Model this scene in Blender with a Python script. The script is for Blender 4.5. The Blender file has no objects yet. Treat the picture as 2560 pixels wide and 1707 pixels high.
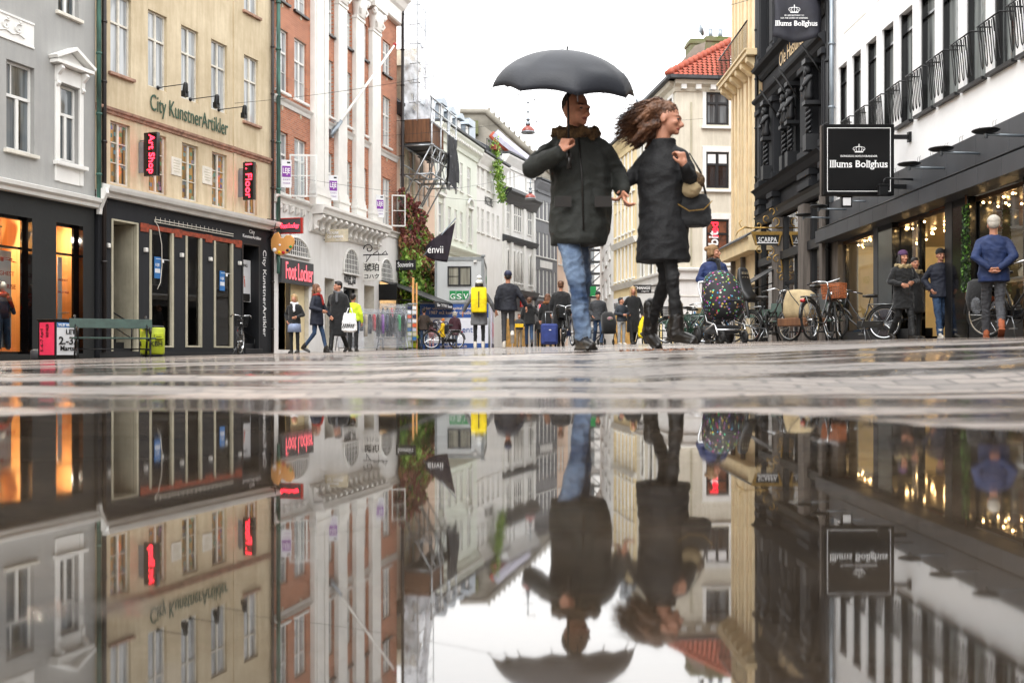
import bpy, math, random
from mathutils import Vector, Matrix, Euler, noise
random.seed(11)
R = math.radians
sc = bpy.context.scene
C = bpy.context.collection
# ---------------------------------------------------------------- camera model
F, CX, HY, EYE = 2489.0, 1280.0, 887.0, 0.12      # focal length in photo pixels, centre column, horizon row, lens height

def gz(X, Y):
    """height of the street: gently crowned plane that dips into the puddle by the camera"""
    Xc = max(-13, min(13, X)); Yc = max(-6, min(62, Y))
    P = .073 + .025 * Xc + .009 * Yc
    if Xc > 6.5: P = .073 + .025 * 6.5 + .010 * (Xc - 6.5) + .009 * Yc
    t = X / max(abs(Y), .6)
    ye = 2.06 - 1.35 * max(0, min(.7, t)) ** 1.25 - .3 * max(0, min(.7, -t))
    ye += .26 * noise.noise(Vector((X * 1.9, 3.1, .5))) + .07 * noise.noise(Vector((X * 4.5, 1.1, .5))) + .03 * noise.noise(Vector((X * 14, 1.1, Y * 3)))
    d = (Y - ye) / 4.6
    if d <= 0:
        b0 = max(-.035, -.035 * (1 - math.exp(2.2 * d * 4.6))) if Y > -30 else P
        if -.6 < Y < .8 and X < .1:
            a = max(0, min(1, (.70 - Y - .9 * max(0, X + .14)) / .22)) * max(0, min(1, (-X + .02) / .12))
            b0 = b0 * (1 - a) + a * (-.0014 + .008 * noise.noise(Vector((X * 16, Y * 20, 4))))
        return b0
    s = min(1, d); s = s * s * (3 - 2 * s)
    P -= .16 * math.exp(-((X - 1.35) / .8) ** 2 - ((Y - 3.1 - .12 * X) / .36) ** 2) + .05 * math.exp(-((X + .9) / .9) ** 2 - ((Y - 3.9) / .2) ** 2)
    return P * s + .004 * (1 - s) * min(1, d * 12) * (1 + .7 * noise.noise(Vector((X * 2.5, Y * 6, 0))))

def P3(x, y, Y):
    return Vector(((x - CX) / F * Y, Y, EYE + (HY - y) / F * Y))

# ---------------------------------------------------------------- mesh builder
class MB:
    def __init__(s): s.v = []; s.f = []; s.m = []; s.sm = []
    def add(s, vs, fs, mi=0, smooth=False):
        o = len(s.v); s.v += [tuple(v) for v in vs]
        for f in fs:
            s.f.append(tuple(i + o for i in f)); s.m.append(mi); s.sm.append(smooth)
        return s
    def box(s, x0, x1, y0, y1, z0, z1, mi=0):
        if x0 > x1: x0, x1 = x1, x0
        if y0 > y1: y0, y1 = y1, y0
        if z0 > z1: z0, z1 = z1, z0
        vs = [(x0,y0,z0),(x1,y0,z0),(x1,y1,z0),(x0,y1,z0),(x0,y0,z1),(x1,y0,z1),(x1,y1,z1),(x0,y1,z1)]
        return s.add(vs, [(0,3,2,1),(4,5,6,7),(0,1,5,4),(1,2,6,5),(2,3,7,6),(3,0,4,7)], mi)
    def quad(s, a, b, c, d, mi=0): return s.add([a, b, c, d], [(0,1,2,3)], mi)
    def prism(s, poly, y0, y1, mi=0):
        """polygon in x,z extruded along y"""
        n = len(poly)
        vs = [(p[0], y0, p[1]) for p in poly] + [(p[0], y1, p[1]) for p in poly]
        fs = [tuple(range(n)), tuple(range(2*n-1, n-1, -1))]
        fs += [(i, i+n, (i+1) % n + n, (i+1) % n) for i in range(n)]
        return s.add(vs, fs, mi)
    def prismx(s, poly, x0, x1, mi=0):
        """polygon in y,z extruded along x"""
        n = len(poly)
        vs = [(x0, p[0], p[1]) for p in poly] + [(x1, p[0], p[1]) for p in poly]
        fs = [tuple(range(n)), tuple(range(2*n-1, n-1, -1))]
        fs += [(i, i+n, (i+1) % n + n, (i+1) % n) for i in range(n)]
        return s.add(vs, fs, mi)
    def tube(s, pts, r, n=8, mi=0, closed=False, r2=None, flat=None):
        pts = [Vector(p) for p in pts]; L = len(pts)
        if L < 2: return s
        vs = []; up = None
        for i, p in enumerate(pts):
            if closed: d = (pts[(i+1) % L] - pts[i-1])
            else: d = pts[min(i+1, L-1)] - pts[max(i-1, 0)]
            if d.length < 1e-9: d = Vector((0,0,1))
            d.normalize()
            if up is None:
                up = Vector((0,0,1)) if abs(d.z) < .9 else Vector((1,0,0))
            a = up - d * up.dot(d)
            if a.length < 1e-6: a = d.orthogonal()
            a.normalize(); b = d.cross(a); up = a
            rr = r[i] if isinstance(r, (list, tuple)) else (r if r2 is None else r + (r2 - r) * i / (L-1))
            for k in range(n):
                t = 2 * math.pi * k / n
                q = p + a * (rr * math.cos(t)) + b * (rr * math.sin(t) * (flat or 1))
                vs.append(q)
        fs = []
        for i in range(L if closed else L-1):
            j = (i+1) % L
            for k in range(n):
                fs.append((i*n+k, i*n+(k+1) % n, j*n+(k+1) % n, j*n+k))
        if not closed:
            fs.append(tuple(range(n-1, -1, -1))); fs.append(tuple((L-1)*n+k for k in range(n)))
        return s.add(vs, fs, mi, n > 5)
    def bar(s, p, q, r, n=6, mi=0, r2=None): return s.tube([p, q], r, n, mi, r2=r2)
    def ell(s, c, r, mi=0, n=12, m=8, rot=None):
        c = Vector(c)
        if not isinstance(r, (tuple, list)): r = (r, r, r)
        vs = []; fs = []
        for j in range(1, m):
            ph = math.pi * j / m
            for i in range(n):
                t = 2*math.pi*i/n
                v = Vector((r[0]*math.sin(ph)*math.cos(t), r[1]*math.sin(ph)*math.sin(t), r[2]*math.cos(ph)))
                if rot: v = rot @ v
                vs.append(c + v)
        top = Vector((0,0,r[2])); 
        if rot: top = rot @ top
        vs.append(c + top); vs.append(c - top); T = len(vs) - 2; B = T + 1
        for j in range(m-2):
            for i in range(n):
                fs.append((j*n+i, (j+1)*n+i, (j+1)*n+(i+1) % n, j*n+(i+1) % n))
        for i in range(n):
            fs.append((T, i, (i+1) % n)); fs.append((B, (m-2)*n+(i+1) % n, (m-2)*n+i))
        return s.add(vs, fs, mi, True)
    def cap(s, p, q, r1, r2, mi=0, n=10):
        """tapered capsule"""
        p = Vector(p); q = Vector(q); d = (q - p)
        if d.length < 1e-6: return s.ell(p, r1)
        d.normalize(); pts = []; rs = []
        for a in (-80, -50, -20, 0): pts.append(p + d * (r1 * math.sin(R(a)))); rs.append(r1 * math.cos(R(a)))
        for a in (0, 20, 50, 80): pts.append(q + d * (r2 * math.sin(R(a)))); rs.append(r2 * math.cos(R(a)))
        return s.tube(pts, rs, n, mi)
    def loft(s, rings, mi=0, n=20):
        """rings: (cx, cy, cz, rx, ry[, power]) horizontal superellipses joined bottom to top"""
        vs = []; fs = []
        for g in rings:
            e = g[5] if len(g) > 5 else 1.0
            for k in range(n):
                t = 2*math.pi*k/n; c_, s_ = math.cos(t), math.sin(t)
                vs.append((g[0] + g[3]*math.copysign(abs(c_)**e, c_), g[1] + g[4]*math.copysign(abs(s_)**e, s_), g[2]))
        L = len(rings)
        for i in range(L-1):
            for k in range(n):
                fs.append((i*n+k, i*n+(k+1) % n, (i+1)*n+(k+1) % n, (i+1)*n+k))
        fs.append(tuple(range(n-1, -1, -1))); fs.append(tuple((L-1)*n+k for k in range(n)))
        return s.add(vs, fs, mi, True)
    def lathe(s, prof, c=(0,0,0), n=20, mi=0, closed=False):
        """profile (r,z) around z"""
        vs = []; fs = []; L = len(prof)
        for (r, z) in prof:
            for k in range(n):
                t = 2*math.pi*k/n
                vs.append((c[0]+r*math.cos(t), c[1]+r*math.sin(t), c[2]+z))
        for i in range(L-1):
            for k in range(n):
                fs.append((i*n+k, i*n+(k+1) % n, (i+1)*n+(k+1) % n, (i+1)*n+k))
        if prof[0][0] > 1e-4: fs.append(tuple(range(n-1, -1, -1)))
        if prof[-1][0] > 1e-4: fs.append(tuple((L-1)*n+k for k in range(n)))
        return s.add(vs, fs, mi, True)
    def xf(s, M, start=0):
        for i in range(start, len(s.v)): s.v[i] = tuple(M @ Vector(s.v[i]))
        return s
    def data(s, name, mats):
        me = bpy.data.meshes.new(name)
        me.from_pydata(s.v, [], s.f)
        if not isinstance(mats, (list, tuple)): mats = [mats]
        for m in mats: me.materials.append(M(m) if isinstance(m, str) else m)
        me.polygons.foreach_set('material_index', s.m)
        me.polygons.foreach_set('use_smooth', s.sm)
        me.update()
        return me
    def build(s, name, mats, parent=None, bevel=0, **kw):
        return link(name, s.data(name, mats), parent, bevel, **kw)

def link(name, data, parent=None, bevel=0, loc=None, rot=None):
    o = bpy.data.objects.new(name, data); C.objects.link(o)
    if parent: o.parent = parent
    if loc is not None: o.location = loc
    if rot is not None: o.rotation_euler = rot
    if bevel:
        b = o.modifiers.new('b', 'BEVEL'); b.width = bevel; b.segments = 2; b.limit_method = 'ANGLE'; b.angle_limit = R(40)
    return o

def empty(name, loc=(0,0,0), rz=0, rot=None):
    o = bpy.data.objects.new(name, None); C.objects.link(o)
    o.location = loc; o.rotation_euler = rot or (0, 0, rz); o.empty_display_size = .2
    return o
def tag(o, label, cat, group=None, kind=None):
    if label: o['label'] = label
    if cat: o['category'] = cat
    if group: o['group'] = group
    if kind: o['kind'] = kind
    return o
def dup(o, parent=None):
    c = o.copy(); C.objects.link(c)
    if parent: c.parent = parent
    for ch in list(o.children): dup(ch, c)
    return c

# ---------------------------------------------------------------- materials
MATS = {}; DEFS = {}
def srgb(h):
    if isinstance(h, str):
        c = [int(h[i:i+2], 16)/255 for i in (0, 2, 4)]
        return tuple(x/12.92 if x <= .04045 else ((x+.055)/1.055)**2.4 for x in c)
    return h
def N(nt, t, **kw):
    n = nt.nodes.new(t)
    for k, v in kw.items():
        if k in n.inputs: n.inputs[k].default_value = v
        else: setattr(n, k, v)
    return n
def mk(name, col, rough=.6, metal=0, var=.12, scale=3.0, bump=0, bscale=40, emit=0, spec=.5, col2=None, streak=0, coat=0, trans=0, sheen=0, alpha=None):
    m = bpy.data.materials.new(name); m.use_nodes = True
    nt = m.node_tree; b = nt.nodes['Principled BSDF']; L = nt.links.new
    col = srgb(col)
    tc = N(nt, 'ShaderNodeTexCoord')
    n1 = N(nt, 'ShaderNodeTexNoise', Scale=scale, Detail=6.0, Roughness=.6)
    mp = N(nt, 'ShaderNodeMapping'); L(tc.outputs['Object'], mp.inputs['Vector']); L(mp.outputs[0], n1.inputs['Vector'])
    if streak: mp.inputs['Scale'].default_value = (1, 1, streak)
    cr = N(nt, 'ShaderNodeValToRGB')
    c2 = srgb(col2) if col2 else tuple(max(0, c*(1-var*2.2)) for c in col)
    c1 = col if col2 else tuple(min(1, c*(1+var)) for c in col)
    cr.color_ramp.elements[0].position = .32; cr.color_ramp.elements[1].position = .68
    cr.color_ramp.elements[0].color = (*c2, 1); cr.color_ramp.elements[1].color = (*c1, 1)
    L(n1.outputs[0], cr.inputs[0]); L(cr.outputs[0], b.inputs['Base Color'])
    b.inputs['Roughness'].default_value = rough; b.inputs['Metallic'].default_value = metal
    b.inputs['Specular IOR Level'].default_value = spec
    if coat: b.inputs['Coat Weight'].default_value = coat; b.inputs['Coat Roughness'].default_value = .08
    if sheen: b.inputs['Sheen Weight'].default_value = sheen
    if emit: L(cr.outputs[0], b.inputs['Emission Color']); b.inputs['Emission Strength'].default_value = emit
    if bump:
        n2 = N(nt, 'ShaderNodeTexNoise', Scale=bscale, Detail=5.0); L(tc.outputs['Object'], n2.inputs['Vector'])
        bp = N(nt, 'ShaderNodeBump', Strength=min(1, bump), Distance=.02); L(n2.outputs[0], bp.inputs['Height']); L(bp.outputs[0], b.inputs['Normal'])
    return m
def D(name, *a, **k): DEFS[name] = (a, k)
def M(name):
    if name not in MATS:
        a, k = DEFS[name]
        MATS[name] = mk(name, *a, **k)
    return MATS[name]

def plaster(name, col, dirt, amt=.35, coarse=.55):
    """rendered wall: fine grain, broad mottling and vertical weather streaks"""
    m = bpy.data.materials.new(name); m.use_nodes = True
    nt = m.node_tree; b = nt.nodes['Principled BSDF']; L = nt.links.new
    tc = N(nt, 'ShaderNodeTexCoord')
    a = N(nt, 'ShaderNodeTexNoise', Scale=coarse, Detail=8.0, Roughness=.65); L(tc.outputs['Object'], a.inputs['Vector'])
    mp = N(nt, 'ShaderNodeMapping'); mp.inputs['Scale'].default_value = (2.2, 2.2, .22); L(tc.outputs['Object'], mp.inputs['Vector'])
    s = N(nt, 'ShaderNodeTexNoise', Scale=2.0, Detail=7.0, Roughness=.7); L(mp.outputs[0], s.inputs['Vector'])
    ad = N(nt, 'ShaderNodeMath', operation='MULTIPLY'); L(a.outputs[0], ad.inputs[0]); L(s.outputs[0], ad.inputs[1])
    cr = N(nt, 'ShaderNodeValToRGB'); cr.color_ramp.elements[0].position = .16; cr.color_ramp.elements[1].position = .36
    c = srgb(col); d = srgb(dirt); mix = tuple(c[i]*(1-amt) + d[i]*amt for i in range(3))
    cr.color_ramp.elements[0].color = (*mix, 1); cr.color_ramp.elements[1].color = (*c, 1)
    L(ad.outputs[0], cr.inputs[0]); L(cr.outputs[0], b.inputs['Base Color'])
    b.inputs['Roughness'].default_value = .8
    n2 = N(nt, 'ShaderNodeTexNoise', Scale=14.0, Detail=6.0); L(tc.outputs['Object'], n2.inputs['Vector'])
    bp = N(nt, 'ShaderNodeBump', Strength=.35, Distance=.01); L(n2.outputs[0], bp.inputs['Height']); L(bp.outputs[0], b.inputs['Normal'])
    MATS[name] = m; return m

def brickmat(name, c1, c2, mortar, bw=.24, bh=.075, ms=.012, rough=.85, swap=True):
    m = bpy.data.materials.new(name); m.use_nodes = True
    nt = m.node_tree; b = nt.nodes['Principled BSDF']; L = nt.links.new
    tc = N(nt, 'ShaderNodeTexCoord'); sp = N(nt, 'ShaderNodeSeparateXYZ'); cb = N(nt, 'ShaderNodeCombineXYZ')
    L(tc.outputs['Object'], sp.inputs[0]); L(sp.outputs['X'], cb.inputs['X']); L(sp.outputs['Z' if swap else 'Y'], cb.inputs['Y'])
    br = N(nt, 'ShaderNodeTexBrick', Scale=1.0); br.inputs['Brick Width'].default_value = bw; br.inputs['Row Height'].default_value = bh
    br.inputs['Mortar Size'].default_value = ms; br.inputs['Mortar Smooth'].default_value = .3
    br.inputs['Color1'].default_value = (*srgb(c1), 1); br.inputs['Color2'].default_value = (*srgb(c2), 1); br.inputs['Mortar'].default_value = (*srgb(mortar), 1)
    L(cb.outputs[0], br.inputs['Vector'])
    nz = N(nt, 'ShaderNodeTexNoise', Scale=.9, Detail=7.0); L(tc.outputs['Object'], nz.inputs['Vector'])
    mr = N(nt, 'ShaderNodeMapRange'); mr.inputs['To Min'].default_value = .6; mr.inputs['To Max'].default_value = 1.35; L(nz.outputs[0], mr.inputs[0])
    mx = N(nt, 'ShaderNodeMix', data_type='RGBA', blend_type='MULTIPLY'); mx.inputs[0].default_value = 1
    L(br.outputs[0], mx.inputs[6]); L(mr.outputs[0], mx.inputs[7]); L(mx.outputs[2], b.inputs['Base Color'])
    b.inputs['Roughness'].default_value = rough
    bp = N(nt, 'ShaderNodeBump', Strength=.5, Distance=.01, invert=True); L(br.outputs['Fac'], bp.inputs['Height']); L(bp.outputs[0], b.inputs['Normal'])
    MATS[name] = m; return m

def panemat(name, dark, light, amt=.5, bands=2.0, rough=.03, spec=.8):
    """window pane with the room and curtains behind it as one dark glossy surface"""
    m = bpy.data.materials.new(name); m.use_nodes = True
    nt = m.node_tree; b = nt.nodes['Principled BSDF']; L = nt.links.new
    tc = N(nt, 'ShaderNodeTexCoord'); mp = N(nt, 'ShaderNodeMapping'); mp.inputs['Scale'].default_value = (6, 6, .25)
    oi = N(nt, 'ShaderNodeObjectInfo'); sc_ = N(nt, 'ShaderNodeVectorMath', operation='ADD')
    cb = N(nt, 'ShaderNodeCombineXYZ'); ml = N(nt, 'ShaderNodeMath', operation='MULTIPLY'); ml.inputs[1].default_value = 37.0
    L(oi.outputs['Random'], ml.inputs[0]); L(ml.outputs[0], cb.inputs[0]); L(ml.outputs[0], cb.inputs[2])
    L(tc.outputs['Object'], sc_.inputs[0]); L(cb.outputs[0], sc_.inputs[1]); L(sc_.outputs[0], mp.inputs['Vector'])
    nz = N(nt, 'ShaderNodeTexNoise', Scale=1.1, Detail=4.0); L(mp.outputs[0], nz.inputs['Vector'])
    cr = N(nt, 'ShaderNodeValToRGB'); cr.color_ramp.elements[0].position = .5 - amt*.35; cr.color_ramp.elements[1].position = .72 - amt*.25
    cr.color_ramp.elements[0].color = (*srgb(dark), 1); cr.color_ramp.elements[1].color = (*srgb(light), 1)
    L(nz.outputs[0], cr.inputs[0]); L(cr.outputs[0], b.inputs['Base Color'])
    b.inputs['Roughness'].default_value = rough; b.inputs['Specular IOR Level'].default_value = spec
    n2 = N(nt, 'ShaderNodeTexNoise', Scale=1.3, Detail=1.0); L(sc_.outputs[0], n2.inputs['Vector'])
    bp = N(nt, 'ShaderNodeBump', Strength=.12, Distance=.05); L(n2.outputs[0], bp.inputs['Height']); L(bp.outputs[0], b.inputs['Normal'])
    MATS[name] = m; return m

def clearglass(name, tint=(1,1,1), add=0.0):
    m = bpy.data.materials.new(name); m.use_nodes = True
    nt = m.node_tree; nt.nodes.clear(); L = nt.links.new
    o = N(nt, 'ShaderNodeOutputMaterial'); mx = N(nt, 'ShaderNodeMixShader'); t = N(nt, 'ShaderNodeBsdfTransparent'); g = N(nt, 'ShaderNodeBsdfGlossy')
    g.inputs['Roughness'].default_value = .01; t.inputs['Color'].default_value = (*tint, 1)
    fr = N(nt, 'ShaderNodeFresnel', IOR=1.5)
    mr = N(nt, 'ShaderNodeMath', operation='MULTIPLY_ADD'); mr.inputs[1].default_value = 1.3; mr.inputs[2].default_value = add; mr.use_clamp = True
    L(fr.outputs[0], mr.inputs[0]); L(mr.outputs[0], mx.inputs[0]); L(t.outputs[0], mx.inputs[1]); L(g.outputs[0], mx.inputs[2]); L(mx.outputs[0], o.inputs['Surface'])
    MATS[name] = m; return m

D('white_paint', 'e6e4df', .5, var=.04, scale=2, bump=.15, bscale=30)
D('white_trim', 'e4e3df', .55, var=.06, scale=1.5, streak=.3)
D('old_white', 'd9d4c8', .6, var=.08, scale=5)
D('cream', 'c9bfa6', .6, var=.12, scale=4)
D('black_metal', '0e0f11', .4, metal=.3, var=.2)
D('black_paint', '111214', .45, var=.2, scale=6)
D('gloss_black', '060607', .12, var=.2, coat=.4)
D('dark_stone', '18191b', .35, var=.18, scale=1.5, streak=.3, bump=.1)
D('grey_stone', '3e4044', .5, var=.12, scale=1.2, streak=.25, bump=.1)
D('charcoal_wall', '1a1c1c', .7, var=.14, scale=1.2, bump=.2, bscale=12)
D('slate_paint', '3d3e44', .6, var=.22, scale=2.5, streak=.3, bump=.25, bscale=15)
D('slate_deep', '1c1d20', .5, var=.15, scale=2)
D('red_lead', 'a8492d', .8, col2='6b3424', scale=9)
D('zinc', '8d969e', .4, metal=.6, var=.1, scale=2)
D('steel', 'a9adb0', .3, metal=.9, var=.12, scale=9)
D('chrome', 'd0d2d4', .15, metal=1, var=.05)
D('copper_green', '4c7a6c', .7, col2='2b3b36', scale=6, streak=.2)
D('pipe_brown', '231c1b', .5, var=.2)
D('wood_ply', 'dfa766', .45, var=.12, scale=3.5, streak=.12, col2='c98d4c')
D('wood_board', '7a5234', .7, col2='4a2f1e', scale=7, streak=.12)
D('wood_post', '6d655e', .8, col2='46403b', scale=8, streak=.1, bump=.3)
D('sandstone', 'a5826f', .8, var=.2, scale=6)
D('tile_red', 'b5563d', .75, col2='7d3626', scale=5, bump=.3)
D('roof_dark', '3a3c40', .6, var=.2, scale=3)
D('moss_stone', '6d6a55', .9, col2='55602c', scale=2.2, bump=.4, bscale=18)
D('gable_render', 'a09b90', .9, col2='68645b', scale=.35, bump=.3, bscale=6)
D('green_bench', '31473f', .4, var=.15, scale=8, coat=.3)
D('lime', 'a9b521', .45, var=.12, scale=6)
D('pink_poster', 'e8345a', .6, var=.05); D('white_poster', 'dcdde0', .5, var=.04)
D('blue_poster', '2c6fb0', .5, var=.06); D('purple', '7b2f96', .5, var=.04); D('orange_poster', 'dd5a33', .5, var=.08)
D('ink', '121214', .6, var=.05); D('white_ink', 'eeeeee', .6, var=.02); D('red_ink', 'b0202a', .5, var=.05)
D('green_ink', '234a36', .5, var=.1); D('gold', 'b08d4c', .35, metal=.7, var=.15, scale=10)
D('neon_red', (1.0, .02, .04), .4, var=.0, emit=5); D('neon_dim', (1.0, .02, .04), .4, var=.0, emit=1.5)
D('neon_pink', (1.0, .16, .2), .4, var=.0, emit=.5)
D('bulb_warm', (1.0, .62, .25), .4, var=.0, emit=14); D('bulb_soft', (1.0, .75, .45), .4, var=0, emit=5)
D('red_light', 'b31510', .2, coat=.6); D('lamp_red', '8f3a2c', .35, var=.15, coat=.3, scale=7)
D('rubber', '141414', .7, var=.2); D('leather', '17130f', .35, var=.2, scale=12)
D('wicker', 'a5683a', .7, col2='6f3f20', scale=20); D('tan_canvas', 'b3a07c', .85, var=.12, scale=5, bump=.3)
D('black_fabric', '0a0b0e', .85, var=.25, scale=7, bump=.4, bscale=25, sheen=.2)
D('skin', 'b98268', .5, var=.08, scale=20); D('skin_red', 'd8997c', .5, var=.1, scale=20); D('lips', '90443c', .4, var=.05)
D('eye_dark', '1d1512', .2, var=.05)
D('hair_blond', 'b89a6c', .55, col2='7c6240', scale=25, streak=.15); D('hair_brown', '7a5236', .6, col2='2e1a10', scale=14)
D('hair_dark', '1e1613', .5, var=.3, scale=25); D('hair_grey', 'bcb8b0', .6, var=.15, scale=25); D('hair_white', 'b8b1a5', .6, var=.12, scale=25)
D('hair_ginger', '7c5136', .55, col2='45291a', scale=22)
D('fur', '7a5f3e', .9, col2='2c2118', scale=30, bump=.8, bscale=60)
D('denim', '2f4a6b', .8, col2='1c2b42', scale=6, bump=.3, bscale=60); D('denim_worn', '7f93ab', .85, col2='22395a', scale=3.6, bump=.4, bscale=40)
D('gauze', 'd9dde2', .35, var=.1, scale=3)
D('terracotta', '8c4330', .7, var=.2)
D('container', 'c8cbcb', .5, var=.05, scale=1.2, streak=.2); D('container_trim', '8a8f90', .5, var=.1)
D('banner_blue', '1f4c93', .5, var=.06, scale=3); D('banner_white', 'dfe1ea', .5, var=.03, scale=2)
D('gsv_green', '128a48', .45, var=.04)
D('skirting_dirt', '1d1d1e', .8, var=.3, scale=6)
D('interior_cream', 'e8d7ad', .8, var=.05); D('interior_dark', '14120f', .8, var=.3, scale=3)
D('interior_warm', 'dfae62', .7, var=.25, scale=2.5)
plaster('grey_render', 'a6a5a2', '7d8080', .35)
plaster('ochre_render', 'd2c3a6', '8f7a55', .5, .7)
plaster('white_render', 'e9e8e6', 'b9b5ae', .3)
plaster('illum_white', 'f8f8f8', 'dddddd', .2, .2)
plaster('mint_render', 'dfe4da', 'b9c0b2', .3)
plaster('pink_render', 'e3c9b4', 'b79a84', .3)
plaster('beige_render', 'd9d2c2', 'a19a88', .5, .35)
plaster('yellow_render', 'dfcba0', 'a9956b', .35)
plaster('midgrey_render', '7c7d80', '5a5b5e', .3)
plaster('black_front', '1c1e23', '0e0f12', .5, 1.0)
plaster('grubby_cream', 'c4bda6', '6f6a5a', .5, .9)
brickmat('brick_red', 'c57a56', 'a55f40', 'a99384')
brickmat('brick_yellow', 'b0704c', '93563c', 'b89a80')
brickmat('roof_tiles', 'b55539', '8d3c28', '4a1f16', .22, .3, .02)
panemat('pane', '1c2226', '6f767a', .42)
panemat('pane_pale', '444b50', 'b4b8ba', .62)
panemat('pane_dark', '0b0d10', '2c3034', .3)
panemat('pane_art', '3a3833', 'b98f55', .4, spec=.6)
def _goods():
    nt = MATS['pane_art'].node_tree; L = nt.links.new; b = nt.nodes['Principled BSDF']; src = b.inputs['Base Color'].links[0].from_socket
    tc = N(nt, 'ShaderNodeTexCoord'); v = N(nt, 'ShaderNodeTexVoronoi', Scale=6.0); v.distance = 'CHEBYCHEV'; L(tc.outputs['Object'], v.inputs['Vector']); lt = N(nt, 'ShaderNodeMath', operation='LESS_THAN'); lt.inputs[1].default_value = .33; L(v.outputs['Distance'], lt.inputs[0])
    hs = N(nt, 'ShaderNodeHueSaturation'); hs.inputs['Value'].default_value = .28; hs.inputs['Saturation'].default_value = .55; L(v.outputs['Color'], hs.inputs['Color']); mx = N(nt, 'ShaderNodeMix', data_type='RGBA'); L(lt.outputs[0], mx.inputs[0]); L(src, mx.inputs[6]); L(hs.outputs[0], mx.inputs[7]); L(mx.outputs[2], b.inputs['Base Color'])
_goods()
clearglass('glass', (.86, .9, .9), .02); clearglass('glass_mirror', (.5, .54, .56), .0)
clearglass('glass_strong', (.5, .53, .55), .3)

# ---------------------------------------------------------------- text
def text_data(s, size=1.0, bold=0.0, extrude=.004, mat='ink', width=None, height=None, align='LEFT', shear=0, space=1.0, line=1.0, narrow=None):
    cu = bpy.data.curves.new('t', 'FONT'); cu.body = s; cu.size = size; cu.offset = bold; cu.extrude = extrude
    cu.align_x = align; cu.align_y = 'BOTTOM_BASELINE' if '\n' not in s else 'TOP'; cu.shear = shear; cu.space_character = space; cu.space_line = line
    cu.resolution_u = 3
    o = bpy.data.objects.new('t', cu); C.objects.link(o)
    dg = bpy.context.evaluated_depsgraph_get(); dg.update()
    me = bpy.data.meshes.new_from_object(o.evaluated_get(dg))
    bpy.data.objects.remove(o); bpy.data.curves.remove(cu)
    xs = [v.co.x for v in me.vertices]; ys = [v.co.y for v in me.vertices]
    if not xs: return me
    w = max(xs)-min(xs); h = max(ys)-min(ys); x0 = min(xs) if align == 'LEFT' else (min(xs)+max(xs))/2; y0 = min(ys)
    sx = (width/w) if width else 1.0; sy = (height/h) if height else (sx if width else 1.0)
    for v in me.vertices: v.co = ((v.co.x-x0)*sx, (v.co.y-y0)*sy, v.co.z)
    me.materials.clear(); me.materials.append(M(mat))
    return me
def text(name, s, parent, loc, rot=(R(90), 0, 0), **kw):
    """text stands in the parent's x-z plane, facing -y, lower left corner (or bottom centre) at loc"""
    me = text_data(s, **kw); me.name = name
    return link(name, me, parent, 0, loc, rot)
D('cream_ink', 'e6d5c4', .5, var=.02); D('banner_side', 'b9b7c6', .5, var=.08); D('pink_print', 'd59aa8', .5, var=.1); D('flag_purple', '241c27', .8, var=.25, scale=4)
panemat('pane_hut', '6b6a5f', 'a5a294', .5, spec=.3)
D('banner_yellow', 'e0b400', .5, var=.05); D('navy', '1b2347', .6, var=.15)
D('sign_black', '050506', .4, var=.2, spec=.25); D('interior_bronze', '5a3c1c', .35, var=.3, metal=.5, scale=4); D('banner_dark', '2a2a33', .7, var=.15, scale=3)
D('awning_cloth', '17181b', .55, var=.2, coat=.15); D('blanket_print', '3f8a5a', .8, col2='b0407a', scale=18); D('ochre_cream', 'e2cba0', .6, var=.08, scale=2); D('slate_black', '15171b', .4, var=.1)
D('interior_brown', '6b3b22', .6, var=.4, scale=2, emit=.25); D('shop_glow', 'f0cd8c', .6, var=.3, scale=2, emit=.7)
panemat('pane_store', '111417', '8d9290', .5, rough=.02)

def plastic(name, op=.2):
    m = bpy.data.materials.new(name); m.use_nodes = True
    nt = m.node_tree; nt.nodes.clear(); L = nt.links.new
    o = N(nt, 'ShaderNodeOutputMaterial'); mx = N(nt, 'ShaderNodeMixShader'); t = N(nt, 'ShaderNodeBsdfTransparent'); g = N(nt, 'ShaderNodeBsdfPrincipled')
    g.inputs['Base Color'].default_value = (.72, .75, .8, 1); g.inputs['Roughness'].default_value = .18; t.inputs['Color'].default_value = (.9, .91, .93, 1)
    tc = N(nt, 'ShaderNodeTexCoord'); nz = N(nt, 'ShaderNodeTexNoise', Scale=2.2, Detail=5.0); L(tc.outputs['Object'], nz.inputs['Vector'])
    mr = N(nt, 'ShaderNodeMapRange'); mr.inputs['From Min'].default_value = .35; mr.inputs['From Max'].default_value = .7; mr.inputs['To Min'].default_value = op*.5; mr.inputs['To Max'].default_value = op*1.9; L(nz.outputs[0], mr.inputs[0])
    bp = N(nt, 'ShaderNodeBump', Strength=.9, Distance=.08); L(nz.outputs[0], bp.inputs['Height']); L(bp.outputs[0], g.inputs['Normal'])
    L(mr.outputs[0], mx.inputs[0]); L(t.outputs[0], mx.inputs[1]); L(g.outputs[0], mx.inputs[2]); L(mx.outputs[0], o.inputs['Surface'])
    MATS[name] = m
plastic('plastic_sheet', .12); plastic('wrap_sheet', .55)
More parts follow.
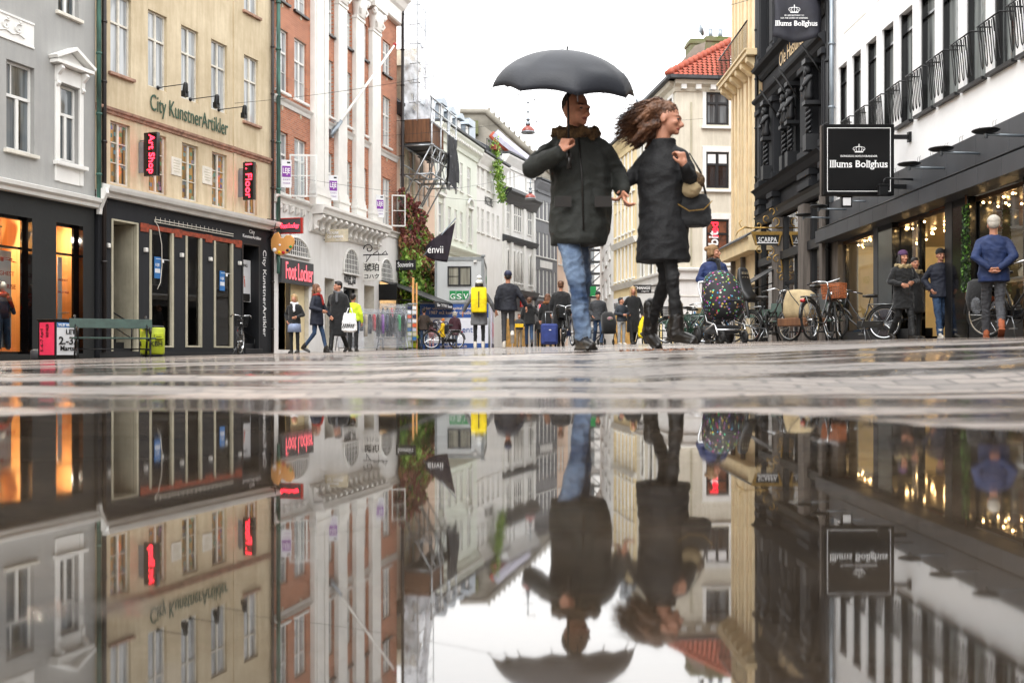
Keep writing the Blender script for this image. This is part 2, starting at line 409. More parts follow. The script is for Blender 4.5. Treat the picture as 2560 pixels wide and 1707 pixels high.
for nm, c_, kw in (('olive_parka', '20231f', dict(bump=.3, bscale=30)), ('black_wool', '06070b', dict(bump=.3, bscale=50)), ('tights', '0a0a0c', {}), ('umbrella_cloth', '2a2e38', {}), ('pale_blue', '9aa8c8', {}), ('navy_coat', '151a2a', {}), ('red_scarf', 'a3261f', {}),
    ('grey_scarf', '55565a', {}), ('black_trousers', '121315', {}), ('hi_vis', 'c9e02a', {}), ('brown_jacket', '3a2e26', {}), ('pink_jacket', 'd09aa0', {}), ('yellow_rain', 'e5bd10', {}), ('orange_hat', 'c9731c', {}), ('maroon_coat', '43202c', {}), ('grey_coat', '6a6b6e', {}),
    ('pale_shoe', 'c9c2b6', {}), ('yellow_pack', 'efd400', {}), ('navy_knit', '10131f', {}), ('grey_denim', '3b3c40', {}), ('slate_cloth', '3a3a3a', {}), ('tan_trousers', '8b7c66', {}), ('fur_ginger', '8a5a34', dict(bump=.8, bscale=60)), ('fur_pale', 'a8946c', dict(bump=.8, bscale=60)),
    ('blue_case', '2a3a78', {}), ('grey_jacket', '34363a', {}), ('boy_jacket', '232a33', {}), ('light_trousers', '9b9c9d', {}), ('sky_jacket', '3f9cc4', {}), ('red_knit', 'c94a2a', {}), ('navy_jacket', '1a2c5a', {}), ('hair_blond_dark', '8a6b48', {}), ('purple_knit', '4d2c55', {}), ('blue_jacket', '142852', {}), ('tan_shoe', '8e4a28', {})):
    kw = {**dict(rough=.75, var=.14, scale=6), **kw}; D(nm, c_, **kw)
MATS.pop('umbrella_cloth', None); D('umbrella_cloth', '20242d', .55, var=.12, scale=3, bump=.1, bscale=90)
D('hair_crop', '3a2a22', .8, col2='1f1613', scale=60, bump=.5, bscale=200)
D('hair_strand', '7d563a', .5, col2='38211a', scale=22)
D('leaf_brown', 'a8662f', .7, col2='5f3a1e', scale=30)
# ---------------------------------------------------------------- world, sun, camera
w = bpy.data.worlds.new("World"); sc.world = w; w.use_nodes = True
nt = w.node_tree; bg = nt.nodes['Background']; L = nt.links.new
sky = N(nt, 'ShaderNodeTexSky'); sky.sky_type = 'NISHITA'; sky.sun_disc = False
SUN_EL, SUN_AZ = R(52), R(200)
sky.sun_elevation = SUN_EL; sky.sun_rotation = SUN_AZ; sky.air_density = 1.0; sky.dust_density = 4.0
hs = N(nt, 'ShaderNodeHueSaturation'); hs.inputs['Saturation'].default_value = .12; L(sky.outputs[0], hs.inputs['Color'])
# the cloud deck: an almost even white cover with a faint broad mottle, over the sky texture
tc = N(nt, 'ShaderNodeTexCoord'); nz = N(nt, 'ShaderNodeTexNoise', Scale=1.6, Detail=4.0); L(tc.outputs['Generated'], nz.inputs['Vector'])
mr = N(nt, 'ShaderNodeMapRange'); mr.inputs['To Min'].default_value = 12.0; mr.inputs['To Max'].default_value = 15.0; L(nz.outputs[0], mr.inputs[0])
cl = N(nt, 'ShaderNodeCombineXYZ'); 
for i in range(3): L(mr.outputs[0], cl.inputs[i])
mb3 = N(nt, 'ShaderNodeMath', operation='MULTIPLY'); mb3.inputs[1].default_value = 1.0; L(mr.outputs[0], mb3.inputs[0]); L(mb3.outputs[0], cl.inputs[2])
mx = N(nt, 'ShaderNodeMix', data_type='RGBA'); mx.inputs[0].default_value = .88
L(hs.outputs[0], mx.inputs[6]); L(cl.outputs[0], mx.inputs[7]); L(mx.outputs[2], bg.inputs['Color'])
bg.inputs['Strength'].default_value = .13
sl = bpy.data.lights.new('sun', 'SUN'); sl.energy = .9; sl.angle = R(25); sl.color = (1, .985, .96)
so = link('sun', sl); so.rotation_euler = (R(90) - SUN_EL, 0, R(180) - SUN_AZ + R(0))
so.rotation_euler = Vector((-math.sin(SUN_AZ)*math.cos(SUN_EL), -math.cos(SUN_AZ)*math.cos(SUN_EL), -math.sin(SUN_EL))).to_track_quat('-Z', 'Y').to_euler()
cam = bpy.data.cameras.new('camera'); co = link('camera', cam)
cam.sensor_width = 36; cam.lens = F / 2560 * 36; cam.clip_start = .02; cam.clip_end = 3000
co.location = (0, 0, EYE); co.rotation_euler = (R(90), 0, 0); cam.shift_y = (HY - 853.5) / 2560
cam.dof.use_dof = True; cam.dof.focus_distance = 24; cam.dof.aperture_fstop = 3.5
sc.camera = co
sc.view_settings.view_transform = 'Standard'; sc.view_settings.look = 'None'; sc.view_settings.exposure = 0.95; sc.view_settings.gamma = 1
sc.cycles.use_denoising = True; sc.cycles.max_bounces = 8; sc.cycles.transparent_max_bounces = 24; sc.cycles.caustics_reflective = False; sc.cycles.caustics_refractive = False
sc.cycles.sample_clamp_indirect = 6

# ---------------------------------------------------------------- ground and water
def ground():
    m = bpy.data.materials.new('wet_paving'); m.use_nodes = True
    nt = m.node_tree; b = nt.nodes['Principled BSDF']; L = nt.links.new
    tc = N(nt, 'ShaderNodeTexCoord')
    mp = N(nt, 'ShaderNodeMapping'); mp.inputs['Rotation'].default_value = (0, 0, R(4)); wn = N(nt, 'ShaderNodeTexNoise', Scale=1.7, Detail=3.0); L(tc.outputs['Object'], wn.inputs['Vector']); wv = N(nt, 'ShaderNodeVectorMath', operation='MULTIPLY_ADD'); wv.inputs[1].default_value = (.16, .16, 0); L(wn.outputs['Color'], wv.inputs[0]); L(tc.outputs['Object'], wv.inputs[2]); L(wv.outputs[0], mp.inputs['Vector'])
    br = N(nt, 'ShaderNodeTexBrick', Scale=1.0); br.inputs['Brick Width'].default_value = .2; br.inputs['Row Height'].default_value = .1
    br.inputs['Mortar Size'].default_value = .012; br.inputs['Mortar Smooth'].default_value = .4; br.inputs['Bias'].default_value = -.1
    br.inputs['Color1'].default_value = (.32, .285, .255, 1); br.inputs['Color2'].default_value = (.17, .158, .147, 1); br.inputs['Mortar'].default_value = (.13, .12, .11, 1)
    L(mp.outputs[0], br.inputs['Vector'])
    # broad bands of another granite, running across the square
    v = N(nt, 'ShaderNodeTexVoronoi', Scale=.55); L(tc.outputs['Object'], v.inputs['Vector'])
    cr = N(nt, 'ShaderNodeValToRGB'); e = cr.color_ramp.elements; e[0].color = (.72, .70, .70, 1); e[1].color = (1.25, 1.12, 1.05, 1); e[0].position = .3; e[1].position = .7
    L(v.outputs['Color'], cr.inputs[0])
    n1 = N(nt, 'ShaderNodeTexNoise', Scale=9.0, Detail=8.0, Roughness=.7); L(tc.outputs['Object'], n1.inputs['Vector'])
    mr = N(nt, 'ShaderNodeMapRange'); mr.inputs['To Min'].default_value = .55; mr.inputs['To Max'].default_value = 1.5; L(n1.outputs[0], mr.inputs[0])
    m1 = N(nt, 'ShaderNodeMix', data_type='RGBA', blend_type='MULTIPLY'); m1.inputs[0].default_value = 1; L(br.outputs[0], m1.inputs[6]); L(cr.outputs[0], m1.inputs[7])
    m2 = N(nt, 'ShaderNodeMix', data_type='RGBA', blend_type='MULTIPLY'); m2.inputs[0].default_value = 1; L(m1.outputs[2], m2.inputs[6]); L(mr.outputs[0], m2.inputs[7])
    L(m2.outputs[2], b.inputs['Base Color'])
    # wetness: films of standing water are glossy, the rest is damp rough stone
    n2 = N(nt, 'ShaderNodeTexNoise', Scale=1.1, Detail=7.0, Roughness=.62)
    mp2 = N(nt, 'ShaderNodeMapping'); mp2.inputs['Scale'].default_value = (.3, 2.1, 1); L(tc.outputs['Object'], mp2.inputs['Vector']); L(mp2.outputs[0], n2.inputs['Vector'])
    r2 = N(nt, 'ShaderNodeValToRGB'); r2.color_ramp.elements[0].position = .47; r2.color_ramp.elements[1].position = .545
    r2.color_ramp.elements[0].color = (.0, .0, .0, 1); r2.color_ramp.elements[1].color = (1, 1, 1, 1); L(n2.outputs[0], r2.inputs[0])
    rr = N(nt, 'ShaderNodeMapRange'); rr.inputs['To Min'].default_value = .05; rr.inputs['To Max'].default_value = .42; L(r2.outputs[0], rr.inputs[0]); L(rr.outputs[0], b.inputs['Roughness'])
    wm = N(nt, 'ShaderNodeMapRange'); wm.inputs['To Min'].default_value = .38; wm.inputs['To Max'].default_value = 1.15; L(r2.outputs[0], wm.inputs[0]); m3 = N(nt, 'ShaderNodeMix', data_type='RGBA', blend_type='MULTIPLY'); m3.inputs[0].default_value = 1; L(m2.outputs[2], m3.inputs[6]); L(wm.outputs[0], m3.inputs[7])
    sz = N(nt, 'ShaderNodeSeparateXYZ'); L(tc.outputs['Object'], sz.inputs[0]); sm = N(nt, 'ShaderNodeMapRange'); sm.inputs['From Min'].default_value = .001; sm.inputs['From Max'].default_value = -.006; L(sz.outputs['Z'], sm.inputs[0])
    sn = N(nt, 'ShaderNodeTexNoise', Scale=3.2, Detail=7.0); L(tc.outputs['Object'], sn.inputs['Vector']); sr = N(nt, 'ShaderNodeValToRGB'); sr.color_ramp.elements[0].position = .35; sr.color_ramp.elements[1].position = .68; sr.color_ramp.elements[0].color = (.055, .04, .03, 1); sr.color_ramp.elements[1].color = (.32, .245, .18, 1); L(sn.outputs[0], sr.inputs[0])
    m4 = N(nt, 'ShaderNodeMix', data_type='RGBA'); L(sm.outputs[0], m4.inputs[0]); L(m3.outputs[2], m4.inputs[6]); L(sr.outputs[0], m4.inputs[7]); L(m4.outputs[2], b.inputs['Base Color'])
    b.inputs['Specular IOR Level'].default_value = .5
    n3 = N(nt, 'ShaderNodeTexNoise', Scale=16.0, Detail=9.0, Roughness=.75); L(tc.outputs['Object'], n3.inputs['Vector'])
    bp = N(nt, 'ShaderNodeBump', Strength=.22, Distance=.045); L(n3.outputs[0], bp.inputs['Height'])
    bs = N(nt, 'ShaderNodeMapRange'); bs.inputs['To Min'].default_value = .02; bs.inputs['To Max'].default_value = .55; L(r2.outputs[0], bs.inputs[0]); L(bs.outputs[0], bp.inputs['Strength'])
    bp2 = N(nt, 'ShaderNodeBump', Strength=.3, Distance=.006, invert=True); L(br.outputs['Fac'], bp2.inputs['Height']); L(bp.outputs[0], bp2.inputs['Normal'])
    L(bp2.outputs[0], b.inputs['Normal'])
    MATS['wet_paving'] = m
    # one sheet: fine near the puddle, coarse far away
    def grid(a, b_, n): return [a + (b_-a)*i/n for i in range(n+1)]
    ys = [-400, -100, -30, -8, -3, -1] + grid(-.5, 3.5, 160) + grid(3.56, 12, 90)[0:] + grid(12.4, 64, 60) + [80, 120, 200, 400, 900]
    xs = [-600, -200, -60, -30, -20] + grid(-15, -4.2, 36) + grid(-4.1, 4.1, 130) + grid(4.2, 15, 36) + [20, 30, 60, 200, 600]
    vs = [(x, y, gz(x, y)) for y in ys for x in xs]; nx = len(xs)
    fs = [(j*nx+i, j*nx+i+1, (j+1)*nx+i+1, (j+1)*nx+i) for j in range(len(ys)-1) for i in range(nx-1)]
    g = MB().add(vs, fs, 0, True).build('ground', 'wet_paving'); tag(g, 'wet granite paving of the pedestrian square', None, kind='structure')
ground()
def water():
    m = bpy.data.materials.new('puddle_water'); m.use_nodes = True
    nt = m.node_tree; nt.nodes.clear(); L = nt.links.new
    o = N(nt, 'ShaderNodeOutputMaterial'); mx = N(nt, 'ShaderNodeMixShader'); t = N(nt, 'ShaderNodeBsdfTransparent'); g = N(nt, 'ShaderNodeBsdfGlossy')
    t.inputs['Color'].default_value = (.96, .93, .88, 1); g.inputs['Roughness'].default_value = .012; g.inputs['Color'].default_value = (.97, .97, .97, 1)
    fr = N(nt, 'ShaderNodeFresnel', IOR=2.15); L(fr.outputs[0], mx.inputs[0]); L(t.outputs[0], mx.inputs[1]); L(g.outputs[0], mx.inputs[2]); L(mx.outputs[0], o.inputs['Surface'])
    tc = N(nt, 'ShaderNodeTexCoord'); mp = N(nt, 'ShaderNodeMapping'); mp.inputs['Scale'].default_value = (3.0, 3.0, 1); L(tc.outputs['Object'], mp.inputs['Vector'])
    nz = N(nt, 'ShaderNodeTexNoise', Scale=1.5, Detail=1.0); L(mp.outputs[0], nz.inputs['Vector'])
    bp = N(nt, 'ShaderNodeBump', Strength=.02, Distance=.002); L(nz.outputs[0], bp.inputs['Height']); L(bp.outputs[0], g.inputs['Normal'])
    rz_ = N(nt, 'ShaderNodeTexNoise', Scale=2.5, Detail=5.0); L(tc.outputs['Object'], rz_.inputs['Vector']); rm = N(nt, 'ShaderNodeMapRange'); rm.inputs['From Min'].default_value = .35; rm.inputs['From Max'].default_value = .7; rm.inputs['To Min'].default_value = .012; rm.inputs['To Max'].default_value = .055; L(rz_.outputs[0], rm.inputs[0]); L(rm.outputs[0], g.inputs['Roughness'])
    MATS['puddle_water'] = m
    o = MB().add([(-9, -12, 0), (9, -12, 0), (9, 4.4, 0), (-9, 4.4, 0)], [(0,1,2,3)]).build('puddle', 'puddle_water'); tag(o, 'still rain puddle mirroring the street', None, kind='structure')
water()
sk = None

# ---------------------------------------------------------------- facades
class Fac:
    """a facade: its local x runs to the right along the wall, local y into the building, z up"""
    def __init__(s, xl, Yl, xr, vp=None, Yr=None):
        tl, tr = (xl-CX)/F, (xr-CX)/F
        if Yr is None:
            tv = (vp-CX)/F; Yr = Yl + (tr-tl)*Yl/(tv-tr)
        s.a = Vector((tl*Yl, Yl)); s.b = Vector((tr*Yr, Yr)); s.d = (s.b-s.a).normalized(); s.len = (s.b-s.a).length
        s.n = Vector((-s.d.y, s.d.x)); s.ang = math.atan2(s.d.y, s.d.x); s.Yr = Yr
    def hit(s, x, out=0):
        """distance along the wall and depth from the lens of the point seen in photo column x; out = metres in front of the wall"""
        t = (x-CX)/F; o = s.a - s.n*out
        # o + u d = (tY, Y)
        det = s.d.x*1 - s.d.y*t
        u = (t*o.y - o.x)/det
        return u, o.y + u*s.d.y
    def u(s, x, out=0): return s.hit(x, out)[0]
    def z(s, x, y, out=0): return EYE + (HY-y)/F*s.hit(x, out)[1]
    def pt(s, x, y, out=0): u, Y = s.hit(x, out); return (u, -out, EYE + (HY-y)/F*Y)
    def W(s, u, y=0, z=0): p = s.a + s.d*u + s.n*y; return Vector((p.x, p.y, z))
    def root(s, name, label, cat, group=None, kind=None):
        e = empty(name, (s.a.x, s.a.y, 0), s.ang); tag(e, label, cat, group, kind); e['category'] = cat; return e
    def at(s, name, u, out, z, label=None, cat=None, group=None, rz=0):
        """a thing fixed to or standing before the wall; its local axes are the wall's"""
        p = s.W(u, -out, z); e = empty(name, p, s.ang + rz); tag(e, label, cat, group); return e
def wall(par, fc, u0, u1, z0, z1, openings, mat, depth=8, rec=.16, name='wall', y0=0, back=True, jamb=None):
    """wall sheet with real openings and reveals, closed behind by a shell"""
    us = sorted(set([u0, u1] + [min(max(o[k], u0), u1) for o in openings for k in (0, 1)]))
    zs = sorted(set([z0, z1] + [min(max(o[k], z0), z1) for o in openings for k in (2, 3)]))
    mb = MB()
    for i in range(len(us)-1):
        for j in range(len(zs)-1):
            uc, zc = (us[i]+us[i+1])/2, (zs[j]+zs[j+1])/2
            if any(o[0] < uc < o[1] and o[2] < zc < o[3] for o in openings): continue
            mb.quad((us[i], y0, zs[j]), (us[i+1], y0, zs[j]), (us[i+1], y0, zs[j+1]), (us[i], y0, zs[j+1]))
    ji = 1 if jamb else 0
    for o in openings:
        a, b, c, d = o[:4]; r = o[4] if len(o) > 4 else rec
        mb.quad((a, y0, c), (a, y0, d), (a, y0+r, d), (a, y0+r, c), ji)
        mb.quad((b, y0, c), (b, y0+r, c), (b, y0+r, d), (b, y0, d), ji)
        mb.quad((a, y0, d), (b, y0, d), (b, y0+r, d), (a, y0+r, d), ji)
        mb.quad((a, y0, c), (a, y0+r, c), (b, y0+r, c), (b, y0, c), ji)
    if back:
        mb.quad((u0, y0, z0), (u0, y0, z1), (u0, depth, z1), (u0, depth, z0)); mb.quad((u1, y0, z0), (u1, depth, z0), (u1, depth, z1), (u1, y0, z1))
        mb.quad((u0, depth, z0), (u0, depth, z1), (u1, depth, z1), (u1, depth, z0)); mb.quad((u0, y0, z1), (u1, y0, z1), (u1, depth, z1), (u0, depth, z1))
    return mb.build(name, [mat, jamb] if jamb else mat, par)
def rowz(fc, xr, yt, yb, out=0): return fc.z(xr, yb, out), fc.z(xr, yt, out)
def window(par, a, b, z0, z1, frame='white_trim', pane='pane', rec=.1, style='cross', fr=.05, name='window', sill=None, bars=0, split=.62):
    """casement window set back in its opening: frame with mullion and transom, and its pane"""
    mb = MB(); y0, y1 = rec, rec+.06
    mb.box(a, a+fr, y0, y1, z0, z1).box(b-fr, b, y0, y1, z0, z1).box(a+fr, b-fr, y0, y1, z0, z0+fr*1.2).box(a+fr, b-fr, y0, y1, z1-fr, z1)
    m = (a+b)/2; h = z1-z0
    if style in ('cross', 'tee', 'grid', 'casement'):
        zt = z0 + h*split
        if style != 'casement': mb.box(a+fr, b-fr, y0-.015, y1-.003, zt-fr*.6, zt+fr*.6)
        mb.box(m-fr*.75, m+fr*.75, y0-.008, y1-.006, z0+fr*1.2, (zt-fr*.6) if style == 'tee' else (z1-fr))
        if style == 'tee': mb.box(m-fr*.2-(b-a)*.2, m+fr*.2-(b-a)*.2, y0+.01, y1-.02, zt+fr*.6, z1-fr)
    if bars:
        for k in range(1, bars+1):
            zz = z0 + fr + (h*(split if style != 'casement' else 1)-fr*1.2)*k/(bars+1)
            mb.box(a+fr, b-fr, y0+.012, y1-.012, zz-.012, zz+.012)
    if style == 'single':
        mb.box(a+fr, b-fr, y0-.01, y1-.006, z0+h*.84-.025, z0+h*.84+.025)
    f = mb.build(name, frame, par)
    MB().quad((a+.01, y1-.02, z0+.01), (b-.01, y1-.02, z0+.01), (b-.01, y1-.02, z1-.01), (a+.01, y1-.02, z1-.01)).build('pane', pane, f)
    if sill:
        MB().box(a-.09, b+.09, -.10, rec-.01, z0-.09, z0-.004).build('sill', sill, f, bevel=.01)
    return f
def cornice(par, u0, u1, z, prof, mat, name='cornice', ends=True):
    """moulded course: profile of (out, dz) points swept along the wall"""
    poly = [(0.02, prof[0][1]+z)] + [(-o, z+dz) for o, dz in prof] + [(0.02, prof[-1][1]+z)]
    return MB().prismx(poly, u0, u1).build(name, mat, par)
def bracket_arm(par, mb, p, q, r=.012): mb.bar(p, q, r)

# ================================================================= LEFT SIDE
A = Fac(-420, 19.6, 238, vp=2100)
gy = A.Yr
A = Fac(0, 23.4, 238, vp=2100)                                         # grey house
cb = Fac(240, A.Yr, 681, vp=2200)                                       # ochre house
bb = Fac(681, cb.Yr, 992, vp=1950)                                      # brick house
dc = Fac(992, bb.Yr, 1087, vp=1850)
dd = Fac(1087, dc.Yr*1.08, 1192, vp=1950)
de = Fac(1192, dd.Yr, 1256, vp=2020)
df = Fac(1256, de.Yr, 1336, vp=2280)
dg_ = Fac(1336, df.Yr, 1393, vp=2400)

# ---- grey house
a = A.root('grey_house', 'pale grey rendered house with a pedimented window above a charcoal shopfront', 'building')
rz1 = rowz(A, 16, 147, 372)
U = A.u; zc = A.z(0, 452); ztop = A.z(0, -260)
ow = [(U(16), U(86), *rz1), (U(147), U(196), *rowz(A, 147, 208, 399)), (U(145), U(197), *rowz(A, 145, -90, 28)), (U(16)-3.1, U(86)-3.1, *rz1),
      (U(16), U(86), *rowz(A, 16, -230, -60))]
wall(a, A, -6, A.len, zc, ztop, ow, 'grey_render', rec=.2)
for i, o in enumerate(ow): window(a, o[0]+.004, o[1]-.004, o[2]+.004, o[3]-.004, 'white_trim', 'pane', .12, 'tee', .06, sill='old_white' if i != 1 else None)
# surround, pediment and consoles of the one dressed window
o = ow[1]; sw = .14
mb = MB(); mb.box(o[0]-sw, o[0]-.003, -.05, .02, o[2]-.55, o[3]+.02).box(o[1]+.003, o[1]+sw, -.05, .02, o[2]-.55, o[3]+.02).box(o[0]-sw, o[1]+sw, -.052, .02, o[3]+.025, o[3]+.42)
mb.box(o[0]-sw-.06, o[1]+sw+.06, -.16, .02, o[2]-.15, o[2]-.05).box(o[0]-.003, o[1]+.003, -.04, .02, o[2]-.56, o[2]-.15)
mb.build('window_surround', 'white_trim', a, bevel=.008)
pz = o[3]+.44; pl, pr = o[0]-.3, o[1]+.3; pm = (pl+pr)/2; ph = .44
mb = MB(); mb.box(pl, pr, -.26, .02, pz, pz+.09); mb.prism([(pl-.02, pz+.095), (pm, pz+ph), (pm, pz+ph+.1), (pl-.06, pz+.17)], -.28, .02); mb.prism([(pr+.02, pz+.095), (pr+.06, pz+.17), (pm, pz+ph+.1), (pm, pz+ph)], -.28, .02)
mb.prism([(pl+.05, pz+.092), (pr-.05, pz+.092), (pm, pz+ph-.03)], -.07, .02); mb.build('pediment', 'white_trim', a, bevel=.006)
for s_ in (0, 1):
    cx_ = (o[0]-.09) if s_ == 0 else (o[1]+.09)
    mb = MB(); pts = [(-.20, pz-.02), (-.25, pz-.1), (-.19, pz-.17), (-.1, pz-.26), (-.09, pz-.4), (-.13, pz-.47), (-.08, pz-.53), (-.051, pz-.53), (-.051, pz-.02)]
    mb.prismx(pts, cx_-.055, cx_+.055); mb.build('console', 'white_trim', a, bevel=.012)
# relief panel with running scrolls
u0, u1 = -1.6, U(84); z0, z1 = rowz(A, 0, 31, 88)
mb = MB(); mb.box(u0, u1, -.015, .03, z0, z1).box(u0, u1, -.04, .03, z1, z1+.05).box(u0, u1, -.035, .03, z0-.04, z0)
n = int((u1-u0)/.38)
for k in range(n):
    cx_ = u0+.24+k*.38; zz = (z0+z1)/2+.02
    pts = [(cx_+(.15-.0125*t)*math.cos(t*.62+1), -.03, zz+(.15-.0125*t)*math.sin(t*.62+1)) for t in range(11)]
    mb.tube(pts, .022, 6); mb.tube([(cx_-.19+.04*t, -.025, zz-.16+.05*math.sin(t/9*3.14)) for t in range(10)], .02, 6); mb.ell((cx_+.06, -.03, zz+.19), (.03, .02, .035))
mb.build('relief_panel', 'white_trim', a)
cornice(a, -6, A.len, zc, [(.05, -.22), (.12, -.2), (.14, -.12), (.22, -.06), (.24, .03), (.06, .08)], 'white_trim')
# shopfront
so_ = [(-3.4, U(83), .12+.02, A.z(82, 546)), (U(143), U(210), .16, A.z(143, 555)), ]
wall(a, A, -6, A.len, -.5, zc-.22, so_, 'charcoal_wall', rec=.3, name='shopfront', y0=.03, depth=6, jamb='gloss_black')
tr = A.z(82, 622)
for (p, q, z0, z1) in so_:
    mb = MB(); f = .05
    mb.box(p, p+f, .25, .31, z0, z1).box(q-f*2, q, .25, .31, z0, z1).box(p+f, q-f*2, .25, .31, z0, z0+.06).box(p+f, q-f*2, .25, .31, z1-.06, z1).box(p+f, q-f*2, .252, .308, tr-.03, tr+.03)
    if q-p > 2: mb.box(p+1.75, p+1.8, .253, .307, z0, z1)
    f_ = mb.build('shop_window', 'gloss_black', a)
    MB().quad((p+f, .28, z0), (q-f, .28, z0), (q-f, .28, z1), (p+f, .28, z1)).build('pane', 'glass', f_)
    MB().box(p-.2, q+.25, 1.25, 1.32, z0-.2, z1+.3).build('plywood_backdrop', 'wood_ply', f_)
    MB().box(p-.2, q+.25, .34, 1.25, z0-.1, z0-.02).box(q+.26, q+.3, .34, 1.25, z0, z1+.2).box(p-.3, p-.25, .34, 1.25, z0, z1+.2).box(p-.3, q+.3, .34, 1.3, z1+.3, z1+.34).build('display_box', 'wood_ply', f_)
    # track spotlights
    tk = MB().box(max(p, -1)+.1, q-.25, .7, .74, z1-.22, z1-.19).build('spotlight_track', 'black_metal', f_)
    k = 0; x = max(p, -1)+.25
    while x < q-.3:
        MB().cap((x, .72, z1-.24), (x+.05, .78, z1-.42), .045, .055).bar((x, .72, z1-.2), (x, .72, z1-.3), .01).build('spotlight', 'black_metal', tk)
        MB().cap((x+.055, .785, z1-.44), (x+.058, .79, z1-.46), .04, .04).build('spotlight_bulb', 'bulb_soft', tk); x += .28
    li = bpy.data.lights.new('shop_light', 'POINT'); li.energy = 62*(q-max(p, -1.5)); li.color = (1, .86, .68); li.shadow_soft_size = .05
    lo = link('shop_light', li, f_, loc=((max(p, -1)+q)/2, .62, z1-.3), rot=(R(-12), 0, 0))
# poster with red lettering and the dressed dummy inside the big window
p0 = MB().box(U(0, -.55)-.7, U(28, -.55), .55, .57, .3, tr-.06).build('poster', 'white_poster', a)
text('lettering', 'HIGHEST', p0, (U(-14, -.55), .545, A.z(5, 682)), width=.6, mat='red_ink'); text('lettering', 'HIGH RISE', p0, (U(-20, -.55), .545, A.z(5, 716)), width=.72, mat='red_ink'); text('lettering', 'R', p0, (U(0, -.55), .545, A.z(5, 646)), height=.1, mat='red_ink')
text('lettering', 'RIBCAGE JEAR', p0, (U(2, -.55), .545, A.z(20, 774)), width=.42, mat='white_ink')
p0 = MB().box(U(143, -.55)+.02, U(155, -.55), .55, .57, .5, tr-.05).build('poster', 'white_poster', a)
text('lettering', 'HIGHEST', p0, (U(145, -.55), .545, A.z(150, 697)), width=.34, mat='red_ink'); text('lettering', 'HIGH RISE', p0, (U(145, -.55), .545, A.z(150, 728)), width=.38, mat='red_ink'); text('lettering', 'E RIBCAGE JEAR', p0, (U(144, -.55), .545, A.z(150, 781)), width=.4, mat='white_ink')
f_ = empty('display_dummy', (0, 0, 0)); f_.parent = a; x_ = U(6, -.5)
MB().cap((x_-.1, .5, 1.05), (x_-.12, .5, .3), .09, .06).cap((x_+.1, .5, 1.05), (x_+.12, .45, .3), .09, .06).build('jeans', 'denim', f_)
MB().loft([(x_, .5, 1.0, .17, .12), (x_, .5, 1.25, .17, .12), (x_, .5, 1.5, .22, .13), (x_, .5, 1.58, .1, .09)]).cap((x_+.2, .5, 1.5), (x_+.27, .42, 1.15), .065, .05).build('jacket', 'navy', f_)
MB().loft([(x_, .5, 1.5, .19, .13), (x_, .48, 1.6, .16, .12), (x_, .5, 1.66, .08, .07)]).cap((x_+.05, .38, 1.5), (x_+.2, .4, 1.3), .06, .05).build('red_hood', 'red_light', f_)
MB().ell((x_, .48, 1.78), (.08, .09, .11)).build('dummy_head', 'white_ink', f_)
# rain pipes on the joint
def downpipe(par, u, z0, z1, r, mat, out=.09, fix=1.6, name='downpipe'):
    mb = MB().bar((u, -out, z0), (u, -out, z1), r, 10); z = z0+.8
    while z < z1:
        mb.tube([(u, -out, z-.03), (u, -out, z+.03)], r*1.3, 10).bar((u, -out, z), (u, .02, z), .012); z += fix
    return mb.build(name, mat, par)

# ---- ochre house
c = cb.root('ochre_house', 'ochre rendered house with tall white windows over a worn dark shopfront', 'building')
U, Z = cb.u, cb.z
zcor = Z(260, 478); ztop = Z(680, -330)
up = [(276, 328), (370, 417), (453, 496), (528, 568), (610, 646)]; lo_ = [(276, 325), (372, 416), (455, 496), (530, 567), (612, 643)]
ru = rowz(cb, 370, 22, 214); rl = rowz(cb, 372, 330, 479); rt = rowz(cb, 610, -160, 26)
ow = [(U(x0), U(x1), *r) for r, cols in ((ru, up), (rl, lo_), (rt, up)) for x0, x1 in cols]
wall(c, cb, 0, cb.len, zcor, ztop, ow, 'ochre_render', rec=.14)
for i, o in enumerate(ow):
    row = i//5
    window(c, o[0]+.004, o[1]-.004, o[2]+.004, o[3]-.004, 'old_white', 'pane_art' if row == 1 else 'pane_pale', .09, 'casement' if row == 1 else 'cross', .045,
           sill='sandstone' if (row != 1 and i % 5 in (0, 4)) else None, bars=2 if row == 1 else 0, split=.64)
zb = Z(260, 270)
cornice(c, 0, cb.len, zb, [(.02, -.12), (.05, -.11), (.06, -.05), (.11, -.02), (.12, .05), (.02, .08)], 'sandstone', 'belt_course')
MB().box(U(583), U(583)+.12, -.035, .01, zcor+.02, zb-.13).box(U(583), U(583)+.12, -.035, .01, zb+.09, ztop).build('wall_projection', 'ochre_render', c)
cornice(c, U(248), cb.len, zcor, [(.10, -.17), (.14, -.16), (.18, -.06), (.30, -.02), (.34, .06), (.36, .13), (.05, .2)], 'white_trim')
MB().prismx([(-.30, zcor+.03), (-.34, zcor-.1), (-.22, zcor-.3), (-.12, zcor-.5), (-.1, zcor-.65), (0, zcor-.65), (0, zcor+.03)], U(241), U(248)).build('cornice_end', 'white_trim', c)
t_ = text('house_lettering', 'City KunstnerArtikler', c, (U(374), -.03, Z(374, 288)), width=U(568)-U(374), height=.62, mat='green_ink', bold=.0, extrude=.006)
downpipe(c, U(241), 4.1, ztop, .06, 'copper_green'); downpipe(c, U(254), .2, ztop, .06, 'pipe_brown'); downpipe(c, U(676), .2, ztop, .05, 'pipe_brown')
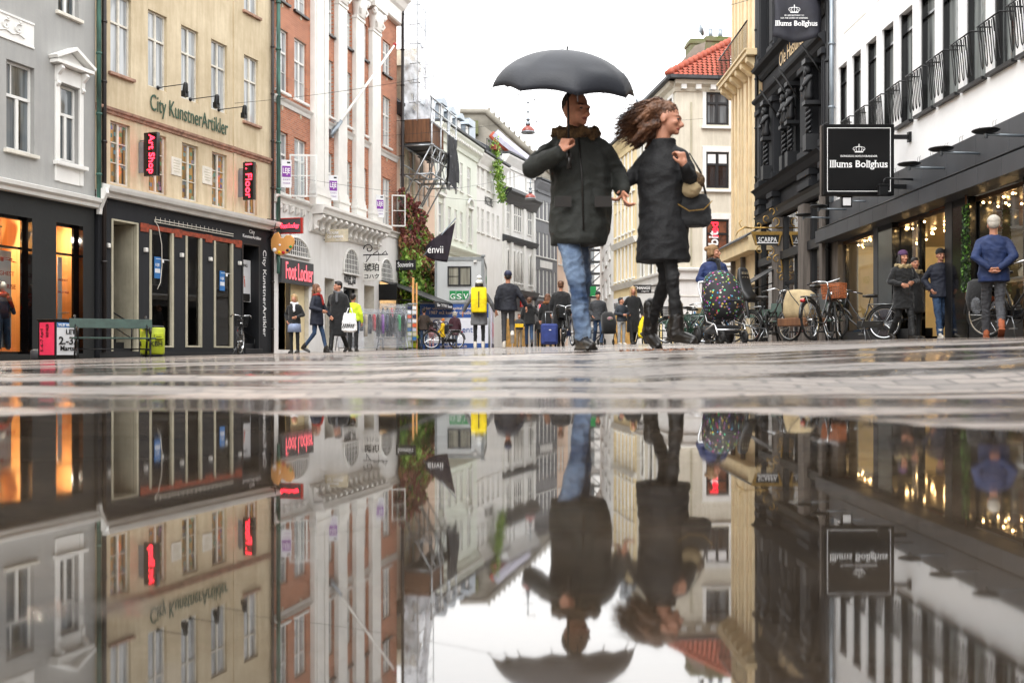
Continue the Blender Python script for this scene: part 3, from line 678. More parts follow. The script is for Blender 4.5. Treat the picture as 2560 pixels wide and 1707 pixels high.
# plaques
for (x0, x1, y0, y1) in ((427, 452, 391, 436), (505, 529, 414, 458)):
    q = MB().box(U(x0), U(x1), -.03, .01, *rowz(cb, x0, y0, y1)).build('plaque', 'old_white', c, bevel=.006)
    um = (U(x0)+U(x1))/2; zm = Z(x0, (y0+y1)/2)
    mb = MB()
    for k in range(5): mb.box(um-.12-(k % 2)*.03, um+.12+(k % 2)*.03, -.033, -.029, zm+.16-k*.08, zm+.185-k*.08)
    mb.build('inscription', 'grubby_cream', q)
# shopfront openings
xo = [(279, 344, 547, 886), (375, 432, 567, 868), (465, 503, 581, 868), (536, 581, 594, 869), (605, 648, 607, 884)]
so_ = []
for (x0, x1, y0, y1) in xo: so_.append((U(x0), U(x1), Z(x0, y1), Z(x0, y0)))
DEPTH = [1.3, .16, .16, .16, 1.2]
wall(c, cb, U(246), cb.len, -.5, zcor-.17, [(*o, d) for o, d in zip(so_, DEPTH)], 'black_front', name='shopfront', y0=.0, depth=6)
for i in (1, 2, 3):
    p, q, z0, z1 = so_[i]; f = .06
    mb = MB(); mb.box(p-.03, p+f, -.02, .1, z0, z1).box(q-f, q+.03, -.02, .1, z0, z1).box(p+f, q-f, -.018, .098, z0, z0+.05).box(p+f, q-f, -.018, .098, z1-.04, z1)
    f_ = mb.build('shop_window', 'grubby_cream', c, bevel=.005)
    MB().quad((p+f, .06, z0), (q-f, .06, z0), (q-f, .06, z1), (p+f, .06, z1)).build('pane', 'glass_mirror', f_)
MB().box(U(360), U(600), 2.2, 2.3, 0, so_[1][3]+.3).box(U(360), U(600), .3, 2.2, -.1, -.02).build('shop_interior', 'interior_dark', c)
for i in (0, 4):     # door recesses with rendered side wall, dark door and steps
    p, q, z0, z1 = so_[i]; dp = DEPTH[i]
    MB().box(p-.02, p+.05, -.02, .1, z0, z1).box(q-.05, q+.02, -.02, .1, z0, z1).box(p, q, -.018, .1, z1-.04, z1+.01).build('door_frame', 'grubby_cream' if i == 0 else 'slate_deep', c)
    MB().quad((q-.06, .1, z0), (q-.06, dp, z0), (q-.06, dp, z1-.05), (q-.06, .1, z1-.05)).quad((p, dp-.01, z1-.001), (q, dp-.01, z1-.001), (q, 0.1, z1-.045), (p, .1, z1-.045)).build('recess_lining', 'grubby_cream' if i == 0 else 'slate_deep', c)
    d_ = MB().box(p, q-.07, dp-.06, dp-.01, z0+.4, z1).build('door', 'black_paint', c)
    MB().box(p+.15, q-.25, dp-.09, dp-.062, z0+1.1, z0+2.3).build('door_pane', 'pane_dark', d_)
    mb = MB()
    for k in range(3): mb.box(p+.03, q-.08 if i == 0 else q+.02, .12+k*.28-(.25 if i else 0), dp-.1, -.1, z0+.17*(k+1))
    mb.build('steps', 'slate_deep', c, bevel=.012)
    mb = MB(); xm = p+.5 if i == 0 else p+.45; zz = z0+1.35 if i == 0 else z0+1.0
    mb.bar((xm-.2, dp-.1, zz+.3), (q-.12, .1, zz-.5), .022).bar((q-.12, .1, zz-.5), (q-.12, .1, z0+.1), .018).bar((xm-.2, dp-.1, zz+.3), (xm-.2, dp-.1, z0+.5), .018).bar((xm-.2, dp-.12, zz-.1), (q-.12, .1, zz-.9), .012)
    mb.build('handrail', 'black_metal', c)
# torn-off signboard: bare red strip, batten, cable, white sensors
mb = MB(); zr = Z(350, 560)
mb.box(U(350), U(604), -.022, .0, zr-.11, zr+.02)
for x in (351, 436, 513, 588): mb.box(U(x), U(x)+.32, -.025, .0, zr-.2, zr+.04)
mb.build('bare_strip', 'red_lead', c)
mb = MB(); zz = Z(384, 548)
mb.box(U(384), U(580), -.06, -.03, zz-.02, zz+.0).box(U(384), U(580), -.06, -.03, zz-.09, zz-.07)
for k in range(16): mb.bar((U(386)+k*.2, -.045, zz-.08), (U(386)+k*.2, -.045, zz+.07), .006)
mb.tube([(U(383), -.04, zz-.03), (U(392), -.06, zz-.2), (U(398), -.09, zz-.7), (U(398), -.1, zz-1.3), (U(394), -.1, zz-1.8), (U(386), -.11, zz-2.0)], .01, 6)
mb.build('sign_batten', 'old_white', c)
for (x, y) in ((268, 614), (362, 625), (452, 638), (524, 648), (597, 658)):
    MB().box(U(x)-.05, U(x)+.05, -.09, .01, Z(x, y)-.06, Z(x, y)+.06).build('sensor_box', 'white_paint', c, bevel=.015)
for (x0, y0, w_, h_) in ((389, 641, .26, .62), (552, 677, .26, .62)):
    u_ = U(x0); z_ = Z(x0, y0); q = MB().box(u_, u_+w_, .04, .05, z_-h_, z_).build('letting_poster', 'blue_poster', c)
    text('lettering', 'TIL', q, (u_+.06, .035, z_-.15), height=.1, mat='white_ink'); text('lettering', 'LEJE', q, (u_+.04, .035, z_-.29), height=.1, width=.17, mat='white_ink')
    MB().box(u_+.02, u_+w_-.02, .036, .039, z_-.46, z_-.34).build('strip', 'white_poster', q)
p_ = text('fascia_lettering', 'City', c, (U(623), -.006, Z(607, 583)), width=.3, mat='white_ink'); p_ = text('fascia_lettering', 'KunstnerArtikler', c, (U(607), -.006, Z(607, 591)-.02), width=1.02, mat='white_ink')
text('pillar_lettering', 'City KunstnerArtikler', c, (U(655), -.006, Z(655, 625)), rot=(R(90), R(90), 0), width=2.9, height=.24, mat='white_ink')
# exhibition poster in the right recess
p, q, z0, z1 = so_[4]
e_ = MB().box(p+.05, p+.9, .3, .33, Z(606, 752), Z(606, 645)).build('exhibition_poster', 'white_poster', c)
u_ = p+.07; z_ = Z(606, 645)
text('lettering', 'STELLING', e_, (u_+.04, .295, z_-.24), width=.6, mat='ink', bold=.01); MB().box(u_+.08, u_+.42, .29, .299, z_-.95, z_-.5).bar((u_+.46, .292, z_-.55), (u_+.5, .292, z_-.9), .015).build('poster_picture', 'orange_poster', e_)
MB().box(u_+.02, u_+.3, .29, .299, z_-1.38, z_-1.12).box(u_+.36, u_+.78, .29, .299, z_-1.38, z_-1.12).build('poster_picture', 'interior_dark', e_)
MB().box(U(246), cb.len, -.05, .02, -.3, Z(300, 878)).build('plinth', 'slate_deep', c)

# wall-mounted sign lights
def arm_light(fc, x, y, Ln, i):
    u_, Y = fc.hit(x); z = fc.z(x, y)
    e = fc.at('sign_spotlight', u_, 0, z, ['black arm spotlight over the word City', 'black arm spotlight over the middle of the green house lettering', 'black arm spotlight over the end of the green house lettering'][i], 'wall light', 'arm lights over the house lettering')
    MB().lathe([(.06, 0), (.06, .03)], n=10).xf(Matrix.Rotation(R(90), 4, 'X')).bar((0, 0, 0), (0, -Ln, .02), .014).build('arm', 'black_metal', e)
    MB().cap((0, -Ln, 0), (0, -Ln+.02, -.2), .07, .085).box(-.075, .075, -Ln-.04, -Ln+.1, -.34, -.18).build('lamp_head', 'black_metal', e)
for i, (x, y) in enumerate(((394, 220), (475, 249), (546, 275))): arm_light(cb, x, y, .98, i)

# illuminated projecting signs: panel stands out from the wall, its face looks down the street
def neon_sign(fc, x, y0, y1, wd, txt, label):
    u_, Y = fc.hit(x); z0, z1 = rowz(fc, x, y0, y1); h = z1-z0
    e = fc.at('neon_sign', u_, 0, z0, label, 'neon sign')
    bx = MB().box(-.06, .06, -.18-wd, -.18, 0, h).build('sign_box', 'gloss_black', e, bevel=.01)
    MB().bar((0, 0, .2), (0, -.2, .2), .02).bar((0, 0, h-.2), (0, -.2, h-.2), .02).box(-.08, -.05, -.18, -.02, .1, h-.25).build('bracket', 'zinc', e)
    for sgn in (-1, 1):
        t = text('neon_lettering', txt, bx, (0, 0, 0), width=h*.9, height=wd*.55, mat='neon_red', extrude=.01, bold=.0)
        # runs down the panel
        if sgn == -1: t.matrix_local = Matrix(((0,0,-1,-.075),(0-0,-1,0,-.18-wd*.28),(-1,0,0,h*.95),(0,0,0,1)))
        else: t.matrix_local = Matrix(((0,0,1,.075),(0,1,0,-.18-wd*.72),(-1,0,0,h*.95),(0,0,0,1)))
neon_sign(cb, 350, 335, 443, .46, 'Art Shop', 'tall black neon sign reading Art Shop in red')
neon_sign(cb, 598, 408, 502, .42, '1. Floor', 'tall black neon sign reading 1. Floor in red')
# ---- the square behind the photographer: the two rows of houses that close it (seen only in glass and water)
def back_house(fc, nm, label, wm, z_e, step, ww, seed):
    h = fc.root(nm, label, 'building'); ow = []
    n_ = int(fc.len/step); 
    for k in range(n_):
        u = (k+.5)*fc.len/n_
        for z in (4.6, 7.9, 11.0):
            if z+1.9 < z_e: ow.append((u-ww/2, u+ww/2, z, z+1.9))
        ow.append((u-step*.38, u+step*.38, .7, 3.3))
    wall(h, fc, 0, fc.len, -.5, z_e, ow, wm, rec=.2)
    for o in ow: window(h, *[o[0]+.004, o[1]-.004, o[2]+.004, o[3]-.004], 'white_trim' if o[2] > 4 else 'black_paint', 'pane_pale' if o[2] > 4 else 'pane_dark', .12, 'cross', .07)
    cornice(h, 0, fc.len, 4.0, [(.1, -.3), (.2, 0), (.03, .1)], 'white_trim'); cornice(h, 0, fc.len, z_e, [(.2, -.5), (.5, 0), (.03, .1)], wm)
    MB().prismx([(-.4, z_e), (4, z_e+3), (8, z_e)], 0, fc.len).build('roof', 'roof_dark', h)
class RawFac(Fac):
    def __init__(s, a, b):
        s.a = Vector(a); s.b = Vector(b); s.d = (s.b-s.a).normalized(); s.len = (s.b-s.a).length; s.n = Vector((-s.d.y, s.d.x)); s.ang = math.atan2(s.d.y, s.d.x)
back_house(RawFac((8.25, 13.0), (8.6, -4)), 'corner_shop_house', 'white house further along the department store side', 'midgrey_render', 12.5, 2.4, 1.1, 1)
back_house(RawFac((8.6, -4.2), (9.5, -30)), 'rear_house', 'brick house behind the viewer on the right', 'brick_red', 13.5, 2.6, 1.1, 2)
back_house(RawFac((-24, -14), (-14.8, 17.0)), 'rear_house', 'ochre house behind the viewer on the left', 'ochre_render', 13, 2.6, 1.1, 3)
back_house(RawFac((23, 54), (22, 28)), 'side_street_house', 'grey house closing the side street beyond the striped brick house', 'midgrey_render', 12, 2.6, 1.1, 5)
back_house(RawFac((24, -32), (-26, -32)), 'rear_house', 'pale house closing the square behind the viewer', 'white_render', 12, 2.8, 1.2, 4)
# ---- brick house with white pilasters
b = bb.root('brick_house', 'red brick house with white giant pilasters above white arched shops', 'building')
U, Z = bb.u, bb.z
zf = Z(690, 490)                     # top of the white ground floor
ztop = bb.z(985, 20)+.9
cols = [(690, 720), (736, 766), (811, 833), (857, 878), (899, 918), (957, 976)]
rows = [rowz(bb, 690, -115, -8), rowz(bb, 690, 63, 221), rowz(bb, 690, 322, 478)]
ow = [(U(x0), U(x1), *r) for r in rows for x0, x1 in cols]
wall(b, bb, 0, bb.len, zf, ztop, ow, 'brick_red', rec=.15)
for i, o in enumerate(ow):
    f = window(b, o[0]+.004, o[1]-.004, o[2]+.004, o[3]-.004, 'white_trim', 'pane_pale', .08, 'cross', .06, bars=1, split=.64, sill='white_trim' if i >= 6 else 'dark_stone')
zb = Z(690, 238)
PX = [(775, 810), (835, 857), (880, 900), (921, 942)]
for (x0, x1) in ((681, 775), (810, 835), (857, 880), (900, 921), (942, 991.5)):
    cornice(b, U(x0)+.003, U(x1)-.003, zb, [(.04, -.26), (.06, -.2), (.08, -.14), (.14, -.08), (.17, -.03), (.04, .0)], 'white_trim', 'belt_course')
zc0, zc1 = bb.z(921, 78), bb.z(921, 15)
for i, (x0, x1) in enumerate(PX):
    p, q = U(x0), U(x1)
    mb = MB(); mb.box(p, q, -.2, .0, zf+.7, zc0)
    if i == 0: mb.box(p+.12, q-.5, -.25, -.2, zf+.72, zc0).box(q-.4, q-.1, -.25, -.2, zf+.72, zc0)
    mb.box(p-.06, q+.06, -.27, .0, zf+.02, zf+.7).box(p-.03, q+.03, -.24, 0, zf+.702, zf+.85).box(p-.1, q+.1, -.31, 0, zf+.45, zf+.55)
    P_ = mb.build('pilaster', 'white_paint', b, bevel=.01)
    mb = MB(); m = (p+q)/2; h = zc1-zc0
    mb.box(p-.02, q+.02, -.24, 0, zc0+.002, zc0+.12).loft([(m, -.14, zc0+.12, (q-p)*.46, .15, .5), (m, -.16, zc0+h*.5, (q-p)*.52, .2, .5), (m, -.18, zc0+h*.8, (q-p)*.62, .25, .5)])
    for sx in (-1, 1):
        mb.tube([(m+sx*((q-p)*.55+.16*math.cos(t*.7)*(1-t*.09)), -.36, zc0+h*.75+.16*math.sin(t*.7)*(1-t*.09)) for t in range(11)], .05, 6)
        mb.ell((m+sx*(q-p)*.55, -.3, zc0+h*.75), (.15, .12, .15)); mb.tube([(m+sx*(q-p)*.3, -.3, zc0+h*.55), (m+sx*(q-p)*.45, -.38, zc0+h*.35), (m+sx*(q-p)*.3, -.32, zc0+h*.2)], .05, 6)
    mb.box(p-.25, q+.25, -.42, 0, zc0+h*.92, zc0+h*1.1)
    mb.build('capital', 'white_paint', P_, bevel=.01)
cornice(b, U(770), U(992), zc1+.25, [(.22, -.1), (.28, -.05), (.30, .5), (.42, .6), (.55, .85), (.7, .95), (.75, 1.2), (.05, 1.3)], 'white_paint', 'entablature')
cornice(b, 0, bb.len, zc1+1.55, [(.8, 0), (1.0, .02), (1.02, .16), (.9, .17), (.5, .55), (.02, 1.1)], 'roof_dark', 'gutter')
MB().prismx([(-.9, zc1+1.7), (3.5, zc1+6), (8, zc1+1.7)], 0, bb.len).build('roof', 'roof_dark', b)
# yellow anchor tabs and flat brick arches above the windows
mb = MB()
for o in ow[6:]:
    mb.box((o[0]+o[1])/2-.05, (o[0]+o[1])/2+.05, -.02, .01, o[3]+.75, o[3]+1.0)
mb.build('keystone_tabs', 'cream', b)
# ground floor
zA = Z(691, 592); zg = Z(690, 872)
so_ = [(U(692), U(768), Z(692, 874), Z(692, 646), .5), (U(808), U(832), Z(808, 868), Z(808, 694), .4), (U(855), U(891), Z(855, 870), Z(855, 717), .2), (U(907), U(932), Z(907, 872), Z(907, 712), .7), (U(946), U(987), Z(946, 872), Z(946, 700), 1.6)]
arches = [(U(700), U(768), Z(700, 632), Z(735, 594)), (U(854), U(892), Z(855, 680), Z(873, 623)), (U(945), U(977), Z(945, 700), Z(960, 648))]
wall(b, bb, 0, bb.len, -.5, zf, so_, 'white_render', name='shop_storey', y0=-.06, jamb='old_white')
for (p, q, z0, z1) in arches:      # lunettes with iron grilles
    m = (p+q)/2; rx = (q-p)/2; h = z1-z0; straight = max(0, h-rx*.95)*.6; n = 16
    arc = [(m+rx*math.cos(math.pi*(1-k/n)), z0+straight+(h-straight)*math.sin(math.pi*k/n)) for k in range(n+1)]
    MB().prism([(p, z0)] + arc + [(q, z0)], -.075, -.066).build('lunette_pane', 'pane_dark', b)
    mb = MB(); mb.tube([(x, -.09, z) for x, z in [(p, z0)] + arc + [(q, z0)]], .05, 6); mb.box(p-.05, q+.05, -.15, -.06, z0-.06, z0)
    x = p+.12
    while x < q-.06:
        tt = (x-m)/rx; zt = z0+straight+(h-straight)*math.sqrt(max(0, 1-tt*tt)); mb.box(x-.014, x+.014, -.105, -.08, z0, zt); x += .15
    zz = z0+.15
    while zz < z1-.05:
        k = (zz-z0-straight)/(h-straight); hw = rx*math.sqrt(max(0, 1-max(0, k)**2)); mb.box(m-hw, m+hw, -.1, -.085, zz-.01, zz+.01); zz += .2
    mb.build('lunette_grille', 'white_trim', b)
cornice(b, 0, U(768), zf, [(.08, -.25), (.12, -.22), (.14, -.08), (.24, -.03), (.26, .02), (.03, .04)], 'white_paint')
cornice(b, U(942), U(991.5), zf, [(.08, -.25), (.12, -.22), (.14, -.08), (.24, -.03), (.26, .02), (.03, .04)], 'white_paint')
cornice(b, U(768), U(942), zf, [(.1, -.95), (.16, -.9), (.18, -.7), (.2, -.62), (.2, -.3), (.62, -.28), (.66, -.14), (.72, -.06), (.72, .04), (.03, .06)], 'white_paint', 'balcony_cornice')
x = U(770)+.15
while x < U(942)-.1:
    z = zf-.3
    MB().prismx([(-.2, z), (-.58, z), (-.6, z-.12), (-.5, z-.2), (-.36, z-.24), (-.3, z-.4), (-.34, z-.5), (-.26, z-.56), (-.2, z-.56)], x-.1, x+.1).build('bracket', 'white_paint', b, bevel=.015); x += .5
x = U(690)
while x < U(764):
    MB().prismx([(-.1, zf-.26), (-.22, zf-.26), (-.2, zf-.42), (-.1, zf-.5)], x-.07, x+.07).build('bracket', 'white_paint', b, bevel=.01); x += .45
# shop fronts of the storey
p, q, z0, z1, _ = so_[0]
um = U(723)
MB().box(um, q-.02, .1, .16, z0, z1).build('shop_panel', 'interior_cream', b)
d_ = MB().box(p, um, .45, .5, z0, z1-.1).build('entrance', 'interior_dark', b)
mb = MB()
for k in range(9): mb.box(p+.05, p+.5, .4, .45, z0+.25+k*.28, z0+.31+k*.28)
mb.build('lit_shelves', 'bulb_soft', d_)
MB().box(um-.06, um, -.05, .12, z0, z1).build('door_frame', 'black_paint', b)
s_ = MB().box(U(691), U(772), -.2, -.07, Z(691, 706), Z(691, 645)).build('fascia_sign', 'grey_stone', b, bevel=.01)
text('lettering', 'Foot Locker', s_, (U(701), -.215, Z(701, 697)), width=U(769)-U(701), height=.6, mat='neon_pink', bold=.0, extrude=.008)
for i in (1, 2, 3):
    p, q, z0, z1, r = so_[i]
    f_ = MB().box(p, p+.06, r-.12, r-.07, z0, z1).box(q-.06, q, r-.12, r-.07, z0, z1).box(p, q, r-.119, r-.071, z1-.06, z1).box(p, q, r-.119, r-.071, z0, z0+.35).build('shop_window' if i != 3 else 'door_frame', 'black_paint' if i == 2 else 'old_white', b)
    MB().quad((p, r-.08, z0), (q, r-.08, z0), (q, r-.08, z1), (p, r-.08, z1)).build('pane', 'pane_dark' if i != 3 else 'old_white', f_)
    if i == 2:
        dsc = MB().lathe([(0, 0), (.33, 0), (.33, .01), (0, .01)]).xf(Matrix.Translation(((p+q)/2-.1, r-.1, z1-.75)) @ Matrix.Rotation(R(90), 4, 'X')).box(p+.08, q-.2, r-.1, r-.095, z1-1.6, z1-1.0).build('discount_poster', 'lime', f_)
        text('lettering', '50%', dsc, ((p+q)/2-.33, r-.125, z1-.84), width=.42, mat='ink')
    if i == 3: MB().box(p+.05, q-.05, r-.13, r-.09, z0, z1-.06).build('door', 'white_render', f_)
text('shop_lettering', 'Amber Star', b, (U(856), -.075, Z(856, 706)), width=U(886)-U(856), height=.5, mat='ink', bold=.0); text('shop_lettering', 'jewellery', b, (U(866), -.075, Z(866, 713)), width=.5, mat='ink')
p, q, z0, z1, r = so_[4]
MB().box(p, q, 1.4, 1.5, z0, z1).build('shop_interior', 'interior_warm', b)
for k in range(3): 
    MB().box(p+.1+k*.75, p+.55+k*.75, 1.0, 1.3, z0+.9, z0+2.0).build('display_case', 'interior_cream', b)
li = bpy.data.lights.new('shop_light', 'POINT'); li.energy = 28; li.color = (1, .72, .42); li.shadow_soft_size = .06; link('shop_light', li, b, loc=((p+q)/2, .8, z1-.1))
# rain pipes on both ends
downpipe(b, U(687), 3.4, ztop, .07, 'copper_green', out=.14); downpipe(b, bb.len-.05, .3, zc1+1.4, .07, 'pipe_brown', out=.3)
MB().tube([(U(687), -.14, 3.5), (U(687)-.1, -.2, 3.2), (U(687)-.1, -.2, 2.9)], .06, 8).build('downpipe_shoe', 'copper_green', b)

# open casement wings
for (x, y0, y1, sgn) in ((720, 386, 492, 1), (745, 386, 492, 1), (976, 487, 566, 1)):
    u_ = U(x); z0, z1 = rowz(bb, x, y0, y1)
    q_ = Matrix.Translation((u_, -.06, 0)) @ Matrix.Rotation(R(-62), 4, 'Z')
    mb = MB(); wd = .62; mb.box(0, .05, -.03, .02, z0, z1).box(wd-.05, wd, -.03, .02, z0, z1).box(.05, wd-.05, -.03, .02, z0, z0+.06).box(.05, wd-.05, -.03, .02, z1-.06, z1).box(.05, wd-.05, -.02, .01, (z0+z1)/2-.015, (z0+z1)/2+.015)
    f_ = mb.xf(q_).build('open_casement', 'white_trim', b)
    MB().quad((.04, -.01, z0), (wd-.04, -.01, z0), (wd-.04, -.01, z1), (.04, -.01, z1)).xf(q_).build('pane', 'glass', f_)

# letting signs
for (x, y, lab) in ((716, 435, 'white and purple LEJE board by the open casement near the green pipe'), (833, 470, 'white and purple LEJE board between the first and second pilasters'), (950, 516, 'white and purple LEJE board at the right end of the brick house')):
    u_, Y = bb.hit(x, .35); z = bb.z(x, y, .35); h = .47
    e = bb.at('letting_board', u_, .35, z-h, lab, 'letting sign', 'LEJE boards on the brick house', rz=R(-58))
    q = MB().box(-.17, .17, -.01, .01, 0, .95).build('board', 'white_poster', e); MB().bar((0, .01, .8), (-.27, .18, .8), .02).build('bracket', 'steel', e)
    MB().box(-.145, .145, -.016, -.011, .36, .74).build('purple_field', 'purple', q); text('lettering', 'LEJE', q, (-.12, -.02, .43), width=.24, height=.24, mat='white_ink', bold=.015)
    text('lettering', '33 14 50 70', q, (-.12, -.014, .25), width=.24, height=.05, mat='purple'); text('lettering', 'www.estate.dk', q, (-.12, -.014, .13), width=.24, height=.05, mat='purple')
    MB().box(.02, .13, -.014, -.011, .83, .89).build('mark', 'ink', q)
# flagpole on the brick house
u_, Y = bb.hit(823); z = Z(823, 335)
e = bb.at('flagpole', u_, .02, z, 'long white flagpole slanting up from the brick house with a red knob', 'flagpole')
a0 = Vector((0, -.1, 0)); Lp = 5.6
# direction: find pole tip at (989,101)
best = None
for o_ in [x*.1 for x in range(5, 45)]:
    uu, YY = bb.hit(989, o_); zz = bb.z(989, 101, o_); v = Vector((uu-u_, -o_, zz-z))
    if best is None or abs(v.length-7.2) < abs(best.length-7.2): best = v
v = best
MB().bar(a0, v*.93+a0, .07, 10, r2=.045).build('pole', 'white_paint', e); MB().bar(a0-v*.02, a0+v*.12, .085, 10).box(-.1, .1, -.12, 0, -.15, .15).bar((0, -.05, .5), a0+v*.1, .015).build('socket', 'zinc', e); MB().ell(v*.945+a0, .09).build('knob', 'red_light', e)

# projecting signs (panel at right angles to the wall, seen along the street)
def proj_sign(fc, name, x, y0, y1, o0, o1, label, mat, cat='sign', txts=(), frame=None, th=.05, hang=None, side=-1):
    u_, Y = fc.hit(x); z0 = fc.z(x, y1); z1 = fc.z(x, y0)
    e = fc.at(name, u_, 0, 0, label, cat)
    q = MB().box(-th, th, -o1, -o0, z0, z1).build('panel', mat, e, bevel=.008)
    if frame:
        MB().box(-th-.012, th+.012, -o1-.03, -o1+.02, z0-.03, z1+.03).box(-th-.012, th+.012, -o0, -o1, z1, z1+.03).box(-th-.012, th+.012, -o0, -o1, z0-.03, z0).build('sign_frame', frame, e)
    if hang is None: MB().bar((0, 0, z0+.1), (0, -o0-.02, z0+.1), .02).bar((0, 0, z1-.1), (0, -o0-.02, z1-.1), .02).build('bracket', 'black_metal', e)
    for (s, fy, fz, wd, ht, tm, kw) in txts:
        t = text('lettering', s, q, (0, 0, 0), width=wd*(o1-o0), height=ht*(z1-z0), mat=tm, extrude=.006, **kw)
        # camera looks along local x (left facades: +x) ; panel face normal is side*x
        yy = (-o0 - fy*(o1-o0)) if side == -1 else (-o1 + fy*(o1-o0)); zz = z0 + fz*(z1-z0)
        if side == -1: t.matrix_local = Matrix(((0,0,-1,-th-.008),(-1,0,0,yy),(0,1,0,zz),(0,0,0,1)))
        else: t.matrix_local = Matrix(((0,0,1,th+.008),(1,0,0,yy),(0,1,0,zz),(0,0,0,1)))
    return e, q, z0, z1
proj_sign(bb, 'shop_sign', 690, 549, 584, .12, .98, 'grey projecting sign with red letters and a red frame above the palette', 'grey_stone', txts=[('Foot Locker', .12, .3, .78, .38, 'neon_red', {'bold': .01})], frame='red_light')
proj_sign(bb, 'shop_sign', 806, 575, 606, .12, 1.05, 'beige projecting sign with white letters on the white wall', 'cream', txts=[('HOUSE', .12, .62, .5, .2, 'white_ink', {'bold': .02}), ('OF AMBER', .12, .3, .72, .22, 'white_ink', {'bold': .02}), ('jewellery', .5, .1, .35, .1, 'white_ink', {})])
e, q, z0, z1 = proj_sign(bb, 'hanging_sign', 905, 656, 702, .05, .86, 'white hanging board with black Japanese characters on a scrolled iron bracket', 'white_paint', txts=[('琥珀', .1, .50, .8, .44, 'ink', {'bold': .012}), ('コハク', .1, .1, .8, .26, 'ink', {'bold': .008})], hang=1)
mb = MB(); zz = z1+.3
mb.bar((0, 0, zz), (0, -1.15, zz), .025).tube([(0, -.02, zz-.55), (0, -.0, zz), (0, -.02, zz+.4)], .04, 6)
mb.tube([(0, -.3+.24*math.cos(t*.6)*(1-t*.07), zz+.25+.22*math.sin(t*.6)*(1-t*.07)) for t in range(13)], .022, 6).tube([(0, -.02, zz-.5), (0, -.25, zz-.2), (0, -.4, zz)], .022, 6)
mb.tube([(0, -.5, zz+.03), (0, -.7, zz+.15), (0, -.75, zz+.02)], .018, 6).tube([(0, -.9, zz+.02), (0, -1.05, zz+.14), (0, -1.12, zz)], .018, 6).bar((0, -.2, zz), (0, -.2, z1), .008).bar((0, -.75, zz), (0, -.75, z1), .008)
mb.build('scroll_bracket', 'black_metal', e)
# palette sign hanging off the ochre house corner
u_, Y = cb.hit(668); zz = cb.z(668, 592)
e = cb.at('palette_sign', u_, 0, zz, 'orange wooden painter palette with colour dabs hanging from an iron bracket', 'sign')
pl_ = [(.02, .0), (.03, .22), (.14, .40), (.30, .46), (.36, .36), (.40, .26), (.52, .25), (.62, .34), (.80, .33), (.92, .22), (.93, .05), (.84, -.13), (.66, -.27), (.42, -.33), (.2, -.27), (.06, -.15)]
q = MB().prism([(x, z-.1) for x, z in pl_], -.03, .03).xf(Matrix.Translation((0, -.14, -.22)) @ Matrix.Rotation(R(-90), 4, 'Z')).build('palette', 'wood_ply', e, bevel=.01)
for (x, z, r, mt) in ((.17, -.14, .085, 'white_ink'), (.36, -.23, .065, 'banner_yellow'), (.52, -.24, .065, 'red_ink'), (.68, -.17, .06, 'navy'), (.80, -.06, .06, 'gsv_green'), (.38, .02, .045, 'white_ink')):
    MB().ell((-.035, -.14-x, z-.32), (.02, r, r*.8), n=10).build('paint_dab', mt, q)
MB().tube([(0, .0, .22), (0, -.3, .24), (0, -1.1, .24)], .022, 6).tube([(0, -.0, .6), (0, -.35, .55), (0, -.3, .26)], .018, 6).tube([(0, -.02, -.1), (0, -.2, .1), (0, -.5, .23)], .016, 6).bar((0, -.3, .24), (0, -.32, -.02), .01).bar((0, -.9, .24), (0, -.9, -.1), .01).build('scroll_bracket', 'black_metal', e)
e_, q_, _, _ = proj_sign(bb, 'shop_sign', 988, 651, 676, .05, .98, 'black projecting sign reading Souvenirs before the ivy', 'black_paint', txts=[('Souvenirs', .1, .3, .8, .5, 'white_ink', {'bold': .01})])
# ---- ivy-covered house with works scaffold
c = dc.root('scaffolded_house', 'narrow house with ivy on its lower wall and a pink neighbour strip', 'building')
U, Z = dc.u, dc.z
zt = dc.z(1085, 375)+0; 
ow = []
for (x0, x1) in ((1000, 1011), (1017, 1028)): ow.append((U(x0), U(x1), *rowz(dc, 1000, 385, 470)))
for (x0, x1) in ((1045, 1051), (1057, 1063), (1068, 1074)):
    ow.append((U(x0), U(x1), *rowz(dc, 1045, 430, 505))); ow.append((U(x0), U(x1), *rowz(dc, 1045, 590, 640)))
z_e = dc.z(990, 262)
wall(c, dc, 0, dc.len, -.5, z_e, ow, 'pink_render', rec=.12, depth=9)
for o in ow: window(c, o[0]+.003, o[1]-.003, o[2]+.003, o[3]-.003, 'white_trim', 'pane', .06, 'cross', .05)
MB().prismx([(-.25, z_e), (3.5, z_e+3.4), (8, z_e)], 0, dc.len).build('roof', 'roof_dark', c)
cornice(c, 0, dc.len, z_e, [(.12, -.4), (.2, -.3), (.25, -.1), (.32, .0), (.32, .12), (.05, .14)], 'pipe_brown', 'gutter')
cornice(c, 0, U(1045), dc.z(1000, 500), [(.12, -.5), (.2, -.3), (.25, -.1), (.28, .0), (.05, .05)], 'mint_render', 'belt_course')
for x in (1014, 1031): MB().box(U(x)-.15, U(x)+.15, -.1, .0, dc.z(1000, 495), dc.z(1000, 330)).build('pilaster', 'cream', c)
# dormer gable above the eaves
MB().box(U(1040), U(1058), .2, 2.5, z_e, z_e+2.6).prism([(U(1038), z_e+2.6), (U(1060), z_e+2.6), ((U(1038)+U(1060))/2, z_e+3.6)], .1, 2.6).build('dormer', 'cream', c)
MB().box(U(1043), U(1054), .16, .2, z_e+.9, z_e+2.3).build('dormer_window', 'pane', c)
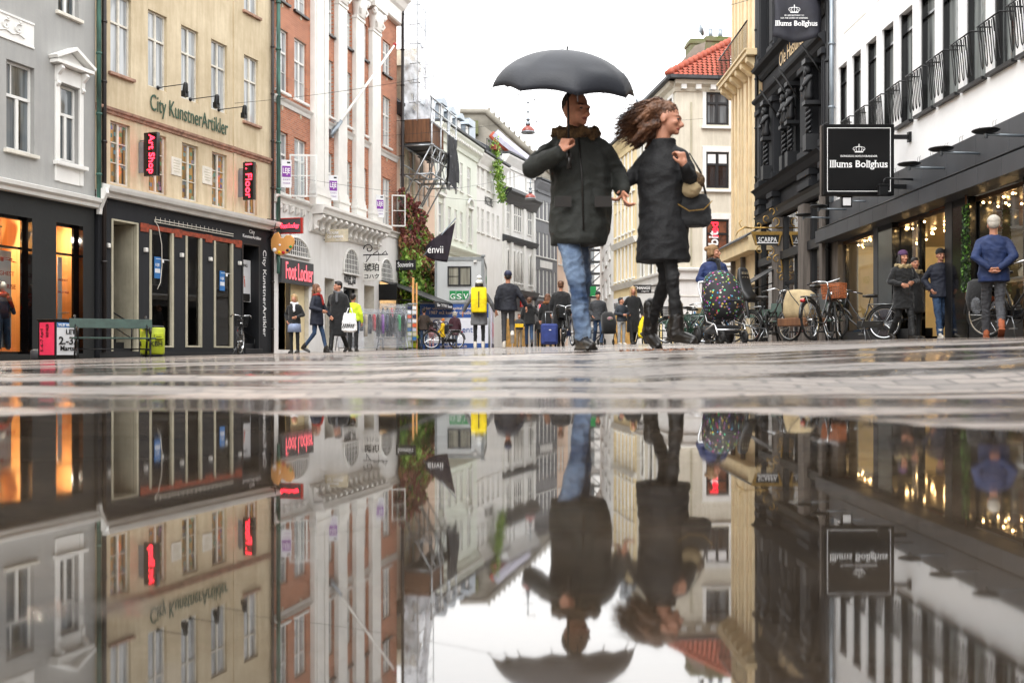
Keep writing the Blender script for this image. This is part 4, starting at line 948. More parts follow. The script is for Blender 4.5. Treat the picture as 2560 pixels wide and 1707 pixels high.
# ivy: many small leaves in a thick uneven mat on the wall
e = dc.at('ivy', 0, 0, 0, 'green ivy turning red towards its top, climbing the wall behind the Souvenirs sign', 'ivy')
def ivy(par, u0, u1, zb, ztf, n, mats, seed=3, out=.5, size=.085):
    rnd = random.Random(seed); mbs = MB()
    for _ in range(n):
        u = rnd.uniform(u0, u1); t = rnd.random(); zt_ = ztf(u); z = zb + (zt_-zb)*t
        edge = noise.noise(Vector((u*1.3, z*1.3, 5)))
        if u > u1-.35+edge*.9 and rnd.random() < .8: continue
        o = .08 + out*(.35+.65*abs(noise.noise(Vector((u*.9, z*.8, 2)))))*(1-.3*t)*rnd.uniform(.3, 1)
        s_ = size*rnd.uniform(.6, 1.3); rt = Euler((rnd.uniform(-.9, .5), rnd.uniform(-.7, .7), rnd.uniform(-3, 3))).to_matrix()
        c0 = Vector((u, -o, z)); k = t + .35*noise.noise(Vector((u*1.2, z*.8, 9))) + rnd.uniform(-.12, .12)
        mi = 0 if k < .34 else 1 if k < .62 else 2 if k < .78 else 3
        if rnd.random() < .2: mi = rnd.choice((0, 1, 4))
        vs = [c0 + rt @ Vector(p) * s_ for p in ((0, 0, -1), (.8, .1, -.25), (.45, -.15, .8), (-.45, -.15, .8), (-.8, .1, -.25))]
        mbs.add(vs, [(0, 1, 2), (0, 2, 3), (0, 3, 4)], mi)
    return mbs.build('leaves', mats, par)
D('ivy_a', '6a9a3c', .5, col2='3f6624', scale=3); D('ivy_b', '9ab850', .5, col2='688a30', scale=3); D('ivy_c', 'a37a50', .6, col2='6f4c30', scale=3); D('ivy_d', '935048', .6, col2='65352f', scale=3); D('ivy_e', '1f3316', .7)
IV = ['ivy_a', 'ivy_b', 'ivy_c', 'ivy_d', 'ivy_e']
ztf = lambda u: dc.z(990, 478)-(u/3.2)**2*1.3+.4*noise.noise(Vector((u*2, 0, 1)))
ivy(e, -.25, U(1064), 0.1, ztf, 15000, IV, out=1.2)
mb = MB(); rnd = random.Random(5)
for k in range(14):
    u = rnd.uniform(.2, U(1055)); pts = [(u+.15*math.sin(z*1.3+k), -.12-.15*abs(math.sin(z+k)), z) for z in [i*.5 for i in range(16)] if z < ztf(u)-.2]
    mb.tube(pts, .035, 5, r2=.012)
mb.build('stem', 'wood_board', e)
# scaffold bracket with boarded box and sheeting
e = dc.at('scaffold', 0, 0, 0, 'steel tube scaffold with a boarded box hanging high on the narrow house', 'scaffolding')
def sp(x, y, o): u_, Y = dc.hit(x, o); return Vector((u_, -o, dc.z(x, y, o)))
O1 = 1.6
z_hi, z_md, z_lo = sp(1000, 232, O1).z, sp(1000, 308, O1).z, sp(1000, 360, O1).z
u0, u1 = .15, U(1062)
mb = MB(); r = .04
for u in (u0, u0+1.4, u0+2.8, u1-1.4, u1):
    for o_ in (.25, O1):
        mb.bar((u, -o_, z_hi+.9 if o_ > 1 else z_hi), (u, -o_, z_md-1.6 if o_ > 1 else z_lo), r, 6)
    mb.bar((u, -.1, z_md), (u, -O1-.1, z_md), r, 6).bar((u, -.1, z_md-1.3), (u, -O1-.1, z_md-1.3), r, 6).bar((u, -.1, z_md-2.6), (u, -O1, z_md), r, 6)
for zz in (z_hi+.9, z_hi+.4, z_hi-.2, z_md, z_md-.6, z_md-1.3): mb.bar((u0-.1, -O1, zz), (u1+.1, -O1, zz), r, 6)
for zz in (z_md, z_md-1.3, z_lo): mb.bar((u0-.1, -.25, zz), (u1+.1, -.25, zz), r, 6)
for k in range(6):
    ua, ub = u0+(u1-u0)*k/6, u0+(u1-u0)*(k+1)/6; mb.bar((ua, -O1, z_md-.6+.6*(k % 2)), (ub, -O1, z_md-.6*(k % 2)), .022, 5).bar((ua, -O1, z_hi+.4*(k % 2)-.2), (ub, -O1, z_hi+.9-.6*(k % 2)), .022, 5).bar((ua, -O1, z_md-1.3*(k % 2)), (ub, -O1, z_md-1.3*((k+1) % 2)), .022, 5)
mb.build('tube_frame', 'steel', e)
MB().box(u0, u1, -O1, -.2, z_md+.04, z_md+.1).build('deck', 'roof_dark', e)
MB().box(u0+.05, u0+2.2, -O1+.1, -.3, z_md+.15, z_hi-.05).build('boarded_box', 'wood_board', e, bevel=.01)
mb = MB(); n = 14; vs = []; fs = []
for i in range(n+1):
    for j in range(7):
        u = u0+2.3+(u1-u0-2.3)*i/n; vs.append((u, -O1-.06-.12*math.sin(i*1.3+j*.5), z_hi-.3+(z_md-1.0-z_hi)*j/6-.25*math.sin(i*.9)*(j/6)))
for i in range(n):
    for j in range(6): fs.append((i*7+j, (i+1)*7+j, (i+1)*7+j+1, i*7+j+1))
mb.add(vs, fs, 0, True).build('dark_sheeting', 'roof_dark', e)
# white plastic wrap rising above
mb = MB(); vs = []; fs = []; n, m = 18, 10; zA_, zB_ = z_hi-.1, sp(1010, -60, .6).z
for j in range(m+1):
    t = j/m; w0 = u0-.1; w1 = u0+3.6-1.0*t+.3*math.sin(t*7)
    for i in range(n+1):
        s = i/n; vs.append((w0+(w1-w0)*s, -.2-.9*math.sin(s*math.pi)*(1-.3*t)-.12*noise.noise(Vector((s*5, t*6, 1))), zA_+(zB_-zA_)*t))
for j in range(m):
    for i in range(n): fs.append((j*(n+1)+i, j*(n+1)+i+1, (j+1)*(n+1)+i+1, (j+1)*(n+1)+i))
mb.add(vs, fs, 0, True).build('plastic_wrap', 'wrap_sheet', e)
mb = MB()
for k in range(7): zz = zA_+(zB_-zA_)*k/7; mb.bar((u0, -.9, zz), (u0+2.6, -.9, zz), .02, 5).bar((u0+.3, -.3, zz), (u0+.3, -1.0, zz+.0), .02, 5)
for u in (u0+.1, u0+1.3, u0+2.5): mb.bar((u, -.9, zA_), (u, -.9, zB_), .022, 5)
mb.build('upper_frame', 'steel', e)

# ---- the white street run further on
def simple_house(fc, nm, label, y_eave, colsx, rowsy, wallm, refx, extra=None, style='cross', roof='zinc', eaveprof=None, frame='white_trim', paneM='pane_pale', zbase=None, pitch=2.6):
    h = fc.root(nm, label, 'building'); xr = refx
    z_e = fc.z(xr, y_eave)
    ow = [(fc.u(x0), fc.u(x1), *rowz(fc, xr, a_, b_)) for (a_, b_) in rowsy for (x0, x1) in colsx]
    wall(h, fc, 0, fc.len, -.5, z_e, ow, wallm, rec=.12, depth=10)
    for o in ow: window(h, o[0]+.003, o[1]-.003, o[2]+.003, o[3]-.003, frame, paneM, .06, style, .06, sill='white_trim')
    MB().prismx([(-.3, z_e+.0), (4.5, z_e+pitch), (10, z_e)], 0.01, fc.len-.01).build('roof', roof, h)
    cornice(h, 0, fc.len, z_e, eaveprof or [(.1, -.7), (.15, -.5), (.3, -.3), (.42, -.12), (.5, -.02), (.5, .1), (.02, .12)], wallm)
    cornice(h, 0, fc.len, z_e+.13, [(.5, 0), (.62, .02), (.62, .14), (.5, .15)], 'roof_dark', 'gutter')
    return h, z_e, ow
h, z_e, ow = simple_house(dd, 'mint_house', 'pale mint stucco house with zinc dormers and arched window heads', 323, [(1092, 1106), (1120, 1128), (1136, 1143), (1150, 1157), (1168, 1177)], [(380, 455), (510, 585)], 'mint_render', 1107)
for k in (5, 9):
    o = ow[k]; m = (o[0]+o[1])/2; z = o[3]+.55; rr = (o[1]-o[0])*.75
    mb = MB(); mb.tube([(m+rr*math.cos(t), -.12, z+rr*.8*math.sin(t)) for t in [math.pi*i/10 for i in range(11)]], .09, 6); mb.box(m-rr, m+rr, -.18, 0, z-.15, z)
    mb.box(o[0]-.22, o[0]-.02, -.1, 0, o[2]-.3, z-.16).box(o[1]+.02, o[1]+.22, -.1, 0, o[2]-.3, z-.16); mb.build('window_head', 'white_trim', h)
cornice(h, 0, dd.len, dd.z(1107, 612), [(.1, -.4), (.15, -.3), (.3, -.1), (.35, 0), (.02, .05)], 'mint_render', 'belt_course')
mb = MB()
for k in range(24): x = .2+k*(dd.len-.4)/23; mb.box(x-.08, x+.08, -.45, -.1, z_e-.32, z_e-.18)
mb.build('dentils', 'white_trim', h)
for (x0, x1, y0, y1) in ((1096, 1108, 247, 320), (1119, 1130, 268, 345), (1142, 1151, 285, 352), (1163, 1173, 300, 372)):
    p, q = dd.u(x0, -.7), dd.u(x1, -.7); za = z_e+.2; zb_ = dd.z(x0, y0, -.7)
    d_ = MB().box(p, q, .7, 3.5, za, zb_-.25).build('dormer', 'zinc', h)
    m = (p+q)/2; rr = (q-p)/2+.12; prof = [(m+rr*math.cos(math.pi*(1-i/10)), zb_-.28+rr*.75*math.sin(math.pi*i/10)) for i in range(11)]
    MB().prism(prof, .45, 3.5).build('dormer_roof', 'zinc', d_)
    MB().box(p+.08, q-.08, .66, .7, za+.2, zb_-.35).box(m-.03, m+.03, .64, .66, za+.2, zb_-.35).build('dormer_frame', 'white_trim', d_)
h, z_e, ow = simple_house(de, 'white_house', 'plain white house with roof terrace railing and a trailing plant on its eaves', 388, [(1190.5+2, 1198), (1203, 1210), (1217, 1224), (1230, 1236), (1242, 1247.5)], [(412, 464), (518, 578)], 'white_render', 1195)
text('house_lettering', 'ANGLETERRE 3', h, (de.u(1211), -.02, de.z(1211, 510)), width=de.u(1232)-de.u(1211), height=.55, mat='ink')
mb = MB()
for k in range(12): u = de.len*.2+k*.28; mb.bar((u, -.3, z_e+.1), (u, -.3, z_e+1.2), .02, 5)
mb.bar((de.len*.2, -.3, z_e+1.2), (de.len*.2+3.2, -.3, z_e+1.2), .03, 5); mb.build('roof_railing', 'black_metal', h)
MB().box(.3, 1.5, .6, 3, z_e+.2, z_e+2.4).build('roof_box', 'zinc', h)
e = de.at('hanging_plant', de.len*.35, 0, z_e+1.0, 'yellow green trailing plant spilling over the eaves of the plain white house', 'plant')
mb = MB(); rnd = random.Random(8)
for _ in range(900):
    t = rnd.random(); u = t*1.7+rnd.gauss(0, .22); z = -t*3.3+rnd.gauss(0, .3)*(1-t*.4); c0 = Vector((u, -.55+rnd.gauss(0, .15), z)); s_ = .1*rnd.uniform(.6, 1.3)
    rt = Euler((rnd.uniform(-1, 1), rnd.uniform(-1, 1), rnd.uniform(-3, 3))).to_matrix(); mb.add([c0+rt @ Vector(p)*s_ for p in ((0, 0, -1), (.6, 0, 0), (0, 0, 1), (-.6, 0, 0))], [(0, 1, 2, 3)], rnd.choice((0, 1, 1)))
mb.build('leaves', ['ivy_a', 'ivy_b'], e); MB().box(-.3, .5, -.75, -.4, -.4, -.1).build('planter', 'terracotta', e)
# house with arcaded window bays
h, z_e, ow = simple_house(df, 'arcade_house', 'light grey stone house with round-arched window groups and a dark roof', 392, [(1262, 1267), (1272, 1277), (1282, 1287), (1312, 1316)], [(422, 462)], 'white_render', 1262, roof='roof_dark')
cornice(h, 0, df.len, df.z(1262, 478), [(.15, -.8), (.3, -.5), (.5, -.2), (.7, -.05), (.7, .15), (.05, .2)], 'dark_stone', 'belt_course')
def arched(par, fc, x0, x1, yt, yb, xr, mat='pane'):
    p, q = fc.u(x0), fc.u(x1); z0, z1 = rowz(fc, xr, yt, yb); m = (p+q)/2; r_ = (q-p)/2
    arc = [(m+r_*math.cos(math.pi*(1-i/10)), z1-r_+r_*math.sin(math.pi*i/10)) for i in range(11)]
    f = MB().tube([(x, -.03, z) for x, z in [(p, z0)]+arc+[(q, z0)]], .09, 6).box(p-.12, q+.12, -.12, 0, z0-.12, z0).build('window', 'white_trim', par)
    MB().prism([(p, z0)]+arc+[(q, z0)], -.012, -.002).build('pane', mat, f)
for (x0, x1) in ((1266, 1272), (1281, 1286), (1290, 1295), (1299, 1304), (1322, 1328)): arched(h, df, x0, x1, 622, 702, 1266, 'pane_dark' if 1280 < x0 < 1300 else 'pane')
for (x0, x1) in ((1264, 1272), (1283, 1291), (1293, 1302), (1318, 1328)): 
    o = (df.u(x0), df.u(x1), *rowz(df, 1264, 504, 572)); f = window(h, *o, 'white_trim', 'pane_dark' if 1280 < x0 < 1303 else 'pane', -.06, 'cross', .07)
for x in (1259, 1276, 1308, 1332): MB().box(df.u(x)-.2, df.u(x)+.2, -.16, 0, df.z(1262, 715), df.z(1262, 505)).build('pilaster', 'white_trim', h)
cornice(h, 0, df.len, df.z(1262, 590), [(.1, -.4), (.3, -.2), (.4, 0), (.05, .1)], 'grey_stone', 'belt_course'); cornice(h, 0, df.len, df.z(1262, 722), [(.1, -.5), (.3, -.3), (.45, 0), (.05, .1)], 'dark_stone', 'belt_course')
s_ = MB().box(df.u(1290), df.u(1302), -.4, -.3, df.z(1290, 768), df.z(1290, 748)).build('red_sign', 'red_light', h)
MB().box(df.u(1258), df.u(1330), -.05, 0, df.z(1262, 775), df.z(1262, 735)).build('shop_fascia', 'midgrey_render', h)
for x in (1262, 1282, 1304): MB().box(df.u(x), df.u(x+15), -.06, 0, .25, 2.6).build('shop_window', 'interior_warm', h)
h, z_e, ow = simple_house(dg_, 'grey_corner_house', 'mid grey rendered house with white windows turning with the street', 455, [(1338, 1343), (1347, 1352), (1357, 1362), (1366, 1371), (1376, 1380), (1385, 1389)], [(495, 545), (578, 638), (672, 738)], 'midgrey_render', 1340, roof='roof_dark')
cornice(h, 0, dg_.len, dg_.z(1340, 752), [(.1, -.4), (.3, -.1), (.4, 0), (.05, .1)], 'midgrey_render', 'belt_course')
MB().box(dg_.u(1350), dg_.u(1380), -.04, 0, dg_.z(1350, 668), dg_.z(1350, 650)).build('white_band', 'white_trim', h)
q = MB().box(dg_.u(1340), dg_.u(1358), -.2, -.1, dg_.z(1340, 778), dg_.z(1340, 756)).build('shop_sign', 'white_poster', h); text('lettering', 'H&M', q, (dg_.u(1343), -.22, dg_.z(1343, 774)), width=.45, height=.35, mat='neon_red', bold=.02)
for x in (1342, 1360, 1376): MB().box(dg_.u(x), dg_.u(x+12), -.06, 0, .25, 2.6).build('shop_window', 'interior_warm', h)
fh = Fac(1393, dg_.Yr, 1420, vp=2200)
h, z_e, ow = simple_house(fh, 'cream_house', 'narrow cream house with white windows seen beside the denim leg', 480, [(1396, 1401), (1405, 1410)], [(500, 560), (600, 660), (700, 745)], 'pink_render', 1396, roof='roof_dark')
# curved grey building closing the view
cy = 96; X0 = (1512-CX)/F*cy; e = empty('curved_house', (X0, cy, 0)); tag(e, 'tall grey building with a rounded corner closing the street', 'building')
zt = EYE+(HY-500)/F*cy; rr = 3.3
mb = MB(); n = 24
def ring(z, r_): return [(r_*math.cos(t), r_*math.sin(t), z) for t in [2*math.pi*k/40 for k in range(40)]]
mb.lathe([(rr, -.5), (rr, zt)], n=40).box(-rr-8, 0, 0, 8, -.5, zt).box(0, 8, -rr*.2, 8, -.5, zt-.3); mb.build('wall', 'white_render', e)
mb = MB()
for z in (zt, zt*.72, zt*.36): mb.lathe([(rr+.02, z-.3), (rr+.35, z-.05), (rr+.35, z+.1), (rr+.02, z+.2)], n=40)
mb.build('cornice', 'white_trim', e)
MB().lathe([(rr, zt), (rr*.9, zt+1.2), (rr*.5, zt+2.4), (0, zt+3)], n=40).build('roof', 'zinc', e)
for zc_ in (zt*.12, zt*.47, zt*.62, zt*.84):
    for ang in (-150, -120, -90, -60, -30):
        q_ = Matrix.Rotation(R(ang+90), 4, 'Z'); f = MB().box(-.55, .55, -rr-.06, -rr+.1, zc_-.9, zc_+1.0).xf(q_).build('window', 'white_trim', e); MB().box(-.45, .45, -rr-.08, -rr+.1, zc_-.8, zc_+.9).xf(q_).build('pane', 'pane', f)
# tower scaffold before it
e = empty('tower_scaffold', ((1475-CX)/F*84, 84, 0)); tag(e, 'dark tower scaffold in front of the rounded grey corner', 'scaffolding')
mb = MB(); zt = EYE+(HY-520)/F*84
for x in (-1.1, 0, 1.1):
    for y in (0, 1.2): mb.bar((x, y, 0), (x, y, zt), .07, 5)
z = 1
while z < zt:
    mb.bar((-1.2, 0, z), (1.2, 0, z), .06, 5).bar((-1.2, 1.2, z), (1.2, 1.2, z), .06, 5).bar((-1.1, 0, z), (0, 0, z+1.0), .05, 5).bar((0, 0, z), (1.1, 0, z+1.0), .05, 5).box(-1.1, 1.1, 0, 1.2, z-.05, z+.02); z += 1.0
mb.build('frame', 'roof_dark', e)
s_ = MB().box(-.6, .5, -.15, -.1, EYE+(HY-740)/F*84, EYE+(HY-716)/F*84).build('green_sign', 'gsv_green', e)

# big bare gable behind the white houses
Yg = 84
def G(x, y): p = P3(x, y, Yg); return (p.x, p.z)
h = empty('gable_house', (0, 0, 0)); tag(h, 'tall bare rendered gable with a sloping roof edge behind the white houses', 'building')
MB().prism([G(1100, 520), G(1150, 284), G(1158, 279), G(1216, 281), G(1330, 380), G(1420, 470), G(1420, 520)], Yg, Yg+12).build('gable_wall', 'gable_render', h)
mb = MB(); rnd = random.Random(4)
a_, b_ = P3(1216, 280, Yg), P3(1420, 469, Yg); mb.tube([P3(1150, 279, Yg), a_, b_], .28, 6)
for k in range(16): p = a_.lerp(b_, (k+.5)/16); mb.bar(p, p+Vector((0, 0, .55)), .11, 5)
mb.build('ridge_coping', 'gable_render', h)
h2 = empty('red_roof_house', (0, 0, 0)); tag(h2, 'low tiled roof with a pale skylight strip leaning against the bare gable', 'building')
Yg2 = 80
def G2(x, y, Y=Yg2): p = P3(x, y, Y); return p
MB().prism([(G2(1180, 318).x, G2(1180, 318).z), (G2(1204, 312).x, G2(1204, 312).z), (G2(1232, 332).x, G2(1232, 332).z), (G2(1318, 402).x, G2(1318, 402).z), (G2(1318, 470).x, G2(1318, 470).z), (G2(1180, 470).x, G2(1180, 470).z)], Yg2, Yg2+3).build('wall', 'gable_render', h2)
mb = MB(); mb.tube([G2(1228, 335, 79.8), G2(1255, 362, 79.8), G2(1315, 405, 79.8)], .3, 6, flat=.5); mb.build('roof', 'tile_red', h2)
MB().tube([G2(1238, 332, 79.4), G2(1262, 354, 79.4), G2(1322, 402, 79.4)], .34, 4, flat=.3).build('skylight_strip', 'banner_side', h2)
MB().box(G2(1178, 0).x, G2(1196, 0).x, 79.2, 80, G2(0, 340).z, G2(0, 308).z).build('chimney', 'moss_stone', h2)

# ---- site hut and hoarding
Yc = 46
X = lambda x, Y=Yc: (x-CX)/F*Y
Zz = lambda y, Y=Yc: EYE+(HY-y)/F*Y
e = empty('site_hut', (X(1088), Yc, 0)); tag(e, 'grey site container with a dark framed window and a green GSV logo', 'site container')
Wd = X(1208)-X(1088); zb_, zt_ = Zz(760), Zz(644); Dp = 5.0
mb = MB(); mb.box(0, Wd, 0, Dp, zb_, zt_)
k = 0
while .1+k*.11 < Wd-.08: mb.box(.1+k*.11, .15+k*.11, -.02, 0, zb_+.12, zt_-.15); k += 1
k = 0
while .1+k*.14 < Dp-.08: mb.box(Wd, Wd+.02, .1+k*.14, .16+k*.14, zb_+.12, zt_-.15); k += 1
mb.build('body', 'container', e)
mb = MB(); t = .09
mb.box(-.02, t, -.045, .06, zb_, zt_+.02).box(Wd-t, Wd+.045, -.045, .06, zb_, zt_+.02).box(t, Wd-t, -.044, .05, zt_-.14, zt_+.03).box(t, Wd-t, -.044, .05, zb_, zb_+.1).box(Wd-.02, Wd+.044, .06, Dp, zt_-.12, zt_+.03).box(Wd-.02, Wd+.044, Dp-.1, Dp+.04, zb_, zt_).box(Wd-.1, Wd+.1, -.1, .08, zt_+.03, zt_+.12)
mb.build('corner_frame', 'container_trim', e, bevel=.01)
x0, x1, z0, z1 = X(1119)-X(1088), X(1178)-X(1088), Zz(715), Zz(666)
f = MB().box(x0, x0+.06, -.07, -.0, z0, z1).box(x1-.06, x1, -.07, 0, z0, z1).box(x0+.06, x1-.06, -.07, 0, z1-.06, z1).box(x0+.06, x1-.06, -.07, 0, z0, z0+.06).box((x0+x1)/2-.05, (x0+x1)/2+.05, -.068, 0, z0+.06, z1-.06).box(x0+.06, (x0+x1)/2-.05, -.05, -.03, (z0+z1)/2-.02, (z0+z1)/2).build('window', 'black_paint', e)
MB().quad((x0, -.03, z0), (x1, -.03, z0), (x1, -.03, z1), (x0, -.03, z1)).build('pane', 'pane_hut', f) if 'pane_hut' in MATS else MB().quad((x0, -.03, z0), (x1, -.03, z0), (x1, -.03, z1), (x0, -.03, z1)).build('pane', 'pane', f)
x0, z0, z1 = X(1124)-X(1088), Zz(749), Zz(727)
for k, ch in enumerate('GSV'):
    w_ = (X(1173.5)-X(1124))/3; q = MB().box(x0+k*w_, x0+(k+1)*w_-.02, -.04, -.022, z0, z1).build('logo_square', 'gsv_green', e); text('logo_letter', ch, q, (x0+k*w_+.03, -.045, z0+.02), width=w_-.08, height=(z1-z0)*.62, mat='white_ink', bold=.012)
q = text('side_logo', 'GSV', e, (0, 0, 0), width=.9, height=.35, mat='gsv_green'); q.matrix_local = Matrix(((0,0,1,Wd+.03),(1,0,0,3.6),(0,1,0,zt_-.9),(0,0,0,1)))
MB().box(X(1184)-X(1088), X(1192)-X(1088), -.12, -.04, Zz(656), Zz(651)).build('hut_lamp', 'white_paint', e)
# support below the hut: site wall
Yh = 44.6
e = empty('hoarding', (X(1050, Yh), Yh, 0)); tag(e, 'blue and white site hoarding with a property investor advert below the hut', 'hoarding')
W2 = X(1223, Yh)-X(1050, Yh); zt_ = Zz(758, Yh); z0_ = gz(-4, Yh)-.05
q = MB().box(0, W2, 0, .06, z0_, zt_).build('panel', 'banner_white', e)
MB().box(0, W2, -.012, -.002, Zz(794, Yh), zt_-.03).box(0, W2, -.012, -.002, z0_+.02, Zz(858, Yh)).build('blue_band', 'banner_blue', q)
MB().box(-.03, W2+.05, -.03, .08, zt_-.02, zt_+.03).bar((W2, -.04, z0_), (W2, -.04, zt_), .04).bar((W2*.5, .12, z0_), (W2*.5, .12, zt_), .04).build('hoarding_frame', 'container_trim', e)
tx = lambda s, x0, x1, y, hh, m_, **k: text('lettering', s, q, (X(x0, Yh)-X(1050, Yh), -.02, Zz(y, Yh)), width=X(x1, Yh)-X(x0, Yh), height=hh, mat=m_, extrude=.003, **k)
tx('Her udvikler Capital Investment', 1060, 1211, 776, .16, 'cream_ink', bold=.006); tx('1987 m2 kontor til udlejning', 1074, 1200, 788, .19, 'cream_ink', bold=.006)
tx('Capital', 1082, 1150, 818, .34, 'banner_blue'); tx('Investment', 1092, 1182, 831, .27, 'banner_blue'); tx('capitalinvestment.dk', 1100, 1168, 870, .15, 'cream_ink')
# right-hand return of the hoarding running back
Ln = 5.0
q2 = MB().box(W2+.06, W2+.12, 0, Ln, z0_, zt_).build('side_panel', 'banner_side', e)
MB().box(W2+.122, W2+.13, .1, Ln-.1, z0_+.02, Zz(858, Yh)).build('blue_band', 'navy', q2)
mb = MB()
for k in range(6): mb.box(W2+.122, W2+.13, .5+k*.7, .8+k*.7, z0_+.5+.1*(k % 3), z0_+1.3)
mb.build('pink_print', 'pink_print', q2)
MB().box(W2-.02, W2+.1, -.02, .0, z0_, z0_+.0).build('post_foot', 'black_metal', e)

# ---- flag
e = empty('shop_flag', (X(1068, 40), 40, Zz(650, 40))); tag(e, 'dark purple shop flag with white letters hanging over the site hut', 'flag')
def fq(x, y, d=0): return ((x-1068)/F*40, d, (650-y)/F*40)
MB().tube([fq(1140, 545), fq(1058, 640)], .025, 6).build('flag_pole', 'zinc', e)
n = 12; vs = []; fs = []
for i in range(n+1):
    for j in range(n+1):
        s, t = i/n, j/n; top = (1138-s*74, 549+s*60+6); bot = (1119, 655) if False else (1118-s*56, 655+math.sin(s*2.6)*8-s*22)
        x = top[0]+(bot[0]-top[0])*t*(1 if s > .0 else 1); y = top[1]+(bot[1]-top[1])*t
        vs.append(fq(x, y, .12*math.sin(s*7+t*2)))
for i in range(n):
    for j in range(n): fs.append((i*(n+1)+j, (i+1)*(n+1)+j, (i+1)*(n+1)+j+1, i*(n+1)+j+1))
q = MB().add(vs, fs, 0, True).build('flag_cloth', 'flag_purple', e)
so_m = q.modifiers.new('s', 'SOLIDIFY'); so_m.thickness = .01
text('lettering', 'envii', q, (fq(1070, 0)[0], -.16, fq(0, 634)[2]), width=.62, height=.28, mat='white_ink')

# ---- hanging street lamps and their wires
def street_lamp(x, y0, y1, wpx, label, first=None):
    dia = .62; Y = dia*F/wpx
    p = P3(x, y1, Y)
    if first: e = dup(first); e.location = p; e['label'] = label; return e
    e = empty('hanging_lamp', p); tag(e, label, 'street lamp', 'red dome lamps hung over the street')
    R_ = dia/2; prof = [(R_, 0), (R_, .05)]+[(R_*math.cos(R(a_)), .05+R_*.9*math.sin(R(a_))) for a_ in (15, 30, 45, 60, 75)]+[(.06, .36)]
    MB().lathe(prof, n=24).build('shade', 'lamp_red', e); MB().lathe([(R_*1.02, -.01), (R_*1.03, .05), (R_*.98, .06)], n=24).build('rim', 'zinc', e)
    H_ = (y1-y0)/F*Y
    MB().lathe([(.1, .34), (.12, .4), (.07, .5), (.05, .55)]).bar((0, 0, .5), (0, 0, H_-.1), .022).ell((0, 0, .95), .06).ell((0, 0, H_-.12), .06).lathe([(.02, 0), (.09, .02), (.09, .1), (.02, .12)], (0, 0, .55)).build('stem', 'zinc', e)
    MB().bar((-.25, 0, .45), (.4, 0, .5), .012).bar((-.2, 0, .97), (.25, 0, .97), .012).bar((-.05, 0, H_), (.35, 0, H_), .012).ell((.4, 0, .5), .04).ell((.3, 0, H_), .035).build('wire_clamp', 'black_metal', e)
    return e
l1 = street_lamp(1320, 250, 333, 34.5, 'red dome lamp on a long stem, largest, just left of the umbrella man')
for (x, y0, y1, w_, lb) in ((1326, 430, 498, 26.5, 'second red dome lamp, level with the man’s elbow'), (1327, 545, 590, 19.5, 'third red dome lamp, below the second against the grey house'), (1493, 640, 672, 12.5, 'small red dome lamp before the rounded grey corner')): street_lamp(x, y0, y1, w_, lb, l1)
def wire(i, p, q, sag, label, r=.006):
    p, q = Vector(p), Vector(q); pts = [p.lerp(q, k/16)-Vector((0, 0, sag*4*(k/16)*(1-k/16))) for k in range(17)]
    o = MB().tube(pts, r, 4).build('overhead_wire', 'black_metal'); tag(o, label, 'wire', 'wires strung across the street')
Yl = .62*F/34.5
wire(0, bb.W(9, 0, 9.5), (X(1320, Yl), Yl, EYE+(HY-300)/F*Yl), .1, 'thin wire from the brick house to the nearest dome lamp')
wire(1, (X(1320, Yl), Yl, EYE+(HY-300)/F*Yl), (9.0, Yl+2, 11.2), .15, 'thin wire from the nearest dome lamp towards the right hand roofs')
wire(2, cb.W(6, 0, 8.2), (8.1, 24, 9.4), .5, 'thin wire sagging between the ochre house and the white department store')
wire(3, bb.W(2, 0, 6.5), (8.4, 50, 7.8), .5, 'thin wire crossing low from the brick house to the beige corner')
Yl2 = .62*F/26.5
wire(4, dd.W(1, 0, 9.3), (X(1326, Yl2), Yl2, EYE+(HY-432)/F*Yl2), .1, 'thin wire from the mint house to the second dome lamp')
wire(5, (X(1326, Yl2), Yl2, EYE+(HY-432)/F*Yl2), (8.2, 56, 9.0), .2, 'thin wire from the second dome lamp to the right hand houses')
# ================================================================= RIGHT SIDE
def YW(x): return 8.264/((x-CX)/F+.004)
def serif_text(name, s, parent, loc, rot=(R(90),0,0), **kw):
    """lettering with slab serifs on the free ends of its stems"""
    size_w = kw.pop('width'); mat = kw.get('mat', 'white_ink')
    me = text_data(s, size=1.0, **kw)
    ys = [v.co.y for v in me.vertices]; y0 = min(ys); mb = MB(); th = .035
    seen = set()
    for e in me.edges:
        a_, b_ = me.vertices[e.vertices[0]].co, me.vertices[e.vertices[1]].co
        if a_.z < 0 or b_.z < 0: continue
        if abs(a_.y-b_.y) < 1e-4 and .03 < abs(a_.x-b_.x) < .2:
            k = (round(min(a_.x, b_.x), 2), round(a_.y, 2))
            if k in seen: continue
            seen.add(k); l, r = min(a_.x, b_.x)-.055, max(a_.x, b_.x)+.055
            mb.box(l, r, a_.y-th/2, a_.y+th/2, -.003, .0045)
    n = len(me.vertices); base = MB()
    base.add([v.co[:] for v in me.vertices], [tuple(p.vertices) for p in me.polygons]); base.add(mb.v, mb.f)
    xs = [v[0] for v in base.v]; sx = size_w/(max(xs)-min(xs)); x0 = min(xs); ymin = min(v[1] for v in base.v)
    base.v = [((v[0]-x0)*sx, (v[1]-ymin)*sx, v[2]) for v in base.v]
    return link(name, base.data(name, mat), parent, 0, loc, rot)
